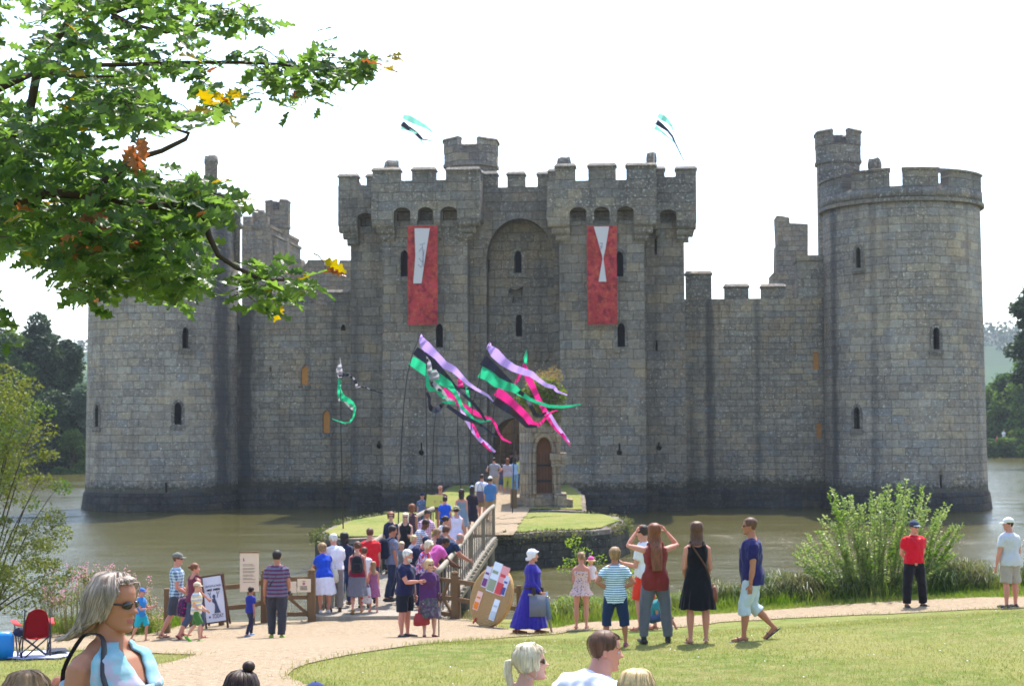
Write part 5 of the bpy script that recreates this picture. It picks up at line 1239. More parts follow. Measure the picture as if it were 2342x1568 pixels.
def hair_mesh(T, hh, style, rnd, seg=40, vol=.045, fine=0):
    """style: dict front, side, back (lower limits in head heights), hang (0/1), part"""
    B = MB(); fr, sd_, bk = style.get('front', .27), style.get('side', -.02), style.get('back', -.22); vol = style.get('vol', vol); wv = style.get('wave', 0); wide = style.get('wide', 1.0)
    rowsn = style.get('rows', 14); ph = rnd.uniform(0, 9); out_r = []; in_r = []
    strand = style.get('strand', .018); cols = []
    for k in range(seg):
        th = 2*pi*k/seg; a = abs((th+pi) % (2*pi)-pi)      # 0 front .. pi back
        t1 = sstep(.75, 1.15, a); t2 = sstep(1.25, 2.3, a)
        lo = lerp(lerp(fr, sd_, t1), bk, t2)+.02*nz(k*.7, ph)
        colm = []; n = rowsn
        for i in range(n+1):
            t = i/n
            z = lerp(.5, lo, t)
            zz_ = max(z, -.30 if lo > -.3 else -.10); x, y = headpt(th, zz_)
            v = vol*(.6+.4*sin(min(1, t*3)*pi/2))*(1.25 if a > 2 else 1)
            gro = strand*(nz(k*.9+ph, t*1.5, 3)+.5*nz(k*2.3, t*2+ph, 8))
            v += gro+wv*sin(t*11+ph+k*.2)*.5
            if t > .93 and not style.get('loose'): v *= .25
            elif style.get('loose') and t > .6: v *= lerp(lerp(1, .22, (t-.6)/.4), 1, t1)
            L = hypot(x, y-.04) or 1; dx, dy = x/L, (y-.04)/L
            zt_ = z+(v*.9 if t < .12 else 0)
            if z < -.30:                               # hanging hair
                hang = -.30-z; nb_ = style.get('nback', .12)
                x, y = headpt(th, -.1); L = hypot(x, y-.04) or 1; dx, dy = x/L, (y-.04)/L
                fl = style.get('flare', .0)
                y = min(y, .36)+hang*style.get('bx', .0)+(.34*sstep(.15, .75, hang)*sstep(1.2, 1.9, a)); x = x*wide*(1-.12*min(1, hang))+fl*hang*(1 if x > 0 else -1)
                wtip = max(.15, 1-sstep(.75, 1, t)*.7)
                x *= lerp(.8, 1, wtip)
            if style.get('sweep') and z < .2:
                sw = (.2-z)*style['sweep']; y += sw; 
            colm.append((x+dx*v, y+dy*v, zt_))
        cols.append(colm)
    outer = [[T @ Vector(cols[k][i]) for k in range(seg)] for i in range(rowsn+1)]
    inner = [[T @ Vector((cols[k][i][0]*.86, .04+(cols[k][i][1]-.04)*.86, cols[k][i][2]+(0.0 if i else -.06))) for k in range(seg)] for i in range(rowsn, -1, -1)]
    B.loft(outer+inner, 0, True, True)
    if fine:
        for q in range(fine):
            k = rnd.randrange(seg); colp = cols[k]; off = rnd.uniform(.0, .035)
            st_ = rnd.uniform(0, 3); P_ = []; jx, jy = rnd.gauss(0, .5), rnd.gauss(0, 1)
            i0 = rnd.randrange(0, max(1, rowsn//2)); i1 = rowsn if rnd.random() < .7 else rnd.randrange(rowsn//2, rowsn)
            for i in range(i0, i1+1):
                x, y, z = colp[i]; L = hypot(x, y-.04) or 1; o_ = .004+off*sin(pi*(i-i0)/max(1, i1-i0))+(.03*max(0, (i-i1+2)) if rnd.random() < .4 else 0)
                P_.append(T @ Vector((x+x/L*o_+.006*jx*(i-i0)/rowsn*3, y+(y-.04)/L*o_+.006*jy*(i-i0)/rowsn*3, z-.0)))
            if i1 == rowsn and len(P_) > 2: P_.append(P_[-1]+(P_[-1]-P_[-2])*rnd.uniform(.2, .9))
            if len(P_) > 2: B.tube(P_, [.0028*hh*3.2*(1 if 0 < j < len(P_)-1 else .3) for j in range(len(P_))], 4, 0)
    return B
STY = {
 'short': dict(front=.26, side=-.02, back=-.24, vol=.04), 'crop': dict(front=.30, side=.0, back=-.2, vol=.022, strand=.008), 'bald': dict(front=.6, side=.12, back=-.2, vol=.012, bald=1, strand=.004),
 'bob': dict(front=.24, side=-.38, back=-.48, vol=.085, wide=1.08, loose=1), 'puffy': dict(front=.24, side=-.22, back=-.32, vol=.12, loose=1), 'mop': dict(front=.2, side=-.14, back=-.3, vol=.075, loose=1),
 'long': dict(front=.24, side=-.9, back=-1.25, vol=.07, loose=1, bx=.06, rows=22), 'verylong': dict(front=.24, side=-1.2, back=-2.3, vol=.08, loose=1, bx=.06, rows=30, wide=1.15), 'mid': dict(front=.24, side=-.6, back=-.85, vol=.08, loose=1, rows=18, bx=.05, wide=1.1),
 'bun': dict(front=.25, side=-.06, back=-.2, vol=.035, bun=1), 'pony': dict(front=.25, side=-.06, back=-.22, vol=.04, pony=1), 'toddler': dict(front=.22, side=.0, back=-.25, vol=.035)}
DEFER = []
def remesh(o, voxel, sm=3, post=None, fold=0, seed=0):
    md = o.modifiers.new('r', 'REMESH'); md.mode = 'VOXEL'; md.voxel_size = voxel; md.use_smooth_shade = True
    if sm: s = o.modifiers.new('s', 'SMOOTH'); s.iterations = sm; s.factor = .5
    DEFER.append((o, post, fold, seed))
def flush():
    dg = bpy.context.evaluated_depsgraph_get(); dg.update(); new = []
    for (o, post, fold, seed) in DEFER:
        new.append(bpy.data.meshes.new_from_object(o.evaluated_get(dg)))
    for (o, post, fold, seed), me in zip(DEFER, new):
        mats = list(o.data.materials); o.modifiers.clear(); o.data = me
        me.materials.clear()
        for m_ in mats: me.materials.append(m_)
        if fold:
            vs = me.vertices; nrm = [v.normal.copy() for v in vs]
            for v, n_ in zip(vs, nrm):
                c = v.co; f = fold*(nz(c.x*9+seed, c.y*9, c.z*2.6)+.6*nz(c.x*15, c.y*15+seed, c.z*5+c.x*8)+.5*nz(c.z*14+c.x*10, seed, c.y*10))
                v.co = c+n_*f
        if post:
            bm = bmesh.new(); bm.from_mesh(me); me2 = post.mesh('tmp', mats, True); bm.from_mesh(me2); bm.to_mesh(me); bm.free(); bpy.data.meshes.remove(me2)
        me.polygons.foreach_set('use_smooth', [True]*len(me.polygons)); me.update()
    DEFER.clear()
ST = ((.10, 0, -1), (.04, .12, -1))
ARMS = {'down': (ST, ST), 'hips': (((.62, -.35, -.72), (-.62, .25, -.40)),)*2, 'camera': (((.45, .55, -.25), (-.28, .40, .85)),)*2, 'overhead': (((.62, .45, .12), (-.42, .15, .9)),)*2,
 'front': (((.12, .25, -.95), (-.25, .85, -.25)),)*2, 'rail': (((.14, .55, -.8), (-.1, .75, -.45)),)*2, 'back': (((.2, -.3, -.9), (-.55, -.2, -.5)),)*2, 'pocket': (((.25, -.15, -.95), (-.1, .3, -.9)), ST),
 'walk': (((.1, -.28, -.95), (.02, .05, -1)), ((.1, .3, -.9), (.0, .6, -.8))), 'cross': (((.1, .1, -1), (-.75, .45, .05)),)*2, 'hold': (((.12, .2, -1), (-.1, .9, .15)), ST), 'reach': (((.1, .5, -.6), (0, 1, -.1)),)*2}
SL = ((.06, 0, -1), (0, -.02, -1))
LEGS = {'stand': (SL, SL), 'wide': (((.16, 0, -1), (.06, 0, -1)),)*2, 'walk': (((.03, .42, -1), (0, -.1, -1)), ((.03, -.22, -1), (0, -.5, -.9))), 'walk2': (((.03, -.20, -1), (0, -.62, -.8)), ((.03, .40, -1), (0, -.06, -1))),
 'stroll': (((.04, .16, -1), (0, -.1, -1)), ((.04, -.12, -1), (0, -.25, -1))), 'sit': (((.3, 1, .25), (-.1, .55, -.8)),)*2, 'cross': (((-.02, .05, -1), (-.06, 0, -1)), ((.03, -.05, -1), (0, -.08, -1))), 'crouch': (((.25, .9, .1), (0, -.25, -.95)),)*2}
PEOPLE = []
def unit(v): v = Vector(v); v.normalize(); return v
def person(x, top, feet, rot, label, H=None, ref='feet', zg=None, D=None, sex='m', age='a', skin='pink', hair='brown', style='short', arms='down', legs='stand', lean=0, hyaw=0, hpitch=0, hroll=0,
           top_=None, bottom=None, dress=None, shoes=None, hat=None, glasses=False, build=1.0, voxel=None, fine=0, group=None, detail=1, flip=False, bellyy=0, hand_close=0, loc=None, straps=None, belt=None, name='person', nose=1.0, beard=None):
    """build one figure; returns its empty and a dict of useful points in its own frame"""
    rnd = random.Random(hash((x, top)) & 0xffff)
    if loc is not None: pos = Vector(loc)
    elif zg is None and ref == 'feet': pos = gray(x, feet)
    elif zg is not None and D is not None: p = at(x, feet, D); pos = Vector((p.x, D, zg))
    else:
        H0 = H; hz = zg; 
        d = ray(x, top)
        if zg is not None: p = CO+d*((zg+H0-CAMH)/d.z)
        pos = Vector((p.x, p.y, zg))
    Dm = pos.y
    if H is None:
        a_, b_ = at(x, top, Dm), at(x, feet, Dm); H = a_.z-b_.z
    PEOPLE.append((label[:34], round(pos.x, 1), round(pos.y, 1), round(pos.z, 2), round(H, 2)))
    t = empty(name, pos, radians(rot), label, 'person', group)
    A = {'a': (1, .139, 1), 'c': (.97, .150, .92), 't': (.92, .19, .85), 'b': (.85, .24, .8)}[age]
    hh = H*A[1]*(1.0)
    T_ = .288*H*(1.0 if age == 'a' else 1.02)
    thL, shL, ftH = .245*H, .243*H, .042*H
    if age in 'cb': pass
    if age == 't': thL, shL = .215*H, .215*H
    if age == 'b': thL, shL = .18*H, .17*H
    sw = (.110 if sex == 'm' else .098)*H*(.95 if age != 'a' else 1); bw = build
    LG = LEGS[legs] if isinstance(legs, str) else legs; AR = ARMS[arms] if isinstance(arms, str) else arms
    hipx = .050*H
    def dv(o, s): return unit((s*o[0], -o[1], o[2]))
    # legs first from a pelvis at the origin, then lift everything onto the ground
    feet_ = []; J = {}
    for s, (a, b) in zip((1, -1), LG if not flip else LG[::-1]):
        hp = Vector((s*hipx, 0, 0)); kn = hp+dv(a, s)*thL; an = kn+dv(b, s)*shL; J[s] = [hp, kn, an]
    zlow = min(J[s][2].z for s in J)-ftH
    if legs == 'sit': zlow = min(zlow, -.075*H)
    up = Vector((0, 0, -zlow))
    for s in J: J[s] = [p+up for p in J[s]]
    L_ = radians(lean)
    def spine(tt):
        """point and up/forward axes at t (0 hip, 1 shoulders)"""
        p = Vector((0, 0, 0)); n = 12; sgn = 1
        for i in range(n):
            q = (i+.5)/n*tt; a = L_*lerp(.45, 1.05, min(1, max(0, q))); p += Vector((0, -sin(a), cos(a)))*T_*tt/n
        a = L_*lerp(.45, 1.05, min(1, max(0, tt))); return p+up, Vector((0, -sin(a), cos(a))), Vector((0, -cos(a), -sin(a)))
    if sex == 'm': SEC = [(-.20, .075, .050, .0), (-.1, .093, .062, -.003), (0, .096, .066, -.004), (.18, .090, .062, 0), (.38, .084, .058, .004), (.60, .094, .064, .004), (.80, .104, .068, .004), (.94, .094, .058, 0), (1.02, .062, .042, -.004), (1.10, .036, .034, 0), (1.28, .031, .033, .006)]
    else: SEC = [(-.20, .078, .052, -.002), (-.1, .099, .066, -.006), (0, .100, .068, -.006), (.18, .088, .060, 0), (.38, .070, .051, .004), (.56, .078, .056, .006), (.70, .086, .070, .012), (.82, .087, .060, .006), (.94, .083, .050, 0), (1.03, .056, .038, -.004), (1.10, .030, .029, 0), (1.30, .026, .028, .006)]
    if age in 'tbc':
        SEC = [(a, b*(1.0 if age == 'c' else 1.12), c*(1.0 if age == 'c' else 1.25), d) for a, b, c, d in SEC]
    def section(tt, grow=0, sq=.95, n=22, wide=0, fwd=0, hang=False):
        tw = tt; tt = max(tt, -.04) if hang else tt
        for i in range(len(SEC)-1):
            if tt <= SEC[i+1][0] or i == len(SEC)-2:
                f = (tt-SEC[i][0])/(SEC[i+1][0]-SEC[i][0]); f = max(0, min(1, f)); f = f*f*(3-2*f); a = [lerp(SEC[i][j], SEC[i+1][j], f) for j in range(4)]; break
        bb = bw if tt < 1.0 else 1+(bw-1)*.4
        p, u, fw = spine(tw); w_ = a[1]*H*bb+grow+wide; d = a[2]*H*(bb**1.3)+grow+(bellyy*exp(-((tt-.3)/.25)**2)*H*.5); c = p+fw*(a[3]*H+fwd+(bellyy*exp(-((tt-.3)/.25)**2)*H*.5)); r = []
        for k in range(n):
            q = 2*pi*k/n; cc, ss = cos(q), sin(q); r.append(c+Vector((1, 0, 0))*math.copysign(abs(cc)**sq, cc)*w_+fw*math.copysign(abs(ss)**sq, ss)*d)
        return r
    far = detail == 0
    vx = voxel or (max(.0075, min(.02, Dm*.00052)))
    # arms
    K = {}
    for s, (a, b) in zip((1, -1), AR if not flip else AR[::-1]):
        p, u, fw = spine(.955); sh = p+Vector((s*(sw-.012*H), 0, 0))*lerp(1, bw, .6); sh -= u*.026*H
        el = sh+dv(a, s)*.165*H; wr = el+dv(b, s)*.145*H; K[s] = [sh, el, wr]
    B = MB()
    tt = [-.2, -.12, 0, .12, .25, .38, .5, .62, .74, .85, .94, 1.0, 1.05, 1.1, 1.2, 1.3]
    B.loft([section(q) for q in tt])
    lk = bw**.7*(1.0 if age == 'a' else (1.02 if age == 'c' else 1.35)); fem = 1.05 if sex == 'f' else 1
    for s in (1, -1):
        hp, kn, an = J[s]; P_ = [hp+Vector((0, 0, .03*H)), hp, hp.lerp(kn, .3), hp.lerp(kn, .7), kn, kn.lerp(an, .25), kn.lerp(an, .45), kn.lerp(an, .8), an, an+Vector((0, 0, -.02*H))]
        back = Vector((0, .008*H, 0)); P_[5] += back; P_[6] += back*.8
        R_ = [.040, .052*fem, .049*fem, .038, .030, .0325, .031, .020, .0175, .018]; B.tube(P_, [r_*H*lk for r_ in R_], 12)
        # foot
        fd = Vector((s*.18, -1, 0)); bent = (an-kn); tip = 0
        if an.z-ftH > .03*H: tip = .8
        fd = unit((s*.18, -1, -tip)); hl = an-fd*.035*H-Vector((0, 0, ftH*.62)); toe = an+fd*.108*H-Vector((0, 0, ftH*.72+(.0)))
        B.tube([hl, hl.lerp(toe, .3)+Vector((0, 0, .012*H)), hl.lerp(toe, .65), toe], [.017*H*lk, .021*H, .021*H, .012*H], 8, flat=.8)
        J[s] += [hl, toe]
    al = bw**.6*(1 if sex == 'm' else .88)*(1.0 if age == 'a' else (1.0 if age == 'c' else 1.25))
    hands = MB()
    for s in (1, -1):
        sh, el, wr = K[s]; p, u, fw = spine(.9)
        B.tube([sh+Vector((-s*.062*H, 0, .026*H)), sh+Vector((-s*.02*H, 0, .010*H)), sh, sh.lerp(el, .35), sh.lerp(el, .75), el, el.lerp(wr, .3), el.lerp(wr, .7), wr], [r_*H*al for r_ in (.024, .031, .033, .031, .026, .023, .0245, .019, .0145)], 10)
        d = (wr-el).normalized(); pn = d.cross(Vector((0, -1, 0)));  pn = pn if pn.length > .2 else Vector((s, 0, 0)); 
        pn = Vector((-s, 0, 0))-d*(-s*d.x); pn = pn if pn.length > .25 else Vector((0, 0, -1)); pn.normalize()     # palm faces the body
        sd2 = d.cross(pn).normalized()
        if (sd2.y > 0): sd2 = -sd2                       # thumb side to the front
        hl_ = .052*H; hand = hands
        hand.tube([wr-d*.008*H, wr+d*.012*H, wr+d*hl_*.6, wr+d*hl_], [.012*H*al, .0155*H, .0195*H, .0165*H], 8, flat=.55, ref=sd2)
        if not far:
            for q in range(5):
                if q < 4:
                    o_ = sd2*(.5-q/3)*.027*H; b0 = wr+d*hl_*.95+o_; ln = (.036, .042, .039, .030)[q]*H; c1 = .35+hand_close*.8
                    d1 = (d*cos(c1*.5)+pn*sin(c1*.5)).normalized(); d2 = (d*cos(c1*1.3+.1)+pn*sin(c1*1.3+.1)).normalized()
                    hand.tube([b0, b0+d1*ln*.5, b0+d1*ln*.5+d2*ln*.5], [.0052*H, .005*H, .0036*H], 6)
                else:
                    b0 = wr+d*hl_*.3+sd2*.014*H; d1 = (d*.7+sd2*.7+pn*.3).normalized(); d2 = (d*.9+sd2*.2+pn*.4).normalized()
                    hand.tube([b0, b0+d1*.022*H, b0+d1*.022*H+d2*.018*H], [.0062*H, .0056*H, .0042*H], 6)
    # head
    pn_, u_, f_ = spine(1.12); ha = L_*.55
    hc = pn_+Vector((0, -sin(ha+.12), cos(ha+.12)))*(hh*.5+.010*H*(1 if age == 'a' else .4))+Vector((0, -.004*H, 0))
    HM = Matrix.Translation(hc) @ Matrix.Rotation(radians(hyaw), 4, 'Z') @ Matrix.Rotation(radians(hpitch)+ha*.3, 4, 'X') @ Matrix.Rotation(radians(hroll), 4, 'Y') @ Matrix.Diagonal((hh, hh, hh, 1))
    B.tube([spine(1.04)[0], pn_, hc+(HM.to_3x3() @ Vector((0, .10, -.25)))], [.040*H, .034*H*(1 if sex == 'm' else .84), .033*H*(1 if sex == 'm' else .84)], 10)
    sk = skinmat(skin); post = hands
    head_mesh(post, HM, hh, 32 if fine else (24 if not far else 16), 40 if fine else (24 if not far else 16), eyes=not far and not glasses, female=sex == 'f', nose=nose)
    bo_ = B.obj('body', [sk, LIP, EYEW, EYED, BROW if not beard else BROW], t, True)
    remesh(bo_, vx, 3, post)
    # hair
    if style:
        st = dict(STY[style]) if isinstance(style, str) else style; hm = hairmat(HAIR[hair])
        if st.get('bald'):
            HB = MB(); rr = []
            for k in range(24):
                pass
            hb = hair_mesh(HM, hh, dict(front=.18, side=.0, back=-.2, vol=.012, strand=.003, rows=8), rnd, 32)
            # fringe of hair only: drop the crown rows
            n = 32; keepf = []
            for i, f in enumerate(hb.f):
                zs4 = sum(((HM.inverted() @ Vector(hb.v[q])).z) for q in f)/len(f); ys4 = sum(((HM.inverted() @ Vector(hb.v[q])).y) for q in f)/len(f)
                if zs4 < .22 and ys4 > -.12 and len(f) < 10: keepf.append(f)
            hb.f = keepf; hb.m = [0]*len(keepf)
        else: hb = hair_mesh(HM, hh, st, rnd, 110 if fine else (44 if not far else 26), fine=fine)
        if st.get('bun'): hb.ball(HM @ Vector((0, .50, .12)), (hh*.15, hh*.14, hh*.15), 0, 12, 8)
        if st.get('pony'):
            hb.tube([HM @ Vector(q) for q in ((0, .42, .1), (.02, .60, .05), (.03, .66, -.25), (.0, .6, -.6), (-.02, .56, -.8))], [hh*.06, hh*.12, hh*.12, hh*.09, hh*.02], 12, flat=.75)
        ho = hb.obj('hair', hm, t, True)
    if beard:
        bb = MB(); rings = []
        for z in (-.5, -.44, -.38, -.32, -.25, -.18):
            r = []
            for q in range(15):
                th = lerp(-1.35, 1.35, q/14); x_, y_ = headpt(th, z, .03 if z < -.2 else .012); r.append(HM @ Vector((x_, y_-.01, z-.02)))
            rings.append(r)
        bb.loft(rings, closed=False, caps=False); bb.obj('beard', hairmat(HAIR[beard]), t, True)
    M3 = HM.to_3x3()
    if glasses:
        g_ = MB()
        for s in (-1, 1):
            ring = []
            for f, yo in ((1, .0), (1, .022), (.9, .03)):
                ring.append([HM @ Vector((s*.135+.112*f*cos(q)*1.0, -.372-yo+.05*(abs(s*.135+.112*f*cos(q))/.25)**2, .0+.066*f*sin(q)*(1-.12*cos(q)*s))) for q in [2*pi*k/14 for k in range(14)]])
            g_.loft(ring)
            g_.tube([HM @ Vector((s*.235, -.31, .02)), HM @ Vector((s*.30, -.16, .025)), HM @ Vector((s*.33, .02, .015))], [hh*.018, hh*.013, hh*.010], 6)
        g_.tube([HM @ Vector((-.03, -.395, .02)), HM @ Vector((.03, -.395, .02))], hh*.012, 6)
        g_.obj('sunglasses', GLASS, t, True)
    if hat:
        kind_, hm1 = hat[0], hat[1]; hm2 = hat[2] if len(hat) > 2 else hm1; q_ = MB()
        base = .16 if kind_ != 'scarf' else 0
        if kind_ in ('cap', 'sunhat'):
            rings = []
            for z, o_ in ((.13, .03), (.2, .035), (.3, .035), (.4, .03), (.5, .02), (.56, -.03)):
                zz_ = min(.49, z-.03); rings.append([HM @ Vector((*headpt(2*pi*k/28, max(zz_, .12), o_+.02)[:2], z+.02)) for k in range(28)])
            q_.loft(rings, 0)
            if kind_ == 'cap':
                r1, r2 = [], []
                for k in range(11):
                    th = lerp(-.95, .95, k/10); x_, y_ = headpt(th, .16, .045); e_ = .34*cos(th*1.45); r1.append(HM @ Vector((x_, y_, .17))); r2.append(HM @ Vector((x_*1.02, y_-e_, .13-.05*e_+.05*(x_/.3)**2*-1)))
                q_.loft([r1, r2, [p+M3 @ Vector((0, 0, -.02)) for p in r2], [p+M3 @ Vector((0, 0, -.02)) for p in r1]], 1, closed=False, caps=False); q_.ball(HM @ Vector((0, .02, .585)), hh*.025, 1, 6, 4)
            else:
                a1 = [HM @ Vector((*headpt(2*pi*k/28, .15, .05), .16)) for k in range(28)]; a2 = [HM @ Vector((*headpt(2*pi*k/28, .15, .26), .06+.02*sin(k))) for k in range(28)]
                q_.loft([a1, a2, [p+M3 @ Vector((0, 0, -.02)) for p in a2], [p+M3 @ Vector((0, 0, -.02)) for p in a1]], 1, caps=False)
        elif kind_ == 'scarf':
            hb = hair_mesh(HM, hh, dict(front=.2, side=-.16, back=-.42, vol=.09, loose=1, strand=.02, wide=1), rnd, 36); q_.v, q_.f, q_.m = hb.v, hb.f, hb.m
            q_.tube([HM @ Vector(v) for v in ((-.33, -.2, .22), (-.2, -.38, .30), (0, -.43, .32), (.2, -.38, .30), (.33, -.2, .22), (.36, .1, .05), (.22, .38, -.2), (0, .46, -.26), (-.22, .38, -.2), (-.36, .1, .05), (-.33, -.2, .22))], hh*.07, 8)
            q_.ball(HM @ Vector((0, .46, -.3)), (hh*.2, hh*.16, hh*.16), 0, 10, 8)
        q_.obj('hat' if kind_ != 'scarf' else 'headscarf', [hm1, hm2], t, True)
    sd0 = rnd.uniform(0, 50); e = .010*H
    def cloth_obj(nm, M_, mb, fold=.006, vxs=1.0, sm=2):
        o = mb.obj(nm, M_, t, True); remesh(o, vx*vxs, sm, None, fold*H/1.7, sd0); return o
    if top_:
        mat, sl = top_[0], top_[1]; hem = top_[2] if len(top_) > 2 else -.12; loose = top_[3] if len(top_) > 3 else .6
        hi = {'tank': .93, 'strap': .86, 'none': .74}.get(sl, 1.065)
        q_ = MB(); ts = []; a = hem
        while a < hi-.04: ts.append(a); a += .09
        ts.append(hi); q_.loft([section(c_, e*(1+loose*(1-abs(c_-.5)))+(.006*H if c_ < .2 else 0) if c_ < 1.0 else e*.7, hang=True) for c_ in ts])
        for s in (1, -1):
            sh, el, wr = K[s]
            if sl in ('short', 'long', 'elbow', 'cap'):
                f = {'short': .62, 'elbow': .95, 'cap': .3}.get(sl, 1); g1 = (1.28 if sl != 'long' else 1.2)
                P_ = [sh+Vector((-s*.066*H, 0, .030*H)), sh+Vector((-s*.022*H, 0, .013*H)), sh+Vector((0, 0, .0*H)), sh.lerp(el, .35), sh.lerp(el, f*.98)]; R_ = [.030*H, .038*H*al, .042*H*al, .039*H*al*g1*.82, .037*H*al*g1*.8]
                if sl == 'long': P_ += [el, el.lerp(wr, .5), el.lerp(wr, .93)]; R_[-1] = .034*H*al; R_ += [.032*H*al, .028*H*al, .023*H*al]
                q_.tube(P_, R_, 12)
            elif sl in ('tank', 'strap'):
                w_ = .018 if sl == 'tank' else .006
                pa, ua, fa = spine(.80); pb, ub3, fb = spine(1.0); dx_ = Vector((s*.052*H*bw**.5, 0, 0)); dd = .064*H*bw
                q_.tube([pa+dx_+fa*dd, spine(.93)[0]+dx_+fa*(dd*.92), pb+dx_+fb*.024*H+ub3*.022*H, pb+dx_-fb*.024*H+ub3*.020*H, spine(.93)[0]+dx_-fa*(dd*.86), pa+dx_*.9-fa*dd*.9], w_*H, 6, flat=.5, ref=(1, 0, 0))
        if sl in ('short', 'long', 'elbow') and (len(top_) > 4):     # collar
            c_ = MB(); pc_, uc, fc = spine(1.07); c_.tube([pc_+uc*.004*H+Vector((.038*H*cos(v), 0, 0))+fc*.036*H*sin(v)+uc*(.012*H if sin(v) < 0 else 0) for v in [2*pi*k/12-pi/2*0 for k in range(13)]], .0075*H, 6); c_.obj('collar', top_[4], t, True)
        cloth_obj('shirt' if sl not in ('tank', 'strap') else 'vest_top', mat, q_, .019, .9)
    def legs_cloth(q_, length, loose, flare=0):
        q_.loft([section(c_, e*.8+.002*H) for c_ in (-.22, -.14, -.05, .04, .13)])
        for s in (1, -1):
            hp, kn, an = J[s][:3]; R0 = .058*fem*lk+loose*.4
            P_ = [hp+Vector((0, 0, .03*H)), hp, hp.lerp(kn, .35)]; R_ = [.05*lk+.004, R0, R0+loose*.1]
            if length <= 1:
                P_ += [hp.lerp(kn, .7*length+.1), hp.lerp(kn, length)]; R_ += [(.047*lk+loose), (.044*lk+loose*1.25)+flare]
            else:
                P_ += [hp.lerp(kn, .7), kn, kn.lerp(an, .3)]; R_ += [.045*lk+loose, .037*lk+loose, .038*lk+loose]
                f = length-1; 
                if f > .35: P_ += [kn.lerp(an, .6 if f > .7 else f)]; R_ += [.032*lk+loose]
                if f > .7: P_ += [kn.lerp(an, f)]; R_ += [.026*lk+loose+flare]
            q_.tube(P_, [r_*H for r_ in R_], 12)
    if bottom:
        mat, ty = bottom[0], bottom[1]; q_ = MB()
        if ty == 'trousers': legs_cloth(q_, 1.97, .009); nm = 'trousers'
        elif ty == 'wide': legs_cloth(q_, 1.97, .014, .004); nm = 'trousers'
        elif ty == 'leggings': legs_cloth(q_, 1.93, .010); nm = 'leggings'
        elif ty == 'capri': legs_cloth(q_, 1.5, .007); nm = 'trousers'
        elif ty == 'shorts': legs_cloth(q_, bottom[2] if len(bottom) > 2 else .88, .014); nm = 'shorts'
        elif ty == 'skirt': nm = 'skirt'
        if ty == 'skirt': skirt_loft(q_, section, spine, J, H, .33, bottom[2], bottom[3], sd0, e)
        cloth_obj(nm, mat, q_, .016, .9)
    if dress:
        mat, zend, flare, sl = dress[:4]; q_ = MB(); hi = {'tank': .93, 'strap': .80}.get(sl, 1.05)
        skirt_loft(q_, section, spine, J, H, hi, zend, flare, sd0, e)
        for s in (1, -1):
            sh, el, wr = K[s]
            if sl in ('tank', 'strap'):
                w_ = .016 if sl == 'tank' else .005; pa, ua, fa = spine(.78); pb, ub3, fb = spine(1.0); dx_ = Vector((s*.050*H*bw**.5, 0, 0)); dd = .062*H*bw
                q_.tube([pa+dx_+fa*dd, spine(.93)[0]+dx_+fa*(dd*.9), pb+dx_+fb*.024*H+ub3*.022*H, pb+dx_-fb*.024*H+ub3*.020*H, spine(.93)[0]+dx_-fa*(dd*.86), pa+dx_*.9-fa*dd*.9], w_*H, 6, flat=.5, ref=(1, 0, 0))
            else:
                f = {'short': .6, 'elbow': .95}.get(sl, 1); P_ = [sh+Vector((-s*.066*H, 0, .028*H)), sh+Vector((-s*.022*H, 0, .012*H)), sh, sh.lerp(el, .35), sh.lerp(el, f*.98)]; R_ = [.024*H, .034*H*al, .038*H*al, .037*H*al, .036*H*al]
                if sl == 'long': P_ += [el, el.lerp(wr, .5), el.lerp(wr, .93)]; R_ += [.034*H*al, .030*H*al, .025*H*al]
                q_.tube(P_, R_, 12)
        cloth_obj('dress', mat, q_, .013, .9)
    if shoes and not far:
        mat, ty = shoes
        for s in (1, -1):
            hl, toe = J[s][3], J[s][4]; an = J[s][2]; q_ = MB()
            if ty == 'shoe':
                q_.tube([hl+(hl-toe)*.10, hl.lerp(toe, .1), hl.lerp(toe, .45), hl.lerp(toe, .8), toe+(toe-hl)*.10], [.014*H, .025*H, .0245*H, .023*H, .012*H], 10, flat=.92)
                q_.tube([hl.lerp(toe, .18)+Vector((0, 0, .01*H)), an.lerp(hl, .1)+Vector((0, 0, -.002))], [.024*H, .022*H], 10)
            elif ty == 'boot': 
                q_.tube([hl+(hl-toe)*.10, hl.lerp(toe, .45), toe+(toe-hl)*.10], [.022*H, .0245*H, .014*H], 10, flat=.92); q_.tube([hl.lerp(toe, .18), an+Vector((0, 0, .03*H))], [.025*H, .023*H], 10)
            else:                                        # sandal or flip flop: sole and straps
                dn = Vector((0, 0, -.019*H)); d_ = (toe-hl).normalized(); x_ = d_.cross(Vector((0, 0, 1))).normalized(); n_ = x_.cross(d_)
                ring = []
                for f, w_ in ((-.12, .012), (.0, .02), (.4, .02), (.75, .024), (1.0, .02), (1.12, .008)):
                    c = hl.lerp(toe, f)-n_*.018*H; ring.append([c+x_*w_*H+n_*.004*H, c-x_*w_*H+n_*.004*H, c-x_*w_*H-n_*.004*H, c+x_*w_*H-n_*.004*H])
                q_.loft(ring); 
                for f in ((.62,) if ty == 'flip' else (.3, .7)):
                    c = hl.lerp(toe, f); q_.tube([c+x_*(.022*H)*cos(v)+n_*.024*H*sin(v) for v in [pi*k/8 for k in range(9)]], .0035*H, 5)
                if ty == 'sandal': c = an-Vector((0, 0, .01*H)); q_.tube([c+Vector((.021*H*cos(v), .021*H*sin(v), 0)) for v in [2*pi*k/10 for k in range(11)]], .003*H, 5)
            q_.obj('shoe', mat, t, True)
    inf = dict(section=section, H=H, K=K, J=J, HM=HM, spine=spine, sw=sw, hc=hc, t=t, bw=bw, pos=pos, rot=rot)
    if straps: 
        for (side, mt) in straps: crossbelt(inf, side, mt)
    return t, inf
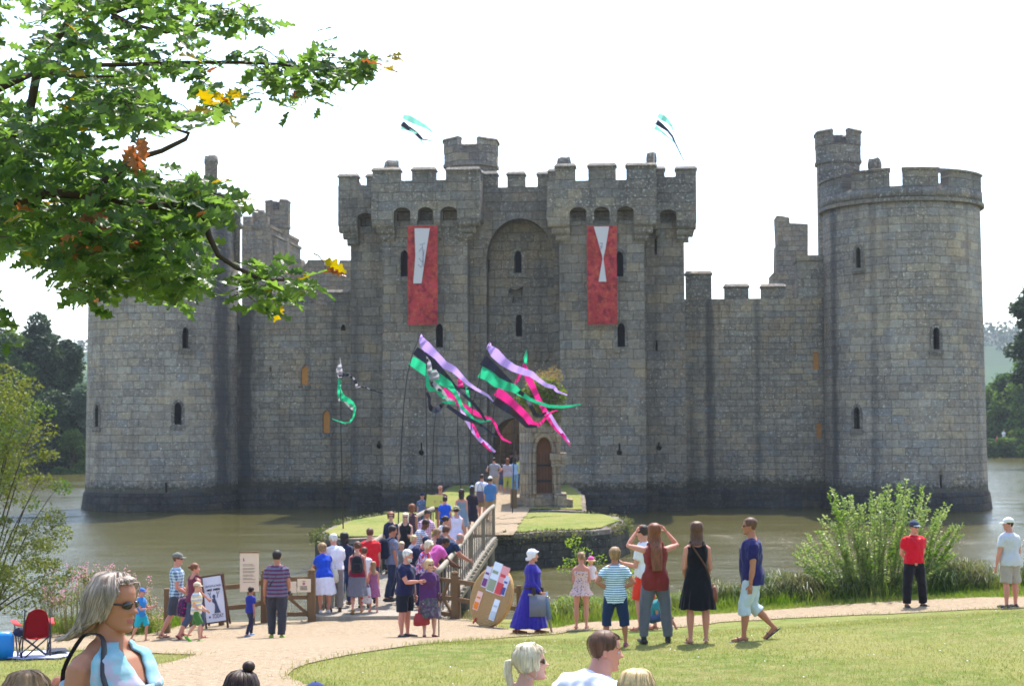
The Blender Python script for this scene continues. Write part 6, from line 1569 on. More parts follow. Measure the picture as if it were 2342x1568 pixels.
def skirt_loft(q_, section, spine, J, H, hi, zend, flare, sd, e):
    """zend: height of the hem as a fraction of H; flare: hem half width fraction"""
    ts = []; a = 0.0
    while a < hi-.03: ts.append(a); a += .09
    ts.append(hi); up_ = [section(c_, e*(1.1 if c_ < .9 else .7), n=40) for c_ in ts]
    z0 = zend*H; hipc, u, fw = spine(0); rings = []; n = 40
    kx = (J[1][1].x+J[-1][1].x)/2; kneec = (J[1][1]+J[-1][1])/2; base = section(0, e*1.2, n=n); n2 = 9
    mid = (J[1][1].lerp(J[1][2], max(0, min(1, (J[1][1].z-z0)/(.243*H))))+J[-1][1].lerp(J[-1][2], max(0, min(1, (J[-1][1].z-z0)/(.243*H)))))/2
    hw = abs(J[1][1].y-J[-1][1].y)/2
    for i in range(n2, 0, -1):
        f = i/n2; z = lerp(hipc.z, z0, f); c = hipc.lerp(Vector((mid.x, mid.y, z0)), f); ring = []
        for k in range(n):
            a = 2*pi*k/n; b = base[k]-hipc; L = hypot(b.x, b.y) or 1; w_ = lerp(L, flare*H*(1+.25*abs(sin(a))*hw/(.08*H) if hw > .03*H else flare*H/(flare*H)), f**.8) if flare else L
            w_ = lerp(L, flare*H, f**.85)+hw*abs(sin(a))*f*.9
            w_ *= 1+.07*f*sin(a*9+sd)*(.5+.5*sin(a*4+sd*2))+.04*f*sin(a*15+sd*3)
            ring.append(Vector((c.x+b.x/L*w_, c.y+b.y/L*w_, z+.006*H*sin(a*5+sd)*f)))
        rings.append(ring)
    q_.loft(rings+up_)
def surf(inf, tt, ang_, off):
    """point on the torso: angle 0 front, + to the person's left"""
    p, u, fw = inf['spine'](tt); H = inf['H']*inf['bw']; return p+Vector((1, 0, 0))*sin(ang_)*(.095*H+off)+fw*cos(ang_)*(.066*H+off)
def crossbelt(inf, side, mt, hipside=None):
    B = MB(); H = inf['H']; P_ = [surf(inf, .98, side*.7, -.018*H), surf(inf, 1.03, side*1.4, -.03*H)] if 0 else []
    pts = [surf(inf, lerp(1.0, .0, f), lerp(side*.55, -side*1.25, f), .012*H) for f in [k/8 for k in range(9)]]
    bk = [surf(inf, lerp(1.0, .0, f), pi-lerp(side*.55, -side*1.25, f), .012*H) for f in [k/8 for k in range(9)]]
    top = [surf(inf, 1.035, side*.9, -.02*H), surf(inf, 1.035, side*2.2, -.02*H)]
    B.tube(pts[::-1]+top+bk, .008*H, 6, flat=.5); B.obj('bag_strap', mt, inf['t'], True)
def toworld(inf, v): return inf['pos']+Matrix.Rotation(radians(inf['rot']), 3, 'Z') @ Vector(v)
def item(name, B, mats, loc, rot, label, cat, group=None, vox=0, fold=0):
    o = B.obj(name, mats, None, True, label=label, cat=cat, group=group); o.location = loc; o.rotation_euler = (0, 0, radians(rot))
    if vox: remesh(o, vox, 3, None, fold, 3)
    return o
def bag(inf, pt, size, mat, label, name='handbag', handle=.18, rot=None, hm=None, shape='bag'):
    """bag hanging with its handle at a point of the person's own frame"""
    w_, h, d = size; rt = inf['rot'] if rot is None else rot; root = empty(name, toworld(inf, pt), radians(rt), label, 'bag')
    B = MB(); B.loft([[(sx*w_/2*f, sy*d/2*g, -handle-h*z) for sx, sy in ((-1, -1), (-.5, -1.25), (.5, -1.25), (1, -1), (1, 1), (.5, 1.25), (-.5, 1.25), (-1, 1))] for z, f, g in ((1, .9, .8), (.9, 1.02, 1), (.45, 1, 1), (.05, .85, .55), (0, .8, .35))])
    B.obj('bag_body', mat, root, True)
    q = MB(); q.tube([(-w_*.32, -d*.2, -handle-.01), (-w_*.26, -d*.1, -handle*.45), (0, 0, 0), (w_*.26, -d*.1, -handle*.45), (w_*.32, -d*.2, -handle-.01)], .009, 6); q.obj('handle', hm or mat, root, True)
    return root
def backpack(inf, mat, label, size=(.28, .42, .15), tt=.62, straps=True, mat2=None):
    p, u, fw = inf['spine'](tt); H = inf['H']; w_, h, d = size; c = p-fw*(.066*H*inf['bw']+d*.45)
    R_ = Matrix((Vector((1, 0, 0)), -fw, u)).transposed(); root = empty('backpack', toworld(inf, (0, 0, 0)), radians(inf['rot']), label, 'backpack')
    B = MB(); B.loft([[c+R_ @ Vector((w_/2*f*math.copysign(abs(cos(a))**.7, cos(a)), d/2*g*math.copysign(abs(sin(a))**.8, sin(a)), h*z)) for a in [2*pi*k/16 for k in range(16)]] for z, f, g in ((-.5, .75, .7), (-.44, 1, 1.05), (-.1, 1.02, 1.1), (.25, .95, .95), (.42, .75, .75), (.5, .3, .3))])
    o = B.obj('pack_body', mat, root, True); 
    q = MB(); q.loft([[c+R_ @ Vector((w_*.36*f*math.copysign(abs(cos(a))**.7, cos(a)), d*.5+d*.22*g*(1+sin(a)), h*z)) for a in [2*pi*k/12 for k in range(12)]] for z, f, g in ((-.42, .85, .7), (-.2, 1, 1), (.0, .95, .8), (.06, .7, .4))]); q.obj('pocket', mat2 or mat, root, True)
    if straps:
        for s in (1, -1):
            q = MB(); q.tube([c+R_ @ Vector((s*w_*.3, -d*.4, h*.38)), inf['spine'](1.0)[0]+Vector((s*.055*H, 0, 0))+u*.028*H, surf(inf, .85, s*.7, .012*H), surf(inf, .55, s*1.1, .012*H), c+R_ @ Vector((s*w_*.42, -d*.4, -h*.35))], .012, 6, flat=.5); q.obj('strap', mat2 or mat, root, True)
    return root
# ================================================================== everyone in the place
C_ = lambda r, g, b, *k, **kw: cloth(srgb(r, g, b), *k, **kw)
SANDB = plain('brown_leather', srgb(92, 62, 46), .6, .3); RED = srgb(200, 30, 34)
NAVY = C_(38, 40, 78); BLACK = C_(26, 26, 32); WHITE_C = C_(232, 230, 238); DENIM = C_(62, 84, 122); GREYC = C_(120, 120, 126); BEIGE = C_(196, 186, 168); KHAKI = C_(140, 118, 88); DARKG = C_(58, 58, 66)
BLKS = plain('black_shoe', (.02, .02, .022), .5, .4); WHTS = plain('white_shoe', srgb(220, 220, 224), .6, .3); BRNS = plain('brown_shoe', srgb(96, 66, 50), .6, .3)
G1 = 'visitors walking on the gravel path'; G2 = 'visitors crowding the footbridge'; G3 = 'visitors walking to the castle gate'; G4 = 'people sitting on the lawn in the foreground'; G5 = 'visitors standing on the lawn'
P = person
# ---- gravel, left
t, i = P(403, 1260, 1457, 100, 'man in blue check shirt, grey cap and charcoal shorts walking right', skin='pink', hair='brown', style='crop', arms=(((.1, .05, -1), (-.15, .8, -.45)), ((.1, .05, -1), (-.1, .75, -.5))), legs='walk', hyaw=-6, top_=(C_(196, 220, 232, 'plaid', srgb(70, 92, 130)), 'short', -.15, .8), bottom=(C_(74, 76, 86), 'shorts', .98), shoes=(SANDB, 'sandal'), hat=('cap', C_(112, 112, 104), C_(140, 138, 130)), glasses=True, group=G1)
t, i = P(443, 1284, 1461, 140, 'woman in burgundy vest and denim capri trousers with pinned auburn hair', sex='f', hair='auburn', style='bun', arms=(((.2, -.2, -1), (.05, .45, -.8)), ((.12, .2, -.95), (-.1, .7, -.5))), legs='walk2', hyaw=-40, top_=(C_(112, 44, 70), 'tank', -.1), bottom=(C_(76, 84, 104), 'capri'), shoes=(C_(150, 60, 60), 'flip'), group=G1)
bag(i, i['K'][1][2]+Vector((.05, .10, .12)), (.30, .36, .16), C_(64, 26, 70, 'spots', srgb(190, 40, 110), srgb(40, 30, 60)), 'purple patterned cloth backpack carried by the woman in a burgundy vest', handle=.05)
t, i = P(449, 1330, 1467, 78, 'boy in beige cap, yellow striped top and green shorts walking right', age='c', skin='pale', hair='light', style='crop', arms=(((.1, .1, -1), (-.1, .75, -.5)), ((.1, 0, -1), (-.1, .8, -.3))), legs='walk2', top_=(C_(226, 226, 232, 'stripe3', srgb(222, 200, 110), srgb(180, 182, 190)), 'short', -.18), bottom=(C_(70, 116, 56), 'shorts', .95), shoes=(C_(96, 170, 60), 'shoe'), hat=('cap', C_(208, 186, 160)), group=G1)
t, i = P(322, 1343, 1466, 72, 'small child in blue cap, blue top and turquoise shorts behind the foreground woman', age='c', skin='pink', hair='light', style='crop', arms=(((.1, .4, -.8), (-.05, .95, .25)), ((.1, .3, -.9), (-.1, .9, .1))), legs='walk', top_=(C_(50, 130, 200), 'short', -.15), bottom=(C_(40, 170, 190), 'shorts', .95), shoes=(BLKS, 'sandal'), hat=('cap', C_(70, 110, 190)), group=G1)
t, i = P(633, 1257, 1459, 186, 'dark haired man seen from behind in purple striped polo and dark trousers', skin='tan', hair='black', style='short', arms=(((.18, .0, -1), (.05, .1, -1)), ((.2, .0, -1), (-.1, .5, -.8))), legs='stroll', build=1.08, hyaw=-14, top_=(C_(104, 104, 128, 'stripe', srgb(92, 48, 84), scale=1.5), 'short', -.2, .9), bottom=(C_(58, 58, 66), 'wide'), shoes=(C_(140, 170, 70), 'shoe'), straps=[(-1, BLKS)], group=G1)
B = MB(); B.box(-.05, .05, -.035, .035, -.04, .04); B.tube([(0, -.03, 0), (0, -.09, 0)], .032, 12); B.box(-.02, .02, -.02, .02, .04, .055)
item('camera', B, plain('camera_body', (.02, .02, .022), .4, .5), toworld(i, i['K'][-1][2]+Vector((0, .03, .03))), 160, 'small black camera hanging at the hip of the man in the striped polo', 'camera')
t, i = P(573, 1340, 1454, 145, 'small boy in royal blue t-shirt and dark trousers striding right', age='c', skin='tan', hair='black', style='short', arms=(((.15, .3, -.9), (.1, .5, -.8)), ((.2, -.2, -.95), (.1, -.1, -1))), legs='walk', top_=(C_(44, 54, 150), 'short', -.15), bottom=(C_(44, 46, 70), 'trousers'), shoes=(C_(110, 140, 180), 'shoe'), group=G1)
# couple in front of the bridge
t, i = P(926, 1255, 1457, 62, 'white haired bearded man in navy printed t-shirt and black shorts beside woman in purple', skin='pink', hair='white', style='short', arms=(((.15, .05, -1), (-.05, .25, -.95)), ((.1, .5, -.8), (-.2, .95, .1))), legs='stand', build=1.2, bellyy=.025, hyaw=14, hpitch=6, lean=5, top_=(C_(32, 36, 74, 'plain'), 'short', -.15, .7), bottom=(C_(28, 32, 44), 'shorts', .95), shoes=(BLKS, 'shoe'), beard='white', group=G1)
q = MB(); pr = [surf(i, .80, .55, .024), surf(i, .80, -.45, .024), surf(i, .45, -.45, .036), surf(i, .42, .1, .046), surf(i, .5, .5, .036)]; q.add(pr, [(0, 1, 2, 3, 4)]); q.obj('chest_print', C_(120, 104, 70, 'spots', srgb(190, 174, 120), srgb(60, 56, 50), scale=.7), t)
t, i = P(982, 1278, 1457, 18, 'blond woman in purple top and patterned skirt carrying a red handbag', sex='f', skin='pale', hair='blond', style='bob', arms=(((.12, .05, -1), (.02, .25, -1)), ((.12, .05, -1), (.0, .2, -1))), legs='stand', hyaw=15, build=1.05, glasses=True, top_=(C_(84, 46, 96), 'long', -.22, .7), bottom=(C_(84, 58, 88, 'mottle', srgb(110, 104, 110), srgb(64, 84, 74), scale=.6), 'skirt', .26, .155), shoes=(C_(120, 50, 46), 'shoe'), group=G1)
bag(i, i['K'][-1][2]+Vector((-.01, -.02, -.09)), (.30, .23, .10), plain('red_leather', srgb(150, 34, 42), .45, .4), 'red leather handbag held by the woman in purple', handle=.12, rot=40)
B = MB(); B.tube([(0, 0, -.86), (0, 0, -.02), (0, .0, 0)], .011, 8); B.tube([(0, .05, 0), (0, 0, .01), (0, -.06, 0)], .014, 8)
pw = toworld(i, i['K'][1][2]+Vector((0, -.02, -.08))); item('walking_stick', B, plain('dark_cane', srgb(80, 58, 44), .5, .3), (pw.x, pw.y, gray(1001, 1455).z+.87), 0, 'thin dark walking stick held by the woman in purple', 'walking stick')
# landing deck
dk = .745
t, i = P(742, 1262, 1402, 205, 'blond woman in royal blue top and white skirt leaning on the rail', zg=dk, D=34.5, H=1.58, sex='f', skin='pink', hair='light', style='puffy', arms='rail', legs='stand', lean=22, build=1.15, top_=(C_(30, 74, 196), 'short', -.12), bottom=(C_(230, 226, 240), 'skirt', .27, .17), shoes=(WHTS, 'shoe'), hyaw=20, group=G2)
bag(i, surf(i, .98, -1.4, 0)+Vector((0, .08, .03)), (.34, .30, .12), C_(222, 212, 190), 'cream shoulder bag of the woman in a white skirt', handle=.32, rot=175)
t, i = P(766, 1230, 1398, 200, 'white haired old man in white shirt and grey trousers bending to the water', zg=dk, D=34.8, H=1.76, hair='white', skin='pink', style='short', arms='rail', legs='stand', lean=16, hpitch=14, build=1.1, hyaw=25, top_=(C_(226, 222, 234), 'elbow', -.02, .8), bottom=(C_(146, 142, 142), 'wide'), shoes=(BRNS, 'shoe'), group=G2)
t, i = P(789, 1213, 1383, 215, 'woman with long black hair in navy t-shirt and jeans beside the old man', zg=.72, D=36.2, H=1.70, sex='f', hair='black', style='mid', skin='tan', arms='down', legs='stand', build=1.15, hyaw=-70, top_=(C_(34, 44, 74), 'short', -.15), bottom=(C_(52, 76, 118), 'trousers'), shoes=(BRNS, 'shoe'), group=G2)
t, i = P(817, 1235, 1400, 185, 'woman in maroon strappy top and grey skirt seen from behind', zg=dk, D=34.5, H=1.63, sex='f', hair='brown', style='bun', skin='pink', arms=(((.12, -.05, -1), (-.0, .4, -.9)), ((.15, 0, -1), (.1, .15, -1))), legs='walk2', lean=3, hyaw=20, top_=(C_(122, 24, 54), 'strap', -.08), bottom=(C_(110, 106, 116), 'skirt', .24, .135), shoes=(C_(170, 130, 70), 'sandal'), group=G2)
backpack(i, C_(32, 32, 40), 'small black rucksack on the back of the woman in maroon', (.26, .38, .13), .55, True)
bag(i, i['K'][-1][2]+Vector((0, 0, -.06)), (.22, .36, .08), C_(206, 200, 206, 'spots', srgb(220, 60, 80), srgb(200, 200, 204), scale=2), 'white carrier bag with red print held by the woman in maroon', handle=.12)
t, i = P(833, 1262, 1396, 190, 'child in white t-shirt half hidden behind the maroon topped woman', zg=.74, D=35.5, H=1.38, age='c', hair='brown', style='short', skin='pink', top_=(C_(224, 220, 226), 'short', -.15), bottom=(C_(110, 108, 116), 'trousers'), shoes=(BLKS, 'shoe'), group=G2)
t, i = P(846, 1207, 1378, 186, 'man in bright red t-shirt seen from behind on the bridge', zg=.75, D=36.3, H=1.77, hair='brown', style='crop', skin='pink', build=1.12, arms='down', top_=(C_(206, 30, 44), 'short', -.15), bottom=(C_(60, 66, 84), 'wide'), shoes=(BLKS, 'shoe'), group=G2)
t, i = P(854, 1283, 1393, 200, 'little girl with long fair hair in a pink and blue patterned dress', zg=dk, D=34.7, H=1.12, age='c', sex='f', hair='light', style='long', skin='pink', arms=(((.2, .1, -1), (.15, .2, -1)), ((.2, .1, -1), (.1, .1, -1))), legs='stroll', dress=(C_(150, 84, 120, 'spots', srgb(90, 110, 170), srgb(196, 110, 130), scale=.6), .30, .13, 'strap'), shoes=(C_(180, 90, 90), 'flip'), group=G2)
t, i = P(896, 1199, 1372, 112, 'dark haired man in grey blue t-shirt with a navy rucksack', zg=.76, D=36.6, H=1.80, hair='black', style='short', skin='tan', legs='stroll', hyaw=-16, hpitch=12, arms=(((.1, .05, -1), (0, .1, -1)), ((.1, .05, -1), (0, .2, -1))), top_=(C_(108, 116, 140), 'short', -.15), bottom=(C_(44, 54, 80), 'trousers'), shoes=(BLKS, 'shoe'), group=G2)
backpack(i, C_(24, 30, 50), 'large navy rucksack on the man in the grey blue t-shirt', (.32, .5, .22), .6)
def onb(x, D): return zd(D)
def BP(x, top, D, H, rot, label, **k):
    return P(x, top, 1300, rot, label, zg=k.pop('zg', zd(D)), D=D, H=H, group=k.pop('group', G2), **k)
BP(894, 1174, 41.6, 1.66, 8, 'woman with short auburn hair and sunglasses in a navy cardigan', sex='f', hair='auburn', style='puffy', glasses=True, skin='pale', top_=(C_(34, 38, 66), 'elbow', -.15), bottom=(BLACK, 'trousers'), shoes=(BLKS, 'shoe'))
BP(928, 1173, 41.2, 1.68, -4, 'platinum blond woman with sunglasses in a black vest top', sex='f', hair='platinum', style='long', glasses=True, skin='pale', arms='hold', top_=(C_(30, 30, 38), 'tank', -.15), bottom=(C_(36, 36, 44), 'skirt', .3, .13), shoes=(BLKS, 'shoe'))
BP(942, 1166, 43.4, 1.68, 150, 'woman with curly brown hair half hidden behind the platinum blond woman', sex='f', hair='auburn', style='bob', skin='tan', top_=(C_(80, 60, 70), 'tank', -.15), bottom=(DENIM, 'trousers'))
BP(918, 1224, 37.8, 1.33, 30, 'blond boy in a grey t-shirt between the adults on the bridge', age='c', hair='blond', style='toddler', skin='pale', top_=(C_(120, 124, 124), 'short', -.15), bottom=(BEIGE, 'shorts'), shoes=(WHTS, 'shoe'))
BP(952, 1194, 39.6, 1.74, 80, 'dark haired man in a pale striped t-shirt stooping over the deck', hair='dark', style='short', skin='brown', lean=26, hpitch=20, arms='rail', top_=(C_(206, 208, 218, 'stripe', srgb(120, 130, 160)), 'short', -.15), bottom=(DENIM, 'shorts'), shoes=(BLKS, 'shoe'))
BP(945, 1214, 38.5, 1.40, 60, 'fair haired child with one hand raised to the head', age='c', hair='blond', style='mop', skin='pink', arms=(((.5, .5, .2), (-.5, 0, .8)), ST), top_=(C_(196, 190, 200), 'short', -.15), bottom=(DENIM, 'shorts'))
BP(935, 1233, 37.0, 1.72, 80, 'adult in navy fleece and navy cap with a pale blue peak bending right', hair='dark', style='short', skin='pink', lean=52, hpitch=-5, arms='rail', hat=('cap', C_(34, 48, 78), C_(150, 190, 226)), top_=(C_(34, 42, 76), 'short', -.15, .8), bottom=(C_(40, 44, 70), 'shorts'), shoes=(BLKS, 'shoe'))
BP(962, 1258, 35.9, 1.62, 60, 'white blond woman in a red and blue top stooping behind the couple', sex='f', hair='platinum', style='puffy', skin='pink', lean=26, hpitch=22, arms='front', top_=(C_(200, 40, 70, 'mottle', srgb(90, 110, 200), srgb(220, 200, 220)), 'short', -.15), bottom=(NAVY, 'trousers'))
BP(982, 1222, 36.6, 1.72, 115, 'dark skinned man in a pink shirt leaning on the bridge rail', hair='black', style='crop', skin='brown', lean=50, hpitch=10, arms='rail', build=1.1, top_=(C_(214, 96, 170), 'short', -.15, .7), bottom=(BLACK, 'trousers'), shoes=(BLKS, 'shoe'))
BP(974, 1207, 38.3, 1.66, 100, 'woman with orange blond hair and bare shoulders leaning to the right rail', sex='f', hair='light', style='mop', skin='pink', lean=32, hpitch=12, arms='rail', top_=(C_(230, 200, 180), 'strap', -.1), bottom=(DENIM, 'shorts'))
BP(994, 1208, 38.9, 1.66, 105, 'brown haired boy in a dark top pressed to the bridge rail', hair='brown', style='mop', skin='pink', lean=34, hpitch=15, arms='rail', top_=(C_(46, 50, 66), 'short', -.15), bottom=(DENIM, 'shorts'))
BP(1008, 1226, 37.9, 1.74, 110, 'bald sunburnt man in a dark blue top bending far over the rail', hair='grey', style='bald', skin='pink', lean=62, hpitch=5, arms='rail', build=1.1, top_=(C_(40, 56, 88), 'short', -.15), bottom=(DARKG, 'trousers'))
BP(1004, 1190, 40.6, 1.68, 110, 'young woman with dark hair in a bun and white t-shirt by the rail', sex='f', hair='dark', style='bun', skin='pink', lean=20, hpitch=12, arms='rail', top_=(C_(220, 218, 228), 'short', -.12), bottom=(DENIM, 'shorts'))
BP(972, 1180, 41.8, 1.72, 30, 'man in a plum and white checked shirt looking down', hair='dark', style='short', skin='tan', lean=14, hpitch=26, arms='front', top_=(C_(180, 90, 150, 'plaid', srgb(220, 210, 220)), 'short', -.15), bottom=(KHAKI, 'trousers'))
t, i = BP(1044, 1156, 43.0, 1.66, 190, 'woman in a white sundress and straw hat walking over the bridge', sex='f', hair='dark', style='short', skin='pink', legs='stroll', build=1.15, hpitch=14, arms=(((.22, .02, -1), (.1, .15, -1)), ((.2, .02, -1), (.05, .1, -1))), hat=('sunhat', C_(160, 152, 118)), dress=(C_(222, 216, 240), .26, .15, 'tank'), shoes=(WHTS, 'shoe'))
BP(1018, 1133, 48.6, 1.42, 175, 'boy in a bright blue t-shirt seen from behind at the far end of the bridge', age='c', hair='dark', style='short', skin='pink', arms=(((.25, 0, -1), (.1, 0, -1)),)*2, top_=(C_(34, 88, 210), 'short', -.25), bottom=(DARKG, 'shorts'), zg=1.2)
t, i = BP(1009, 1119, 51.0, 1.66, -10, 'balding man in sunglasses and maroon shirt reading a yellow map', hair='dark', style='bald', skin='pink', glasses=True, hpitch=14, lean=10, arms=(((.1, .3, -.9), (-.2, .9, .3)),)*2, top_=(C_(120, 70, 84), 'short', -.15), bottom=(KHAKI, 'shorts'), zg=1.23)
B = MB(); B.loft([[(-.3, 0, -.2), (-.1, -.04, -.21), (.1, .03, -.2), (.28, -.02, -.22)], [(-.26, 0, .22), (-.1, -.04, .2), (.1, .03, .21), (.3, -.02, .2)]], closed=False, caps=False)
item('folded_map', B, plain('yellow_paper', srgb(218, 206, 110), .7, .2), toworld(i, (i['K'][1][2]+i['K'][-1][2])/2+Vector((-.12, -.08, .05))), -10, 'open yellow paper map held by the balding man in maroon', 'map')
BP(966, 1131, 50.8, 1.40, 10, 'boy in a navy cap and grey blue t-shirt standing on the island grass', age='c', hair='dark', style='crop', skin='pink', hat=('cap', C_(34, 38, 62)), arms='down', top_=(C_(90, 108, 142, 'spots', srgb(190, 150, 150), srgb(90, 108, 142), scale=3), 'short', -.2), bottom=(DENIM, 'shorts'), shoes=(WHTS, 'shoe'), zg=1.23, group='visitors standing on the island')
t, i = BP(1056, 1126, 48.2, 1.68, 185, 'brunette in a grey blue sundress seen from behind near the end of the bridge', sex='f', hair='dark', style='mid', skin='pink', arms='down', dress=(C_(124, 140, 158), .3, .14, 'strap'), shoes=(WHTS, 'shoe'), zg=1.2)
BP(1080, 1120, 50.4, 1.66, 175, 'woman with long dark hair and pale blue cap in a black dress', sex='f', hair='dark', style='long', skin='pink', hat=('cap', C_(140, 176, 206)), dress=(C_(44, 40, 52), .3, .13, 'cap'), shoes=(BLKS, 'shoe'), hyaw=30, zg=1.22)
t, i = BP(1103, 1086, 58, 1.74, 170, 'man in a baggy white t-shirt and khaki shorts walking to the gate', hair='dark', style='crop', skin='pink', legs='stroll', build=1.15, arms='down', top_=(C_(226, 222, 236), 'elbow', -.25, .9), bottom=(KHAKI, 'shorts', .95), shoes=(BRNS, 'sandal'), zg=1.26, group=G3)
bag(i, surf(i, 1.0, pi-.2, .02)+Vector((0, .03, .0)), (.3, .42, .06), C_(104, 88, 104), 'grey drawstring bag on the back of the man in the white t-shirt', handle=.32, name='drawstring_bag')
BP(1122, 1093, 57, 1.68, 185, 'person in white cap and blue t-shirt walking beside the white t-shirt man', hair='dark', style='short', skin='tan', legs='stroll', hat=('cap', C_(226, 222, 220)), top_=(C_(70, 116, 172), 'elbow', -.25, .9), bottom=(C_(150, 124, 96), 'shorts', .9), shoes=(BRNS, 'shoe'), zg=1.26, group=G3)
zg2 = 1.5
BP(1131, 1046, 72.4, 1.76, 180, 'man in grey t-shirt with teal sleeves in the shade of the gate', hair='dark', style='crop', skin='pink', build=1.1, arms='hips', legs='stand', detail=0, top_=(C_(150, 148, 160), 'short', -.15), bottom=(C_(168, 146, 128), 'trousers'), zg=zg2, group=G3)
BP(1150, 1063, 74, 1.36, 180, 'child in dark top and blue shorts by the castle gate', age='c', hair='dark', style='short', skin='pink', detail=0, top_=(C_(84, 80, 100), 'short', -.15), bottom=(C_(60, 88, 116), 'shorts', .95), zg=zg2, group=G3)
BP(1162, 1049, 73, 1.70, 182, 'auburn haired woman in grey top and lime capri trousers', sex='f', hair='auburn', style='mid', skin='pink', detail=0, build=1.1, top_=(C_(176, 168, 186), 'short', -.15), bottom=(C_(170, 176, 90), 'capri'), zg=zg2, group=G3)
t, i = BP(1178, 1052, 75, 1.68, 200, 'woman in pale blue top with a pink and purple shoulder bag', sex='f', hair='dark', style='mid', skin='pink', detail=0, top_=(C_(160, 186, 220), 'short', -.15), bottom=(C_(140, 176, 206), 'trousers'), zg=zg2, group=G3)
bag(i, surf(i, .6, 1.5, .1), (.36, .36, .14), C_(170, 70, 180), 'pink and purple shoulder bag by the castle gate', handle=.1)
BP(1190, 1055, 77, 1.66, 150, 'person in a yellow green top entering the castle gate', hair='dark', style='short', skin='pink', detail=0, top_=(C_(206, 210, 90), 'short', -.15), bottom=(NAVY, 'trousers'), zg=1.52, group=G3)
BP(1170, 1030, 85, 1.75, 180, 'person in black inside the shadow of the gate arch', hair='dark', style='short', skin='tan', detail=0, top_=(C_(30, 30, 36), 'short', -.15), bottom=(BLACK, 'trousers'), zg=1.5, group=G3)
BP(1181, 1028, 88, 1.8, 0, 'person in a beige top coming out through the gate arch', hair='light', style='short', skin='pink', detail=0, top_=(C_(200, 170, 150), 'short', -.15), bottom=(GREYC, 'trousers'), zg=1.5, group=G3)
# ---- right of the target
t, i = P(1217, 1252, 1449, 82, 'woman in long blue medieval gown and white headscarf walking right', sex='f', hair='grey', style='short', skin='pink', build=1.2, bellyy=.02, arms=(((.1, -.1, -1), (.0, .1, -1)), ((.1, .1, -1), (-.1, .7, -.7))), legs='walk', hat=('scarf', C_(232, 230, 236)), dress=(C_(52, 44, 150), .075, .155, 'long'), shoes=(C_(130, 78, 48), 'boot'), hyaw=6, belt=1, group=G1)
q = MB(); q.tube([surf(i, .12, a, .024) for a in [2*pi*k/20 for k in range(21)]], .016, 6); q.obj('belt', plain('dark_belt', srgb(60, 40, 34), .6, .3), t, True)
for a_, z_, s_ in ((-1.2, .0, 1), (-.5, -.06, .8), (.2, -.02, .9)):
    q = MB(); p_ = surf(i, z_, a_, .06); q.ball(p_, (.06*s_, .04, .09*s_), 0, 10, 8); q.obj('belt_pouch', plain('leather_pouch', srgb(44, 36, 34), .6, .3), t, True)
for nm, cc, off, lb, sz in (('wooden_box', C_(116, 120, 138), -1, 'flat grey blue box on a wooden handle carried by the woman in the blue gown', (.32, .05, .40)),):
    p_ = toworld(i, i['K'][-1][2]+Vector((-.06, .06, -.26))); B = MB(); B.box(-sz[0]/2, sz[0]/2, -sz[1]/2, sz[1]/2, -sz[2]/2, sz[2]/2, 0); B.bar((-sz[0]/2-.02, 0, sz[2]/2+.03), (sz[0]/2+.05, 0, sz[2]/2-.02), .04, .04, 1); item(nm, B, [cc, WPALE], p_, 4, lb, 'box')
B = MB(); B.loft([[(-.1, 0, .1), (.04, 0, .14), (.12, .0, -.38), (.03, .0, -.42), (-.04, 0, -.3)], [(-.1, .05, .1), (.04, .05, .14), (.12, .05, -.38), (.03, .05, -.42), (-.04, .05, -.3)]]); B.bar((-.05, .02, .1), (.16, .02, -.86), .03, .04, 1)
item('cloth_bag', B, [C_(120, 140, 168), WPALE], toworld(i, i['K'][1][2]+Vector((.04, -.25, -.1))), 0, 'pale blue cloth bundle on a stick in front of the woman in the blue gown', 'bag')
t, i = P(1330, 1262, 1438, 176, 'young woman in a floral strappy dress holding a baby', sex='f', hair='light', style='pony', skin='pink', arms=(((.1, .1, -1), (-.2, .8, .3)), ((.15, .05, -1), (-.5, .8, .3))), legs='stand', hpitch=10, hyaw=32, dress=(C_(214, 186, 180, 'floral', srgb(108, 62, 104), srgb(196, 138, 84)), .44, .155, 'strap'), shoes=(C_(170, 70, 50), 'sandal'), group=G5)
t2, i2 = P(1342, 1264, 1400, 170, 'baby in a pink sun hat carried by the woman in the floral dress', age='b', H=.72, loc=toworld(i, (-.20, -.20, i['H']*.60)), skin='pale', hair='blond', style='toddler', arms=(((.3, .3, -.8), (0, .7, 0)),)*2, legs='sit', hat=('sunhat', C_(226, 90, 160), C_(236, 180, 150)), top_=(C_(232, 220, 230), 'short', -.15), bottom=(C_(236, 200, 210), 'leggings'), detail=0)
t, i = P(1408, 1253, 1478, 178, 'boy in blue and white striped t-shirt standing with hands on hips', age='c', skin='tan', hair='light', style='mop', arms='hips', legs='wide', top_=(C_(220, 232, 238, 'stripe', srgb(72, 128, 160), scale=.62), 'short', -.28, .9), bottom=(C_(34, 52, 84), 'shorts', 1.12), shoes=(C_(150, 80, 96), 'shoe'), group=G5)
t, i = P(1474, 1199, 1441, 240, 'youth in red shorts holding a camera behind the long haired woman', skin='pink', hair='dark', style='short', arms='hold', legs='stroll', hpitch=10, top_=(C_(224, 222, 228), 'short', -.1), bottom=(C_(226, 60, 40), 'shorts', .95), shoes=(BRNS, 'sandal'), group=G5)
B = MB(); B.box(-.06, .06, -.03, .03, -.04, .04); B.tube([(0, -.03, 0), (0, -.08, 0)], .03, 12)
item('camera', B, plain('camera_body', (.02, .02, .022), .4, .5), toworld(i, i['K'][1][2]+Vector((0, -.1, .03))), 250, 'compact black camera in the hands of the youth in red shorts', 'camera')
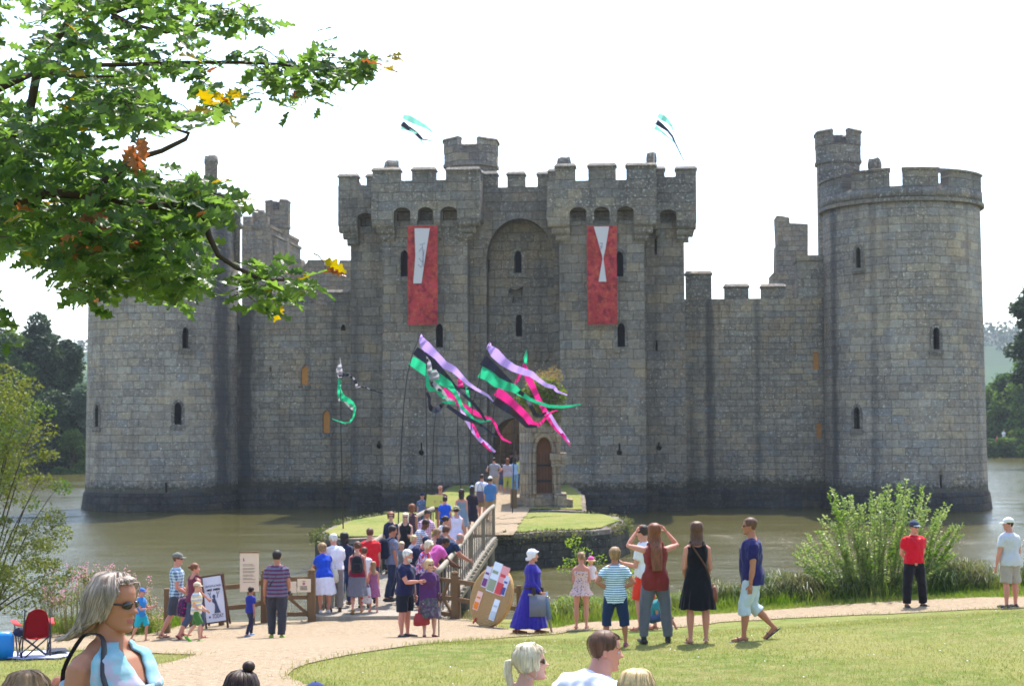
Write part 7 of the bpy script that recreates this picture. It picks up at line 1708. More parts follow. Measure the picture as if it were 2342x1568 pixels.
t, i = P(1500, 1196, 1470, 186, 'woman with very long brown hair, rust top and grey leggings taking a picture', sex='f', skin='pink', hair='auburn', style='verylong', arms=(((.62, .5, .15), (-.55, .35, .75)),)*2, legs='wide', top_=(C_(128, 48, 44), 'tank', -.28, .9), bottom=(C_(104, 108, 118), 'leggings'), shoes=(BLKS, 'boot'), group=G5)
t, i = P(1597, 1193, 1470, 182, 'woman in a black sleeveless dress with a brown crossbody strap', sex='f', skin='pink', hair='brown', style='mid', arms=(((.14, .1, -1), (-.15, .7, -.5)),)*2, legs='stand', build=1.0, dress=(C_(20, 20, 26), .285, .15, 'tank'), shoes=(BRNS, 'flip'), straps=[(1, SANDB)], hyaw=-12, group=G5)
bag(i, surf(i, -.12, -1.57, .07), (.22, .22, .08), plain('tan_leather', srgb(126, 70, 46), .5, .4), 'small tan leather bag at the hip of the woman in black', handle=.04, rot=260)
t, i = P(1722, 1180, 1464, -92, 'man in navy polo shirt, pale shorts and flip flops walking left', skin='tan', hair='brown', style='crop', arms=(((.08, .05, -1), (.0, .12, -1)), ((.08, .1, -1), (0, .2, -1))), legs=(((.02, .30, -1), (0, .03, -1)), ((.02, -.02, -1), (0, -.75, -.75))), glasses=True, build=1.1, bellyy=.012, hyaw=-8, top_=(C_(40, 38, 92), 'short', -.22, .8), bottom=(C_(186, 200, 206), 'shorts', 1.02), shoes=(C_(60, 66, 84), 'flip'), group=G5)
t, i = P(2093, 1190, 1388, 12, 'man in bright red polo shirt and black trousers with hands behind his back', skin='pink', hair='dark', style='crop', arms='back', legs='wide', build=1.12, bellyy=.012, glasses=True, hyaw=18, hat=('cap', C_(58, 66, 92), C_(170, 176, 184)), top_=(C_(206, 14, 40), 'short', -.07, .6), bottom=(C_(22, 22, 28), 'wide'), shoes=(BLKS, 'shoe'), group='men standing on the right hand path')
t, i = P(2312, 1184, 1390, 205, 'man in white cap, pale t-shirt and beige shorts looking left', skin='pink', hair='dark', style='crop', arms=(((.28, .0, -1), (.12, .2, -1)), ((.2, .05, -1), (-.1, .4, -.9))), legs='stand', build=1.15, hyaw=68, hat=('cap', C_(224, 220, 214)), top_=(C_(196, 198, 206), 'short', -.2, .9), bottom=(C_(168, 158, 146), 'shorts', 1.0), shoes=(BLKS, 'shoe'), group='men standing on the right hand path')
pc_ = gray(1500, 1441)
P(1490, 1400, 1441, 60, 'child in teal sitting low on the grass behind the long haired woman', age='c', H=1.2, loc=(pc_.x-.05, pc_.y+.1, gz(pc_.x, pc_.y+.1)), skin='tan', hair='light', style='mop', arms='front', legs='sit', lean=30, top_=(C_(50, 130, 140), 'short', -.1), bottom=(C_(60, 80, 120), 'shorts'), shoes=(BLKS, 'sandal'), group=G5)
# ---- far bank
for (x_, D_, cc, lb, sx_) in ((2280, 188, (214, 60, 120), 'distant person in a pink top on the far bank', 'f'), (2296, 189, (232, 232, 238), 'distant person in a white top on the far bank', 'm'), (2264, 187.5, (190, 60, 60), 'distant person in a red top beside the corner tower', 'm')):
    p_ = at(x_, 1000, D_); P(x_, 980, 1000, 0, lb, H=1.7, loc=(p_.x, D_, gz(p_.x, D_)+.25), sex=sx_, detail=0, top_=(cloth(srgb(*cc)), 'short', -.1), bottom=(DENIM, 'trousers'), voxel=.03, group='tiny visitors on the far bank')
# ---- foreground
D = 6.4; pf = at(252, 1450, D); gzz = gz(pf.x, D)
HAL = cloth(srgb(128, 178, 192), 'mottle', srgb(150, 186, 196), srgb(176, 168, 186), scale=1.5)
fw_style = dict(front=.38, side=-.30, back=-.72, vol=.08, loose=1, rows=24, wide=1.05, bx=.22, sweep=.38, strand=.034, wave=.012)
t, i = P(250, 1316, 0, 62, 'woman in turquoise halter top with wind blown grey blond hair and sunglasses in the foreground', H=1.68, loc=(pf.x, D, gzz), sex='f', skin='tan', hair='ash', style=fw_style, fine=340, voxel=.0075, build=1.32, glasses=True, hyaw=8, hpitch=3, arms=(((.12, -.02, -1), (.05, .25, -1)), ((.16, -.1, -1), (.05, .1, -1))), legs='stroll', dress=None, top_=(HAL, 'none', -.3, .8), bottom=(C_(90, 120, 160), 'capri'), shoes=(SANDB, 'sandal'), nose=1.1)
FG = i
B = MB(); sp_ = i['spine']; H = i['H']
def secat(sec_, a):
    q_ = (pi/2-a) % (2*pi)/(2*pi)*72; k_ = int(q_); return sec_[k_ % 72].lerp(sec_[(k_+1) % 72], q_-k_)
for s in (1, -1):        # halter: cloth running from the bust up round the neck
    rows = []
    for f in [k/12 for k in range(13)]:
        a0, a1 = lerp(.05, .35, f)*s, lerp(1.25, 1.0, f)*s; tt_ = lerp(.70, 1.07, f)
        row = []
        for q in range(7):
            a = lerp(a0, a1, q/6); sec_ = i['section'](tt_, .010*H, n=72); k_ = int(round(((a*1 + pi/2) % (2*pi))/(2*pi)*72)) % 72
            row.append(secat(sec_, a))
        rows.append(row)
    B.loft(rows, closed=False, caps=False)
ho = B.obj('halter', HAL, t, True); sl = ho.modifiers.new('s', 'SOLIDIFY'); sl.thickness = .008
def skinpt(tt_, a, off):
    sec_ = i['section'](tt_, off, n=72); return secat(sec_, a)
def shoulder(f, off):    # over the right shoulder, between neck and joint
    return i['spine'](1.0)[0]+Vector((-.062*H, 0, .040*H+off))
for (nm, aF, aB) in (('bag_strap', -.75, pi+.75),):
    q = MB(); cp_ = [skinpt(.30, aF-.2, .024*H), skinpt(.5, aF-.18, .022*H), skinpt(.70, aF-.14, .020*H), skinpt(.84, aF-.12, .016*H), shoulder(0, .004)+i['spine'](1)[2]*.036*H-Vector((0, 0, .012*H)), shoulder(0, .008), shoulder(0, .004)-i['spine'](1)[2]*.036*H-Vector((0, 0, .010*H)), skinpt(.84, aB, .014*H), skinpt(.6, aB, .014*H)]; fine_ = []
    for a_ in range(len(cp_)-1):
        g_ = lambda k_: cp_[max(0, min(len(cp_)-1, k_))]
        for b_ in range(4):
            u_ = b_/4; fine_.append(.5*((2*g_(a_))+(g_(a_+1)-g_(a_-1))*u_+(2*g_(a_-1)-5*g_(a_)+4*g_(a_+1)-g_(a_+2))*u_*u_+(3*g_(a_)-g_(a_-1)-3*g_(a_+1)+g_(a_+2))*u_**3))
    q.tube(fine_, .0085*H, 8, flat=.25, ref=(1, 0, 0)); q.obj(nm, BLKS, t, True)
def seated(x, D_, z_, H_, rot, label, **k):
    p_ = at(x, 1500, D_); return P(x, 1470, 0, rot, label, H=H_, loc=(p_.x, D_, z_), legs='sit', group=G4, **k)
t, i = seated(1164, 10.3, 2.43, 1.78, 105, 'platinum blond woman with ponytail, big sunglasses and hoop earring', sex='f', skin='pale', hair='platinum', style=dict(front=.25, side=-.2, back=-.25, vol=.06, loose=1, pony=1, strand=.02, rows=18), fine=90, glasses=True, lean=14, hyaw=-12, hpitch=-8, arms='front', build=1.15, voxel=.009, top_=(C_(214, 170, 160), 'strap', -.1), bottom=(DENIM, 'trousers'))
q = MB(); e_ = i['HM'] @ Vector((-.34, .03, -.24)); hh_ = i['H']*.13; q.tube([e_+Vector((0, cos(a)*hh_*.17, sin(a)*hh_*.17)) for a in [2*pi*k/20 for k in range(21)]], hh_*.008, 5); q.obj('hoop_earring', plain('silver', (.5, .5, .5), .3, .5, 1), t, True)
t, i = seated(1318, 10.0, 2.49, 1.92, 140, 'man with cropped brown hair in a white t-shirt sitting with his back turned', skin='pink', hair='brown', style=dict(front=.31, side=.05, back=-.22, vol=.016, strand=.005, rows=18), fine=20, lean=30, hyaw=-44, hpitch=0, arms='front', build=1.42, voxel=.009, top_=(C_(222, 224, 242), 'short', -.2, .9), bottom=(DENIM, 'shorts'))
seated(1448, 8.6, 2.51, 1.78, 170, 'person with streaked blond hair at the bottom edge of the picture', sex='f', skin='pink', hair='blond', style=dict(front=.24, side=-.4, back=-.5, vol=.10, loose=1, strand=.03, rows=18), fine=90, lean=20, arms='front', voxel=.012, top_=(C_(150, 120, 140), 'short', -.1), bottom=(DENIM, 'trousers'))
t, i = seated(541, 8.0, 2.64, 1.74, 175, 'person with dark hair tied in a small top knot on the gravel edge', sex='f', skin='tan', hair='dark', style=dict(front=.22, side=-.5, back=-.6, vol=.05, loose=1, strand=.02, rows=18), fine=60, arms='front', lean=10, voxel=.012, top_=(C_(60, 60, 70), 'short', -.1), bottom=(DENIM, 'trousers'))
q = MB(); q.ball(i['HM'] @ Vector((-.14, .0, .60)), (.035, .035, .03), 0, 12, 8); q.obj('top_knot', hairmat(HAIR['dark']), t, True)
t, i = seated(712, 8.6, 2.50, 1.68, 175, 'person in a navy baseball cap at the bottom edge of the picture', skin='pink', hair='dark', style='crop', arms='front', lean=10, voxel=.012, hat=('cap', C_(40, 52, 110)), top_=(C_(90, 90, 100), 'short', -.1), bottom=(DENIM, 'trousers'))
seated(40, 7.5, 2.66, 1.84, 160, 'person with smooth light brown hair in the bottom left corner', sex='f', skin='pale', hair='light', style=dict(front=.24, side=-.3, back=-.4, vol=.07, loose=1, strand=.02, rows=18), fine=60, arms='front', lean=6, voxel=.012, top_=(C_(200, 190, 190), 'short', -.1), bottom=(DENIM, 'trousers'))
seated(133, 9.0, 2.52, 1.62, 150, 'auburn haired child beside the foreground woman', age='a', skin='pink', hair='auburn', style='puffy', arms='front', lean=6, voxel=.012, top_=(C_(170, 100, 110), 'short', -.1), bottom=(DENIM, 'trousers'))
flush()
for r_ in PEOPLE: print(r_)
# ================================================================== plants
def tree(name, x, y, h, w_, mat, label, seed, leaf=.4, per=170, lobes=34, trunk=.2, shape=.42, group=None, low=.04):
    rnd = random.Random(seed); z0 = gz(x, y); t = empty(name, (0, 0, 0), 0, label, 'tree', group)
    B = MB(); B.tube([(x, y, z0-.3), (x+rnd.uniform(-.2, .2), y, z0+h*.3), (x+rnd.uniform(-.4, .4), y, z0+h*.7)], [trunk, trunk*.7, trunk*.2], 8)
    sp_ = []
    for k in range(lobes):
        f = rnd.random(); zz2 = lerp(low, .92, f); rr = w_*.5*(sin(pi*min(1, max(.08, (zz2-low*.4)/(1-low*.4))**shape))**.6); a = rnd.uniform(0, 2*pi); q = rr*sqrt(rnd.random())*.8
        s = w_*rnd.uniform(.13, .24); c = (x+cos(a)*q, y+sin(a)*q*.8, z0+h*zz2, s, s, s*rnd.uniform(.6, .9)); sp_.append(c)
        if k % 3 == 0: B.tube([(x, y, z0+h*zz2*.6), (lerp(x, c[0], .5), lerp(y, c[1], .5), z0+h*zz2*.85), c[:3]], [trunk*.35, trunk*.2, trunk*.06], 5)
    sp_.append((x, y, z0+h*.94, w_*.14, w_*.14, h*.08))
    B.obj('trunk', BARK, t, True); cloud('crown', sp_, mat, leaf*1.15, int(per*1.7), t, rnd=rnd); return t
BARK = plain('bark', srgb(78, 66, 54), .95, .1, var=.3)
DK = leafmat('dark_leaf', (srgb(50, 70, 40), srgb(70, 90, 48), srgb(44, 62, 44)), .3, .55, .3)
MD = leafmat('mid_leaf', (srgb(80, 106, 48), srgb(112, 134, 62), srgb(64, 92, 48)), .4, .55, .3)
SI = leafmat('silver_leaf', (srgb(110, 126, 104), srgb(134, 146, 122), srgb(88, 108, 84)), .35, .5, .3)
AU = leafmat('turning_leaf', (srgb(66, 98, 40), srgb(92, 122, 50), srgb(112, 118, 52)), .38, .5, .5, .3, .5)
GF = 'trees beyond the moat'
def ft(x, D_, ytop, wpx, mat, label, seed, **k):
    p_ = at(x, 1000, D_); z0 = gz(p_.x, D_); h = at(x, ytop, D_).z-z0; return tree('tree', p_.x, D_, h, 1.45*wpx*D_/F, mat, label, seed, group=GF, **k)
ft(86, 153, 722, 120, DK, 'tall dark tree beyond the moat at the far left, highest of its row', 1, leaf=.42, per=230)
ft(22, 151, 760, 120, MD, 'green tree with turning leaves at the far left edge beyond the moat', 2, per=200)
ft(150, 155, 782, 90, DK, 'dark tree beyond the moat nearest the left tower', 3, leaf=.42, per=220)
ft(188, 150, 880, 70, SI, 'silvery green willow beside the left round tower', 4, leaf=.35, per=200)
ft(120, 149, 900, 90, DK, 'low dark tree in front of the tall one on the left far bank', 5, per=200)
ft(-60, 152, 700, 160, DK, 'broad dark tree just outside the left edge beyond the moat', 6)
ft(60, 148, 950, 120, SI, 'low grey green bush at the water edge on the far left', 7, low=.02, lobes=14)
ft(165, 147.5, 985, 90, MD, 'low sunlit reeds and bush under the silvery willow', 8, low=.02, lobes=12, leaf=.3)
ft(2300, 196, 862, 95, MD, 'rounded sunlit tree beyond the moat at the right edge', 9, leaf=.45, per=230)
ft(2352, 193, 812, 110, MD, 'larger tree beyond the moat cut by the right edge', 10, leaf=.45, per=230)
ft(2362, 150, 655, 90, DK, 'tall tree whose branch tips reach in at the upper right edge', 11, leaf=.4, per=160, low=.45)
ft(2268, 200, 930, 60, DK, 'dark tree half hidden by the right round tower', 12, leaf=.45)
ft(2335, 188.5, 985, 50, AU, 'small yellow green bush near the distant visitors', 13, low=.02, lobes=10)
for k, x_ in enumerate((2262, 2290, 2318, 2345)): ft(x_, 187.2-(k % 2)*.3, 1004, 44, MD, ('clipped hedge mound on the right far bank, first from the tower', 'clipped hedge mound on the right far bank, second from the tower', 'clipped hedge mound on the right far bank, third from the tower', 'clipped hedge mound on the right far bank cut by the picture edge')[k], 20+k, low=.02, lobes=12, leaf=.3, per=120, trunk=.05)
# hill-top trees
B = MB(); sp_ = []
random.seed(31)
for k in range(90):
    x_ = random.uniform(240, 420) if k < 55 else random.uniform(-420, -240); y_ = random.uniform(850, 1150); s = random.uniform(5, 10); sp_.append((x_, y_, gz(x_, y_)+s*.6, s, s, s*.9))
for k in range(60): x_ = random.uniform(-430, 430); y_ = random.uniform(420, 560); s = random.uniform(4, 8); sp_.append((x_, y_, gz(x_, y_)+s*.5, s, s, s*.8))
cloud('hill_woods', sp_, DK, 3.2, 90, kind='stuff')
# ---- left bank shrub (blurred yellow green leaves over the water)
def pcloud(name, px, D_, r_, mat, size, per, parent, jit=.5, seed=0, asp=1.6):
    rnd = random.Random(seed); sp2 = []
    for (x, y, *e) in px: p_ = at(x, y, D_+rnd.uniform(-jit, jit)); q = r_*(e[0] if e else 1); sp2.append((p_.x, p_.y, p_.z, q, q*.8, q*.7))
    return cloud(name, sp2, mat, size, per, parent, rnd=rnd, asp=asp)
def stems(name, base, tips, r0, mat, parent, bend=.25, seed=0):
    rnd = random.Random(seed); B = MB(); out = []
    for tp in tips:
        b = Vector(base)+Vector((rnd.uniform(-.25, .25), rnd.uniform(-.25, .25), 0)); tp = Vector(tp); m1 = b.lerp(tp, .5)+Vector((0, 0, (tp-b).length*bend*.4)); P_ = []
        for k in range(9):
            u = k/8; P_.append(b.lerp(m1, u).lerp(m1.lerp(tp, u), u))
        B.tube(P_, [lerp(r0, r0*.12, k/8) for k in range(9)], 5); out.append(P_)
    B.obj(name, mat, parent, True); return out
sh = empty('bank_shrub', (0, 0, 0), 0, 'tall loose shrub with yellowing leaves hanging over the water at the left edge', 'shrub'); D = 33.5
bp = at(-60, 1430, D); tips = [tuple(at(x, y, D+random.uniform(-1, 1))) for x, y in [(20, 830), (60, 880), (100, 930), (80, 1000), (40, 960), (110, 1060), (20, 1080), (90, 1110), (140, 1105), (30, 1180), (110, 1240), (60, 1300), (180, 1290), (210, 1320), (-30, 850), (-60, 950), (20, 1380)]]
stems('stem', (bp.x, bp.y, gz(bp.x, bp.y)), tips, .028, BARK, sh, .5)
L1 = [(random.uniform(-60, 60), random.uniform(870, 1145), .8) for _ in range(34)]+[(10, 850, .7), (40, 870, .7), (70, 880, .7), (20, 910), (60, 930), (95, 940, .8), (10, 960), (50, 980), (100, 985, .8), (20, 1020), (75, 1030), (110, 1040, .5), (5, 1070), (50, 1080), (95, 1100, .7), (140, 1112, .6), (30, 1125), (70, 1150, .6), (-20, 900, 1.3), (-30, 1000, 1.4), (-20, 1100, 1.3)]
pcloud('foliage', L1, D, .40, AU, .085, 105, sh, 1.0, 3)
L2 = [(random.uniform(-60, 150), random.uniform(1170, 1400), .8) for _ in range(40)]+[(10, 1190, .5), (50, 1210, .5), (90, 1240, .6), (20, 1260, .8), (70, 1280, .8), (120, 1290, .7), (30, 1320), (80, 1340), (130, 1330, .8), (170, 1310, .7), (200, 1320, .6), (15, 1380), (60, 1400), (110, 1380), (160, 1370, .8), (-20, 1300, 1.4)]
pcloud('foliage', L2, 32.8, .30, leafmat('shrub_leaf', (srgb(96, 108, 48), srgb(140, 146, 70), srgb(88, 96, 50)), .5, .45, .6), .07, 120, sh, .9, 4)
# ---- bank growth as ground cover
BG = leafmat('bank_grass', (srgb(80, 114, 38), srgb(112, 138, 52), srgb(124, 134, 66)), .45, .5, .8)
BGD = leafmat('sedge', (srgb(54, 80, 34), srgb(84, 104, 48), srgb(112, 112, 70)), .35, .45, .8)
def bank_pts(regs, n, seed):
    rnd = random.Random(seed); out = []
    tot = sum(r_[4] for r_ in regs)
    for (x0_, x1_, y0_, y1_, w2) in regs:
        for _ in range(int(n*w2/tot)):
            x = rnd.uniform(x0_, x1_); y = rnd.uniform(y0_, y1_); out.append((x, y, gz(x, y)))
    return out
def ybank(x): return 34.3+.25*nz(x*.3, 3)+.9*sstep(1, 4, x)-1.2*sstep(-7, -14, x)
def strip(n, x0_, x1_, a, b, seed, skip=None):
    rnd = random.Random(seed); out = []
    while len(out) < n:
        x = rnd.uniform(x0_, x1_); y = ybank(x)+rnd.uniform(a, b)
        if skip and skip(x, y): continue
        if onpath(x, y): continue
        out.append((x, y, gz(x, y)))
    return out
deck_skip = lambda x, y: -4.9 < x < -1.0
blades('bank_grass', strip(15000, .9, 16, -1.7, .7, 1)+strip(9500, -16, -7.0, -2.4, .6, 2, deck_skip), BG, .15, .4, .010, lean=.4)
blades('meadow_fringe', strip(14000, .6, 16, -3.2, -1.2, 5)+strip(4000, -18, -7.5, -3, -1.2, 6), BG, .05, .15, .006, lean=.5)
def tussock(B, x, y, z, n, h, rnd, w_=.011):
    for _ in range(n):
        a = rnd.uniform(0, 2*pi); l = h*rnd.uniform(.6, 1.15); o = rnd.uniform(.25, .95)*l; dx, dy = cos(a), sin(a); bx, by = x+rnd.gauss(0, .12), y+rnd.gauss(0, .12); px_, py_ = -dy*w_, dx*w_
        P_ = [(bx, by, z), (bx+dx*o*.25, by+dy*o*.25, z+l*.55), (bx+dx*o*.6, by+dy*o*.6, z+l*.72), (bx+dx*o, by+dy*o, z+l*rnd.uniform(.25, .6))]
        vs = []
        for i_, p_ in enumerate(P_): f = (1, .9, .6, .1)[i_]; vs += [(p_[0]-px_*f, p_[1]-py_*f, p_[2]), (p_[0]+px_*f, p_[1]+py_*f, p_[2])]
        B.add(vs, [(0, 1, 3, 2), (2, 3, 5, 4), (4, 5, 7, 6)])
rnd = random.Random(8)
tl_ = [(1290, 1405, 33.4, .55), (1330, 1400, 34.2, .6), (1370, 1395, 34.6, .6), (1430, 1405, 33.8, .5), (1470, 1385, 34.6, .6), (1545, 1400, 34.0, .6), (1590, 1370, 34.6, .65), (1640, 1370, 34.8, .7), (1690, 1360, 34.7, .7), (1760, 1350, 34.6, .85), (1800, 1345, 34.9, .9), (1845, 1345, 34.3, .85), (1890, 1350, 34.6, .8), (1930, 1360, 34.2, .7), (2050, 1365, 34.0, .6), (2140, 1345, 34.4, .9), (2185, 1340, 34.8, .95), (2225, 1345, 34.3, .85), (2265, 1355, 34.6, .5), (2335, 1350, 34.3, .7)]
TL = ['pale grass tuft behind the woman in the blue gown', 'green grass tuft left of the young woman in the floral dress', 'green grass tuft right of the young woman in the floral dress', 'bank grass tuft left of the striped boy', 'bank grass tuft right of the striped boy', 'bank grass tuft left of the woman in black', 'bank grass tuft behind the woman in black', 'tall grass tuft right of the woman in black', 'arching sedge tussock left of the man in navy polo',
 'arching sedge tussock just right of the man in navy polo', 'large dark sedge tussock between the man in navy and the willow', 'dark sedge tussock at the left foot of the willow bush', 'sedge tussock under the left side of the willow bush', 'sedge tussock under the middle of the willow bush', 'low sedge tussock left of the man in red', 'dark sedge tussock just right of the man in red', 'tallest sedge tussock right of the man in red', 'sedge tussock left of the man in the white cap', 'short grass tuft beside the man in the white cap', 'sedge tussock at the right picture edge']
for k, (x, y, D_, h) in enumerate(tl_):
    B = MB(); p_ = at(x, y, D_); 
    for q in range(3): tussock(B, p_.x+rnd.gauss(0, .25), p_.y+rnd.gauss(0, .3), gz(p_.x, p_.y)-.02, 150, h*rnd.uniform(.8, 1.05), rnd)
    o = B.obj('grass_tussock', BGD if h > .68 else BG); tag(o, TL[k], 'grass tuft', 'grass tussocks along the right bank')
# young willow bush
wb_ = empty('willow_bush', (0, 0, 0), 0, 'pale green young willow bush on the right bank with upright shoots', 'bush'); D = 34.2
SAL = leafmat('willow_leaf', (srgb(92, 126, 48), srgb(126, 150, 70), srgb(150, 164, 106)), .5, .4, 1.2, .4)
bb_ = at(2000, 1385, D); z0 = gz(bb_.x, D)
tipx = [(1822, 1262), (1835, 1240), (1858, 1205), (1880, 1170), (1903, 1112), (1915, 1135), (1935, 1165), (1950, 1130), (1968, 1150), (1985, 1118), (2003, 1135), (2022, 1108), (2040, 1120), (2062, 1092), (2078, 1118), (2095, 1104), (2112, 1110), (2125, 1150), (2148, 1160), (2165, 1148), (2182, 1200), (2200, 1192), (2190, 1250), (1850, 1290), (1890, 1240), (2140, 1230), (2080, 1180), (2010, 1190), (1960, 1210), (1930, 1250), (2110, 1260), (2050, 1240), (1990, 1260), (2160, 1290), (1870, 1310)]
rnd = random.Random(12); tips = []
for x, y in tipx:
    for q in range(3): p_ = at(x+rnd.gauss(0, 9), y+abs(rnd.gauss(0, 14)), D+rnd.uniform(-.7, .7)); tips.append(tuple(p_))
sts = []
B = MB()
for tp in tips:
    tp = Vector(tp); b = Vector((lerp(bb_.x, tp.x, .45)+rnd.gauss(0, .15), lerp(D, tp.y, .5), z0-.05)); m1 = b.lerp(tp, .5)+Vector((0, 0, .15)); sts.append([b.lerp(m1, k/10).lerp(m1.lerp(tp, k/10), k/10) for k in range(11)])
for P_ in sts: B.tube(P_, [lerp(.012, .002, k/10) for k in range(11)], 4)
B.obj('shoots', plain('willow_shoot', srgb(110, 104, 64), .8, .2), wb_, True)
B = MB()
for P_ in sts:
    for k in range(190):
        f = rnd.uniform(.12, 1.0)*10; i_ = min(9, int(f)); p_ = P_[i_].lerp(P_[i_+1], f-i_); a = rnd.uniform(0, 2*pi); d = Vector((cos(a), sin(a), rnd.uniform(.1, 1.2))).normalized(); s = rnd.uniform(.05, .095); e = d.cross(Vector((rnd.gauss(0, 1), rnd.gauss(0, 1), rnd.gauss(0, 1)))).normalized(); p_ = p_+d*.01
        B.add([p_, p_+d*s*.5+e*s*.22, p_+d*s, p_+d*s*.5-e*s*.22], [(0, 1, 2, 3)])
B.obj('foliage', SAL, wb_)
# small saplings in front of the island wall
for (nm, px, base, lab) in (('sapling', [(1305, 1240), (1318, 1235), (1322, 1262), (1340, 1262), (1300, 1285), (1318, 1285), (1345, 1280), (1372, 1280), (1290, 1300)], (1330, 1400), 'thin green sapling behind the young woman in the floral dress'), ('sapling', [(1452, 1310), (1478, 1330), (1440, 1345), (1470, 1362), (1500, 1350), (1446, 1378)], (1460, 1405), 'thin green sapling between the striped boy and the youth in red shorts'), ('sapling', [(1290, 1372), (1300, 1400), (1420, 1400)], (1320, 1420), 'low leafy sprig at the foot of the young woman in the floral dress')):
    s_ = empty(nm, (0, 0, 0), 0, lab, 'sapling'); b = at(base[0], base[1], 34.0)
    stems('stem', (b.x, 34.0, gz(b.x, 34)), [tuple(at(x, y, 34.0)) for x, y in px], .012, BARK, s_, .2); pcloud('foliage', [(x, y) for x, y in px], 34.0, .16, leafmat('sapling_leaf', (srgb(110, 142, 50), srgb(150, 170, 70), srgb(128, 150, 60)), .5, .45, 1), .055, 46, s_, .1, 5)
# pink willowherb on the left bank
rnd = random.Random(77); HB_ = MB(); FB = MB(); LB_ = MB()
PK = leafmat('pink_petal', (srgb(206, 140, 170), srgb(222, 170, 190), srgb(196, 150, 160)), .5, .6, 3); HG = leafmat('herb_leaf', (srgb(100, 124, 52), srgb(140, 146, 70), srgb(150, 140, 88)), .45, .5, 1)
wh = empty('willowherb_stand', (0, 0, 0), 0, 'stand of pink flowering willowherb on the bank behind the foreground woman', 'wildflowers')
for k in range(150):
    px_ = rnd.uniform(95, 372); yt_ = 1270+abs(rnd.gauss(0, 38))+(30 if px_ < 150 or px_ > 345 else 0)+rnd.uniform(0, 50)+(40 if px_ > 300 else 0); D_ = rnd.uniform(31.6, 33.2); tp = at(px_, yt_, D_); b = Vector((tp.x+rnd.gauss(0, .08), D_+rnd.gauss(0, .1), gz(tp.x, D_)))
    if tp.z-b.z < .2: continue
    HB_.tube([b, b.lerp(tp, .5)+Vector((rnd.gauss(0, .03), 0, 0)), tp], [.006, .005, .002], 4)
    for q in range(40):
        p_ = b.lerp(tp, rnd.uniform(.1, .95)); a = rnd.uniform(0, 2*pi); d = Vector((cos(a), sin(a), .3)).normalized(); s = rnd.uniform(.06, .11); e = Vector((-sin(a), cos(a), 0)); LB_.add([p_, p_+d*s*.5+e*s*.12, p_+d*s, p_+d*s*.5-e*s*.12], [(0, 1, 2, 3)])
    for q in range(9):
        p_ = b.lerp(tp, rnd.uniform(.84, 1.02))+Vector((rnd.gauss(0, .03), rnd.gauss(0, .03), 0)); s = rnd.uniform(.02, .035); e = Vector((rnd.gauss(0, 1), rnd.gauss(0, 1), rnd.gauss(0, 1))).normalized(); d = e.cross(Vector((.3, 1, .2))).normalized(); FB.add([p_-e*s*.5, p_+d*s*.5, p_+e*s*.5, p_-d*s*.5], [(0, 1, 2, 3)])
HB_.obj('stems', HG, wh); LB_.obj('leaves', HG, wh); FB.obj('flowers', PK, wh)
# ---- oak bough close to the camera
oak = empty('oak_tree', (0, 0, 0), 0, 'oak tree with lobed sunlit leaves whose boughs fill the upper left corner', 'tree')
def leaf_mat(name, c1, c2, trans=.5):
    m = MT(name, .38, .45); n = m.noise(7, 3); gi = m.n('ShaderNodeNewGeometry'); c = m.mix(gi.outputs['Random Per Island'], c1, c2); c = m.mix(m.ramp(n.outputs[0], [(.45, 0), (.62, .5)]), c, tuple(min(1, x*1.5) for x in c2)); m.base(c)
    tr = m.n('ShaderNodeBsdfTranslucent'); hs = m.n('ShaderNodeHueSaturation'); hs.inputs['Value'].default_value = 4.9 if name == 'oak_leaf' else 1.6; hs.inputs['Saturation'].default_value = 1.08; hs.inputs['Hue'].default_value = .478; m.l(c, hs.inputs['Color']); m.l(hs.outputs[0], tr.inputs[0])
    mx = m.n('ShaderNodeMixShader'); mx.inputs[0].default_value = trans; m.l(m.p.outputs[0], mx.inputs[1]); m.l(tr.outputs[0], mx.inputs[2]); m.l(mx.outputs[0], m.out.inputs[0]); m.bump(n.outputs[0], .2, .004); return m.mat
OL = [leaf_mat('oak_leaf', srgb(36, 58, 26), srgb(56, 78, 32)), leaf_mat('oak_leaf_yellow', srgb(132, 126, 36), srgb(150, 134, 40)), leaf_mat('oak_leaf_brown', srgb(128, 80, 46), srgb(150, 104, 60), .3)]
def lobe(t): 
    env = sin(pi*min(1, t**.8))**.7*(.55+.6*t if t < .72 else .98-.9*(t-.72)); return max(.02, env*(1+.42*cos(t*2*pi*3.9+.9)))*.255
def oakleaf(B, base, d, n_, L, m, rnd, curl=None):
    d = d.normalized(); e = d.cross(n_).normalized(); n_ = e.cross(d).normalized(); K_ = 20; curl = rnd.uniform(-.25, .45) if curl is None else curl; fold = rnd.uniform(.05, .45); vs = []
    for i_ in range(K_+1):
        t = i_/K_; w_ = lobe(t)*L if 0 < i_ < K_ else .004; p_ = base+d*(t*L)-n_*(curl*t*t*L*.6); wv = .035*L*sin(t*11+rnd.random())
        vs += [p_-e*w_+n_*(fold*w_+wv), p_, p_+e*w_+n_*(fold*w_-wv)]
    B.add(vs, [f for i_ in range(K_) for f in ((3*i_, 3*i_+1, 3*i_+4, 3*i_+3), (3*i_+1, 3*i_+2, 3*i_+5, 3*i_+4))], m)
rnd = random.Random(21); LV = MB(); TW = MB(); nleaf = 0
mass = [(-80, -60), (430, -60), (428, 40), (415, 110), (392, 150), (440, 160), (505, 180), (520, 215), (520, 250), (492, 262), (470, 290), (462, 330), (468, 380), (470, 440), (500, 470), (480, 505), (440, 530), (432, 560), (455, 600), (455, 650), (428, 650), (400, 690), (345, 670), (290, 640), (245, 610), (215, 630), (205, 672), (182, 672), (172, 640), (155, 590), (130, 620), (95, 590), (60, 575), (20, 590), (-80, 560)]
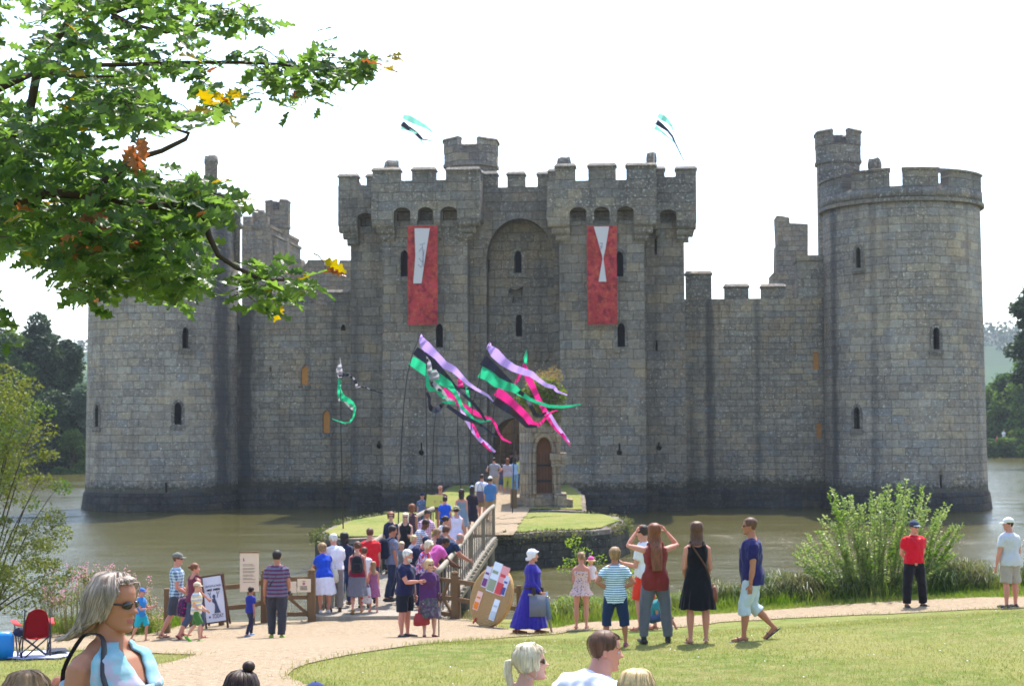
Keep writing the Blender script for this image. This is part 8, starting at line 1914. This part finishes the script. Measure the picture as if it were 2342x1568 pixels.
holes = [(30, 75, 40), (12, 120, 26), (60, 30, 22), (250, 140, 16), (130, 215, 22), (95, 245, 18), (225, 308, 20), (398, 215, 18), (430, 330, 22), (265, 60, 12), (345, 88, 12), (415, 300, 16), (150, 60, 14), (300, 350, 16), (395, 385, 18), (20, 200, 12), (430, 200, 14), (358, 320, 14)]
def rosette(x, y, D_, n, spread=1.0, yellow=.02, brown=.008, out=None, Ls=.122):
    global nleaf
    c = at(x, y, D_); 
    for _ in range(n):
        a = rnd.uniform(0, 2*pi); d = Vector((cos(a), sin(a)*.8, rnd.uniform(-.75, .35))); 
        if out: d += Vector(out)*.9
        base = c+Vector((rnd.gauss(0, .03), rnd.gauss(0, .05), rnd.gauss(0, .03)))*spread; nn = Vector((rnd.gauss(0, .7), rnd.gauss(-.45, .7), .8)); L = Ls*rnd.uniform(.7, 1.2); q = rnd.random(); oakleaf(LV, base+d.normalized()*.015, d, nn, L, 1 if q < yellow else 2 if q < yellow+brown else 0, rnd); nleaf += 1
    tb_ = c+Vector((-rnd.uniform(.04, .12), rnd.uniform(-.02, .1), rnd.uniform(-.02, .09))); TW.tube([tb_, tb_.lerp(c, .5)+Vector((0, 0, .012)), c], [.0035, .003, .002], 5) if rnd.random() < .5 else None
cnt = 0
while cnt < 600:
    x, y = rnd.uniform(-80, 540), rnd.uniform(-60, 690)
    if not inpoly((x, y), mass): continue
    if any(hypot(x-a, y-b) < r_+28 for a, b, r_ in holes): continue
    dens = .62 if y < 230 else 1.0
    if rnd.random() > dens: continue
    D_ = rnd.uniform(7.3, 9.6); ye = .015
    if hypot(x-500, y-232) < 34: ye = .25
    rosette(x, y, D_, rnd.randint(5, 7), 1.2, ye, .006, Ls=.13); cnt += 1
for (x, y) in [(205, 500), (215, 520), (190, 510), (200, 540), (180, 545), (225, 490), (205, 560), (185, 570), (235, 520), (310, 350), (300, 370), (320, 335)]: 
    c = at(x, y, 7.5)
    for _ in range(2): oakleaf(LV, c+Vector((rnd.gauss(0, .02), 0, .04)), Vector((rnd.gauss(0, .35), rnd.gauss(0, .3), -1)), Vector((rnd.gauss(0, .5), -1, .3)), .11, 2, rnd, .5)
S1 = [(450, 30), (470, 15), (490, 30), (510, 20), (525, 40), (545, 30), (560, 45), (580, 35), (500, 50), (470, 50), (445, 55), (590, 48), (480, 75, .5)]
S2 = [(460, 140), (480, 165), (440, 185), (465, 200), (548, 135), (560, 125), (575, 150), (590, 165), (600, 185), (575, 205, .6), (615, 145), (625, 170), (635, 190), (605, 215, .5), (640, 140), (655, 165), (650, 200), (665, 145), (675, 180), (690, 160), (670, 215), (660, 235, .6), (700, 140), (705, 180), (700, 210), (720, 165), (715, 120), (725, 140), (735, 190), (745, 160), (730, 225), (750, 215, .5), (760, 180), (775, 160), (765, 140), (790, 170), (795, 145), (815, 165), (825, 145), (840, 160), (850, 140), (740, 110, .5), (770, 120, .5), (810, 190, .6), (690, 120, .5)]
S3 = [(530, 620), (545, 640), (560, 620), (575, 645), (590, 620), (600, 650), (565, 675), (585, 690), (610, 680), (620, 630), (635, 655), (650, 630), (640, 690), (620, 710, .6), (670, 650), (690, 640), (705, 655, .6), (600, 600, .6)]
S4 = [(490, 440), (505, 460), (520, 445), (530, 465), (505, 485), (440, 590), (455, 560, .6), (425, 640), (445, 650, .5)]
for L_, D_, ye in ((S1, 8.2, .02), (S2, 8.6, .01), (S3, 7.8, .03), (S4, 7.9, .03)):
    for (x, y, *e) in L_: rosette(x, y, D_+rnd.uniform(-.25, .25), 3 if e else rnd.randint(4, 6), .8, ye, .01, (.35, 0, -.1))
for (x, y) in [(700, 618), (722, 608), (740, 600), (680, 625), (510, 222), (520, 232), (870, 135), (880, 150), (478, 425)]: rosette(x, y, 7.9, 2, .7, .8, .15, (.5, 0, .1))
for (x, y) in [(-8, 700), (2, 690), (-5, 770), (5, 790), (-10, 740)]: rosette(x, y, 8.0, 4, .7)
LV.obj('crown', OL, oak); TW.obj('twigs', BARK, oak, True, kind='stuff')
limbs = [([(-260, 420), (60, 300), (85, 165), (150, 60), (200, -40)], 8.4, .030), ([(85, 165), (180, 175), (260, 175)], 8.3, .014), ([(300, 60), (255, 30), (360, -10), (420, -40)], 8.4, .022), ([(255, 40), (300, 55), (380, 75), (450, 60), (520, 45), (590, 48)], 8.3, .012), ([(180, 150), (300, 148), (420, 143), (545, 143), (640, 147), (720, 160), (800, 155), (860, 150)], 8.6, .013), ([(640, 147), (690, 190), (700, 240)], 8.6, .006),
         ([(230, 420), (320, 360), (370, 345), (425, 318), (432, 305), (400, 295)], 8.0, .018), ([(-260, 560), (0, 470), (120, 440), (240, 450), (330, 470), (430, 470), (465, 490), (478, 540), (500, 585), (540, 612), (600, 640), (690, 640)], 7.9, .020), ([(430, 480), (480, 470), (510, 455)], 7.9, .008), ([(240, 455), (290, 560), (340, 610), (410, 640)], 8.0, .010), ([(120, 440), (160, 560), (190, 660)], 8.3, .008), ([(-260, 300), (0, 200), (85, 165)], 8.5, .035), ([(-300, 700), (-60, 690), (0, 700)], 8.2, .02)]
tr_x, tr_y = -5.4, 8.6
B = MB(); B.tube([(tr_x-.1, tr_y, gz(tr_x, tr_y)-.3), (tr_x, tr_y, 3.6), (tr_x+.1, tr_y, 5.2), (tr_x-.1, tr_y, 7.5), (tr_x, tr_y, 10)], [.55, .4, .36, .26, .12], 14); B.obj('trunk', BARK, oak, True)
for (pts_, D_, r_) in limbs:
    P_ = [at(x, y, D_+.15*sin(x*.02)) for x, y in pts_]; 
    if pts_[0][0] < -200: P_ = [Vector((tr_x, tr_y, 5.0+.3*rnd.random()))]+P_
    B = MB(); n = len(P_); B.tube(P_, [lerp(r_*(1.6 if pts_[0][0] < -200 else 1), r_*.35, k/(n-1)) for k in range(n)], 8); B.obj('branch', BARK, oak, True)
print('oak leaves', nleaf)
# ================================================================== picnic things, left
def lawnpt(x, y): return gray(x, y)
cp = lawnpt(78, 1503); ch = empty('camping_chair', (cp.x, cp.y, cp.z), radians(205), 'red folding camping chair on a picnic blanket at the left edge', 'chair')
s = .78; RC = C_(206, 22, 30); RCD = C_(140, 10, 26); B = MB(); rows = []
for j in range(9):
    f = j/8; w_ = .21*s*(1-.22*max(0, f-.55)/.45*1.6) if f > .55 else .21*s
    rows.append([(lerp(-w_, w_, q/8), .22*s+.16*s*f+.03*sin(pi*q/8)*-1, s*(.38+.52*f-(.05*abs(q/4-1)**2 if j == 8 else 0))) for q in range(9)])
B.loft(rows, closed=False, caps=False); o = B.obj('backrest', RCD, ch, True); md = o.modifiers.new('s', 'SOLIDIFY'); md.thickness = .012
B = MB(); B.loft([[(lerp(-.22*s, .22*s, q/6), y, s*(.40+.05*f-.05*sin(pi*q/6))) for q in range(7)] for y, f in ((.24*s, 0), (.05*s, .1), (-.22*s, 1))], closed=False, caps=False); o = B.obj('seat', RC, ch, True); md = o.modifiers.new('s', 'SOLIDIFY'); md.thickness = .012
for q in (1, -1): B = MB(); B.loft([[(q*.27*s-.035, .25*s, .60*s), (q*.27*s+.035, .25*s, .60*s)], [(q*.30*s-.035, -.05, .60*s), (q*.30*s+.035, -.05, .60*s)], [(q*.33*s-.035, -.30*s, .64*s), (q*.33*s+.035, -.30*s, .64*s)]], closed=False, caps=False); o = B.obj('armrest', C_(226, 60, 60), ch, True); md = o.modifiers.new('s', 'SOLIDIFY'); md.thickness = .012
MTL = plain('dark_tube', (.04, .04, .045), .4, .5, .5)
for (a, b) in (((-.25, -.25, 0), (.25, -.25, .42)), ((.25, -.25, 0), (-.25, -.25, .42)), ((-.25, .25, 0), (.25, .25, .42)), ((.25, .25, 0), (-.25, .25, .42)), ((-.25, -.25, 0), (-.25, .25, .42)), ((-.25, .25, 0), (-.25, -.25, .42)), ((.25, -.25, 0), (.25, .25, .42)), ((.25, .25, 0), (.25, -.25, .42)), ((-.25, .25, 0), (-.21, .38, .9)), ((.25, .25, 0), (.21, .38, .9)), ((-.25, -.25, 0), (-.31, -.28, .62)), ((.25, -.25, 0), (.31, -.28, .62))):
    B = MB(); B.tube([tuple(c*s for c in a), tuple(c*s for c in b)], .010, 6); B.obj('leg', MTL, ch, True)
b0_, b1_, b2_, b3_ = [lawnpt(*q) for q in ((-60, 1509), (140, 1508), (168, 1496), (-60, 1492))]
def cloth_sheet(name, P4, mat, label, cat, nu=14, nv_=6, up=.03):
    B = MB(); rows = []
    for j in range(nv_+1):
        r_ = []
        for i_ in range(nu+1):
            u, v = i_/nu, j/nv_; p_ = P4[0].lerp(P4[1], u).lerp(P4[3].lerp(P4[2], u), v); r_.append((p_.x, p_.y, gz(p_.x, p_.y)+up+.018*nz(p_.x*5, p_.y*5)))
        rows.append(r_)
    B.loft(rows, closed=False, caps=False); o = B.obj(name, mat, None, True, label=label, cat=cat); md = o.modifiers.new('s', 'SOLIDIFY'); md.thickness = .01; return o
cloth_sheet('picnic_blanket', [b0_, b1_, b2_, b3_], C_(186, 188, 214), 'pale lilac picnic blanket under the red camping chair', 'blanket')
cloth_sheet('dark_jacket', [lawnpt(105, 1503), lawnpt(158, 1499), lawnpt(150, 1492), lawnpt(110, 1493)], C_(44, 48, 62), 'dark jacket lying flat on the picnic blanket', 'jacket', 8, 4, .07)
bp_ = lawnpt(2, 1508); B = MB(); B.loft([[(x*.16*f+.01*nz(x*3, z*9), y*.10*f, z) for x, y in ((-1, -1), (-.3, -1.15), (.5, -1), (1, -.8), (1, 1), (0, 1.1), (-1, .9))] for z, f in ((0, .95), (.15, 1.08), (.30, 1.0), (.36, .75))])
item('carrier_bag', B, plain('blue_plastic', srgb(20, 130, 214), .35, .4), (bp_.x, bp_.y, bp_.z+.02), 20, 'bright blue plastic carrier bag at the left picture edge', 'bag')
B = MB(); B.ball((0, 0, .04), (.13, .1, .07), 0, 10, 6); q = at(68, 1462, cp.y+.2); item('dark_bundle', B, C_(50, 54, 84), (cp.x-.14, cp.y-.1, cp.z+.42*s), 0, 'dark folded clothes lying on the seat of the red camping chair', 'clothes')
rk = lawnpt(605, 1420); B = MB(); B.ball((0, 0, .07), (.34, .14, .11), 0, 14, 8); B.v = [(x+.04*nz(x*5, y*5, z*5), y, z+.03*nz(x*7, z*7)) for x, y, z in B.v]; item('fallen_log', B, plain('old_log', srgb(112, 88, 70), .9, .1, var=.35), (rk.x, rk.y+.1, rk.z), 0, 'short weathered log lying on the gravel under the notice board', 'log')
# ================================================================== haze
m = bpy.data.materials.new('haze_air'); m.use_nodes = True; t_ = m.node_tree; t_.nodes.clear(); o_ = t_.nodes.new('ShaderNodeOutputMaterial'); v_ = t_.nodes.new('ShaderNodeVolumePrincipled'); v_.inputs['Color'].default_value = (.80, .88, 1, 1); v_.inputs['Density'].default_value = .00024; v_.inputs['Anisotropy'].default_value = .2
t_.links.new(v_.outputs[0], o_.inputs['Volume'])
if HAZE:
    B = MB(); B.box(-2650, 2650, -230, 2650, -3, 150); B.obj('haze', m, kind='stuff')
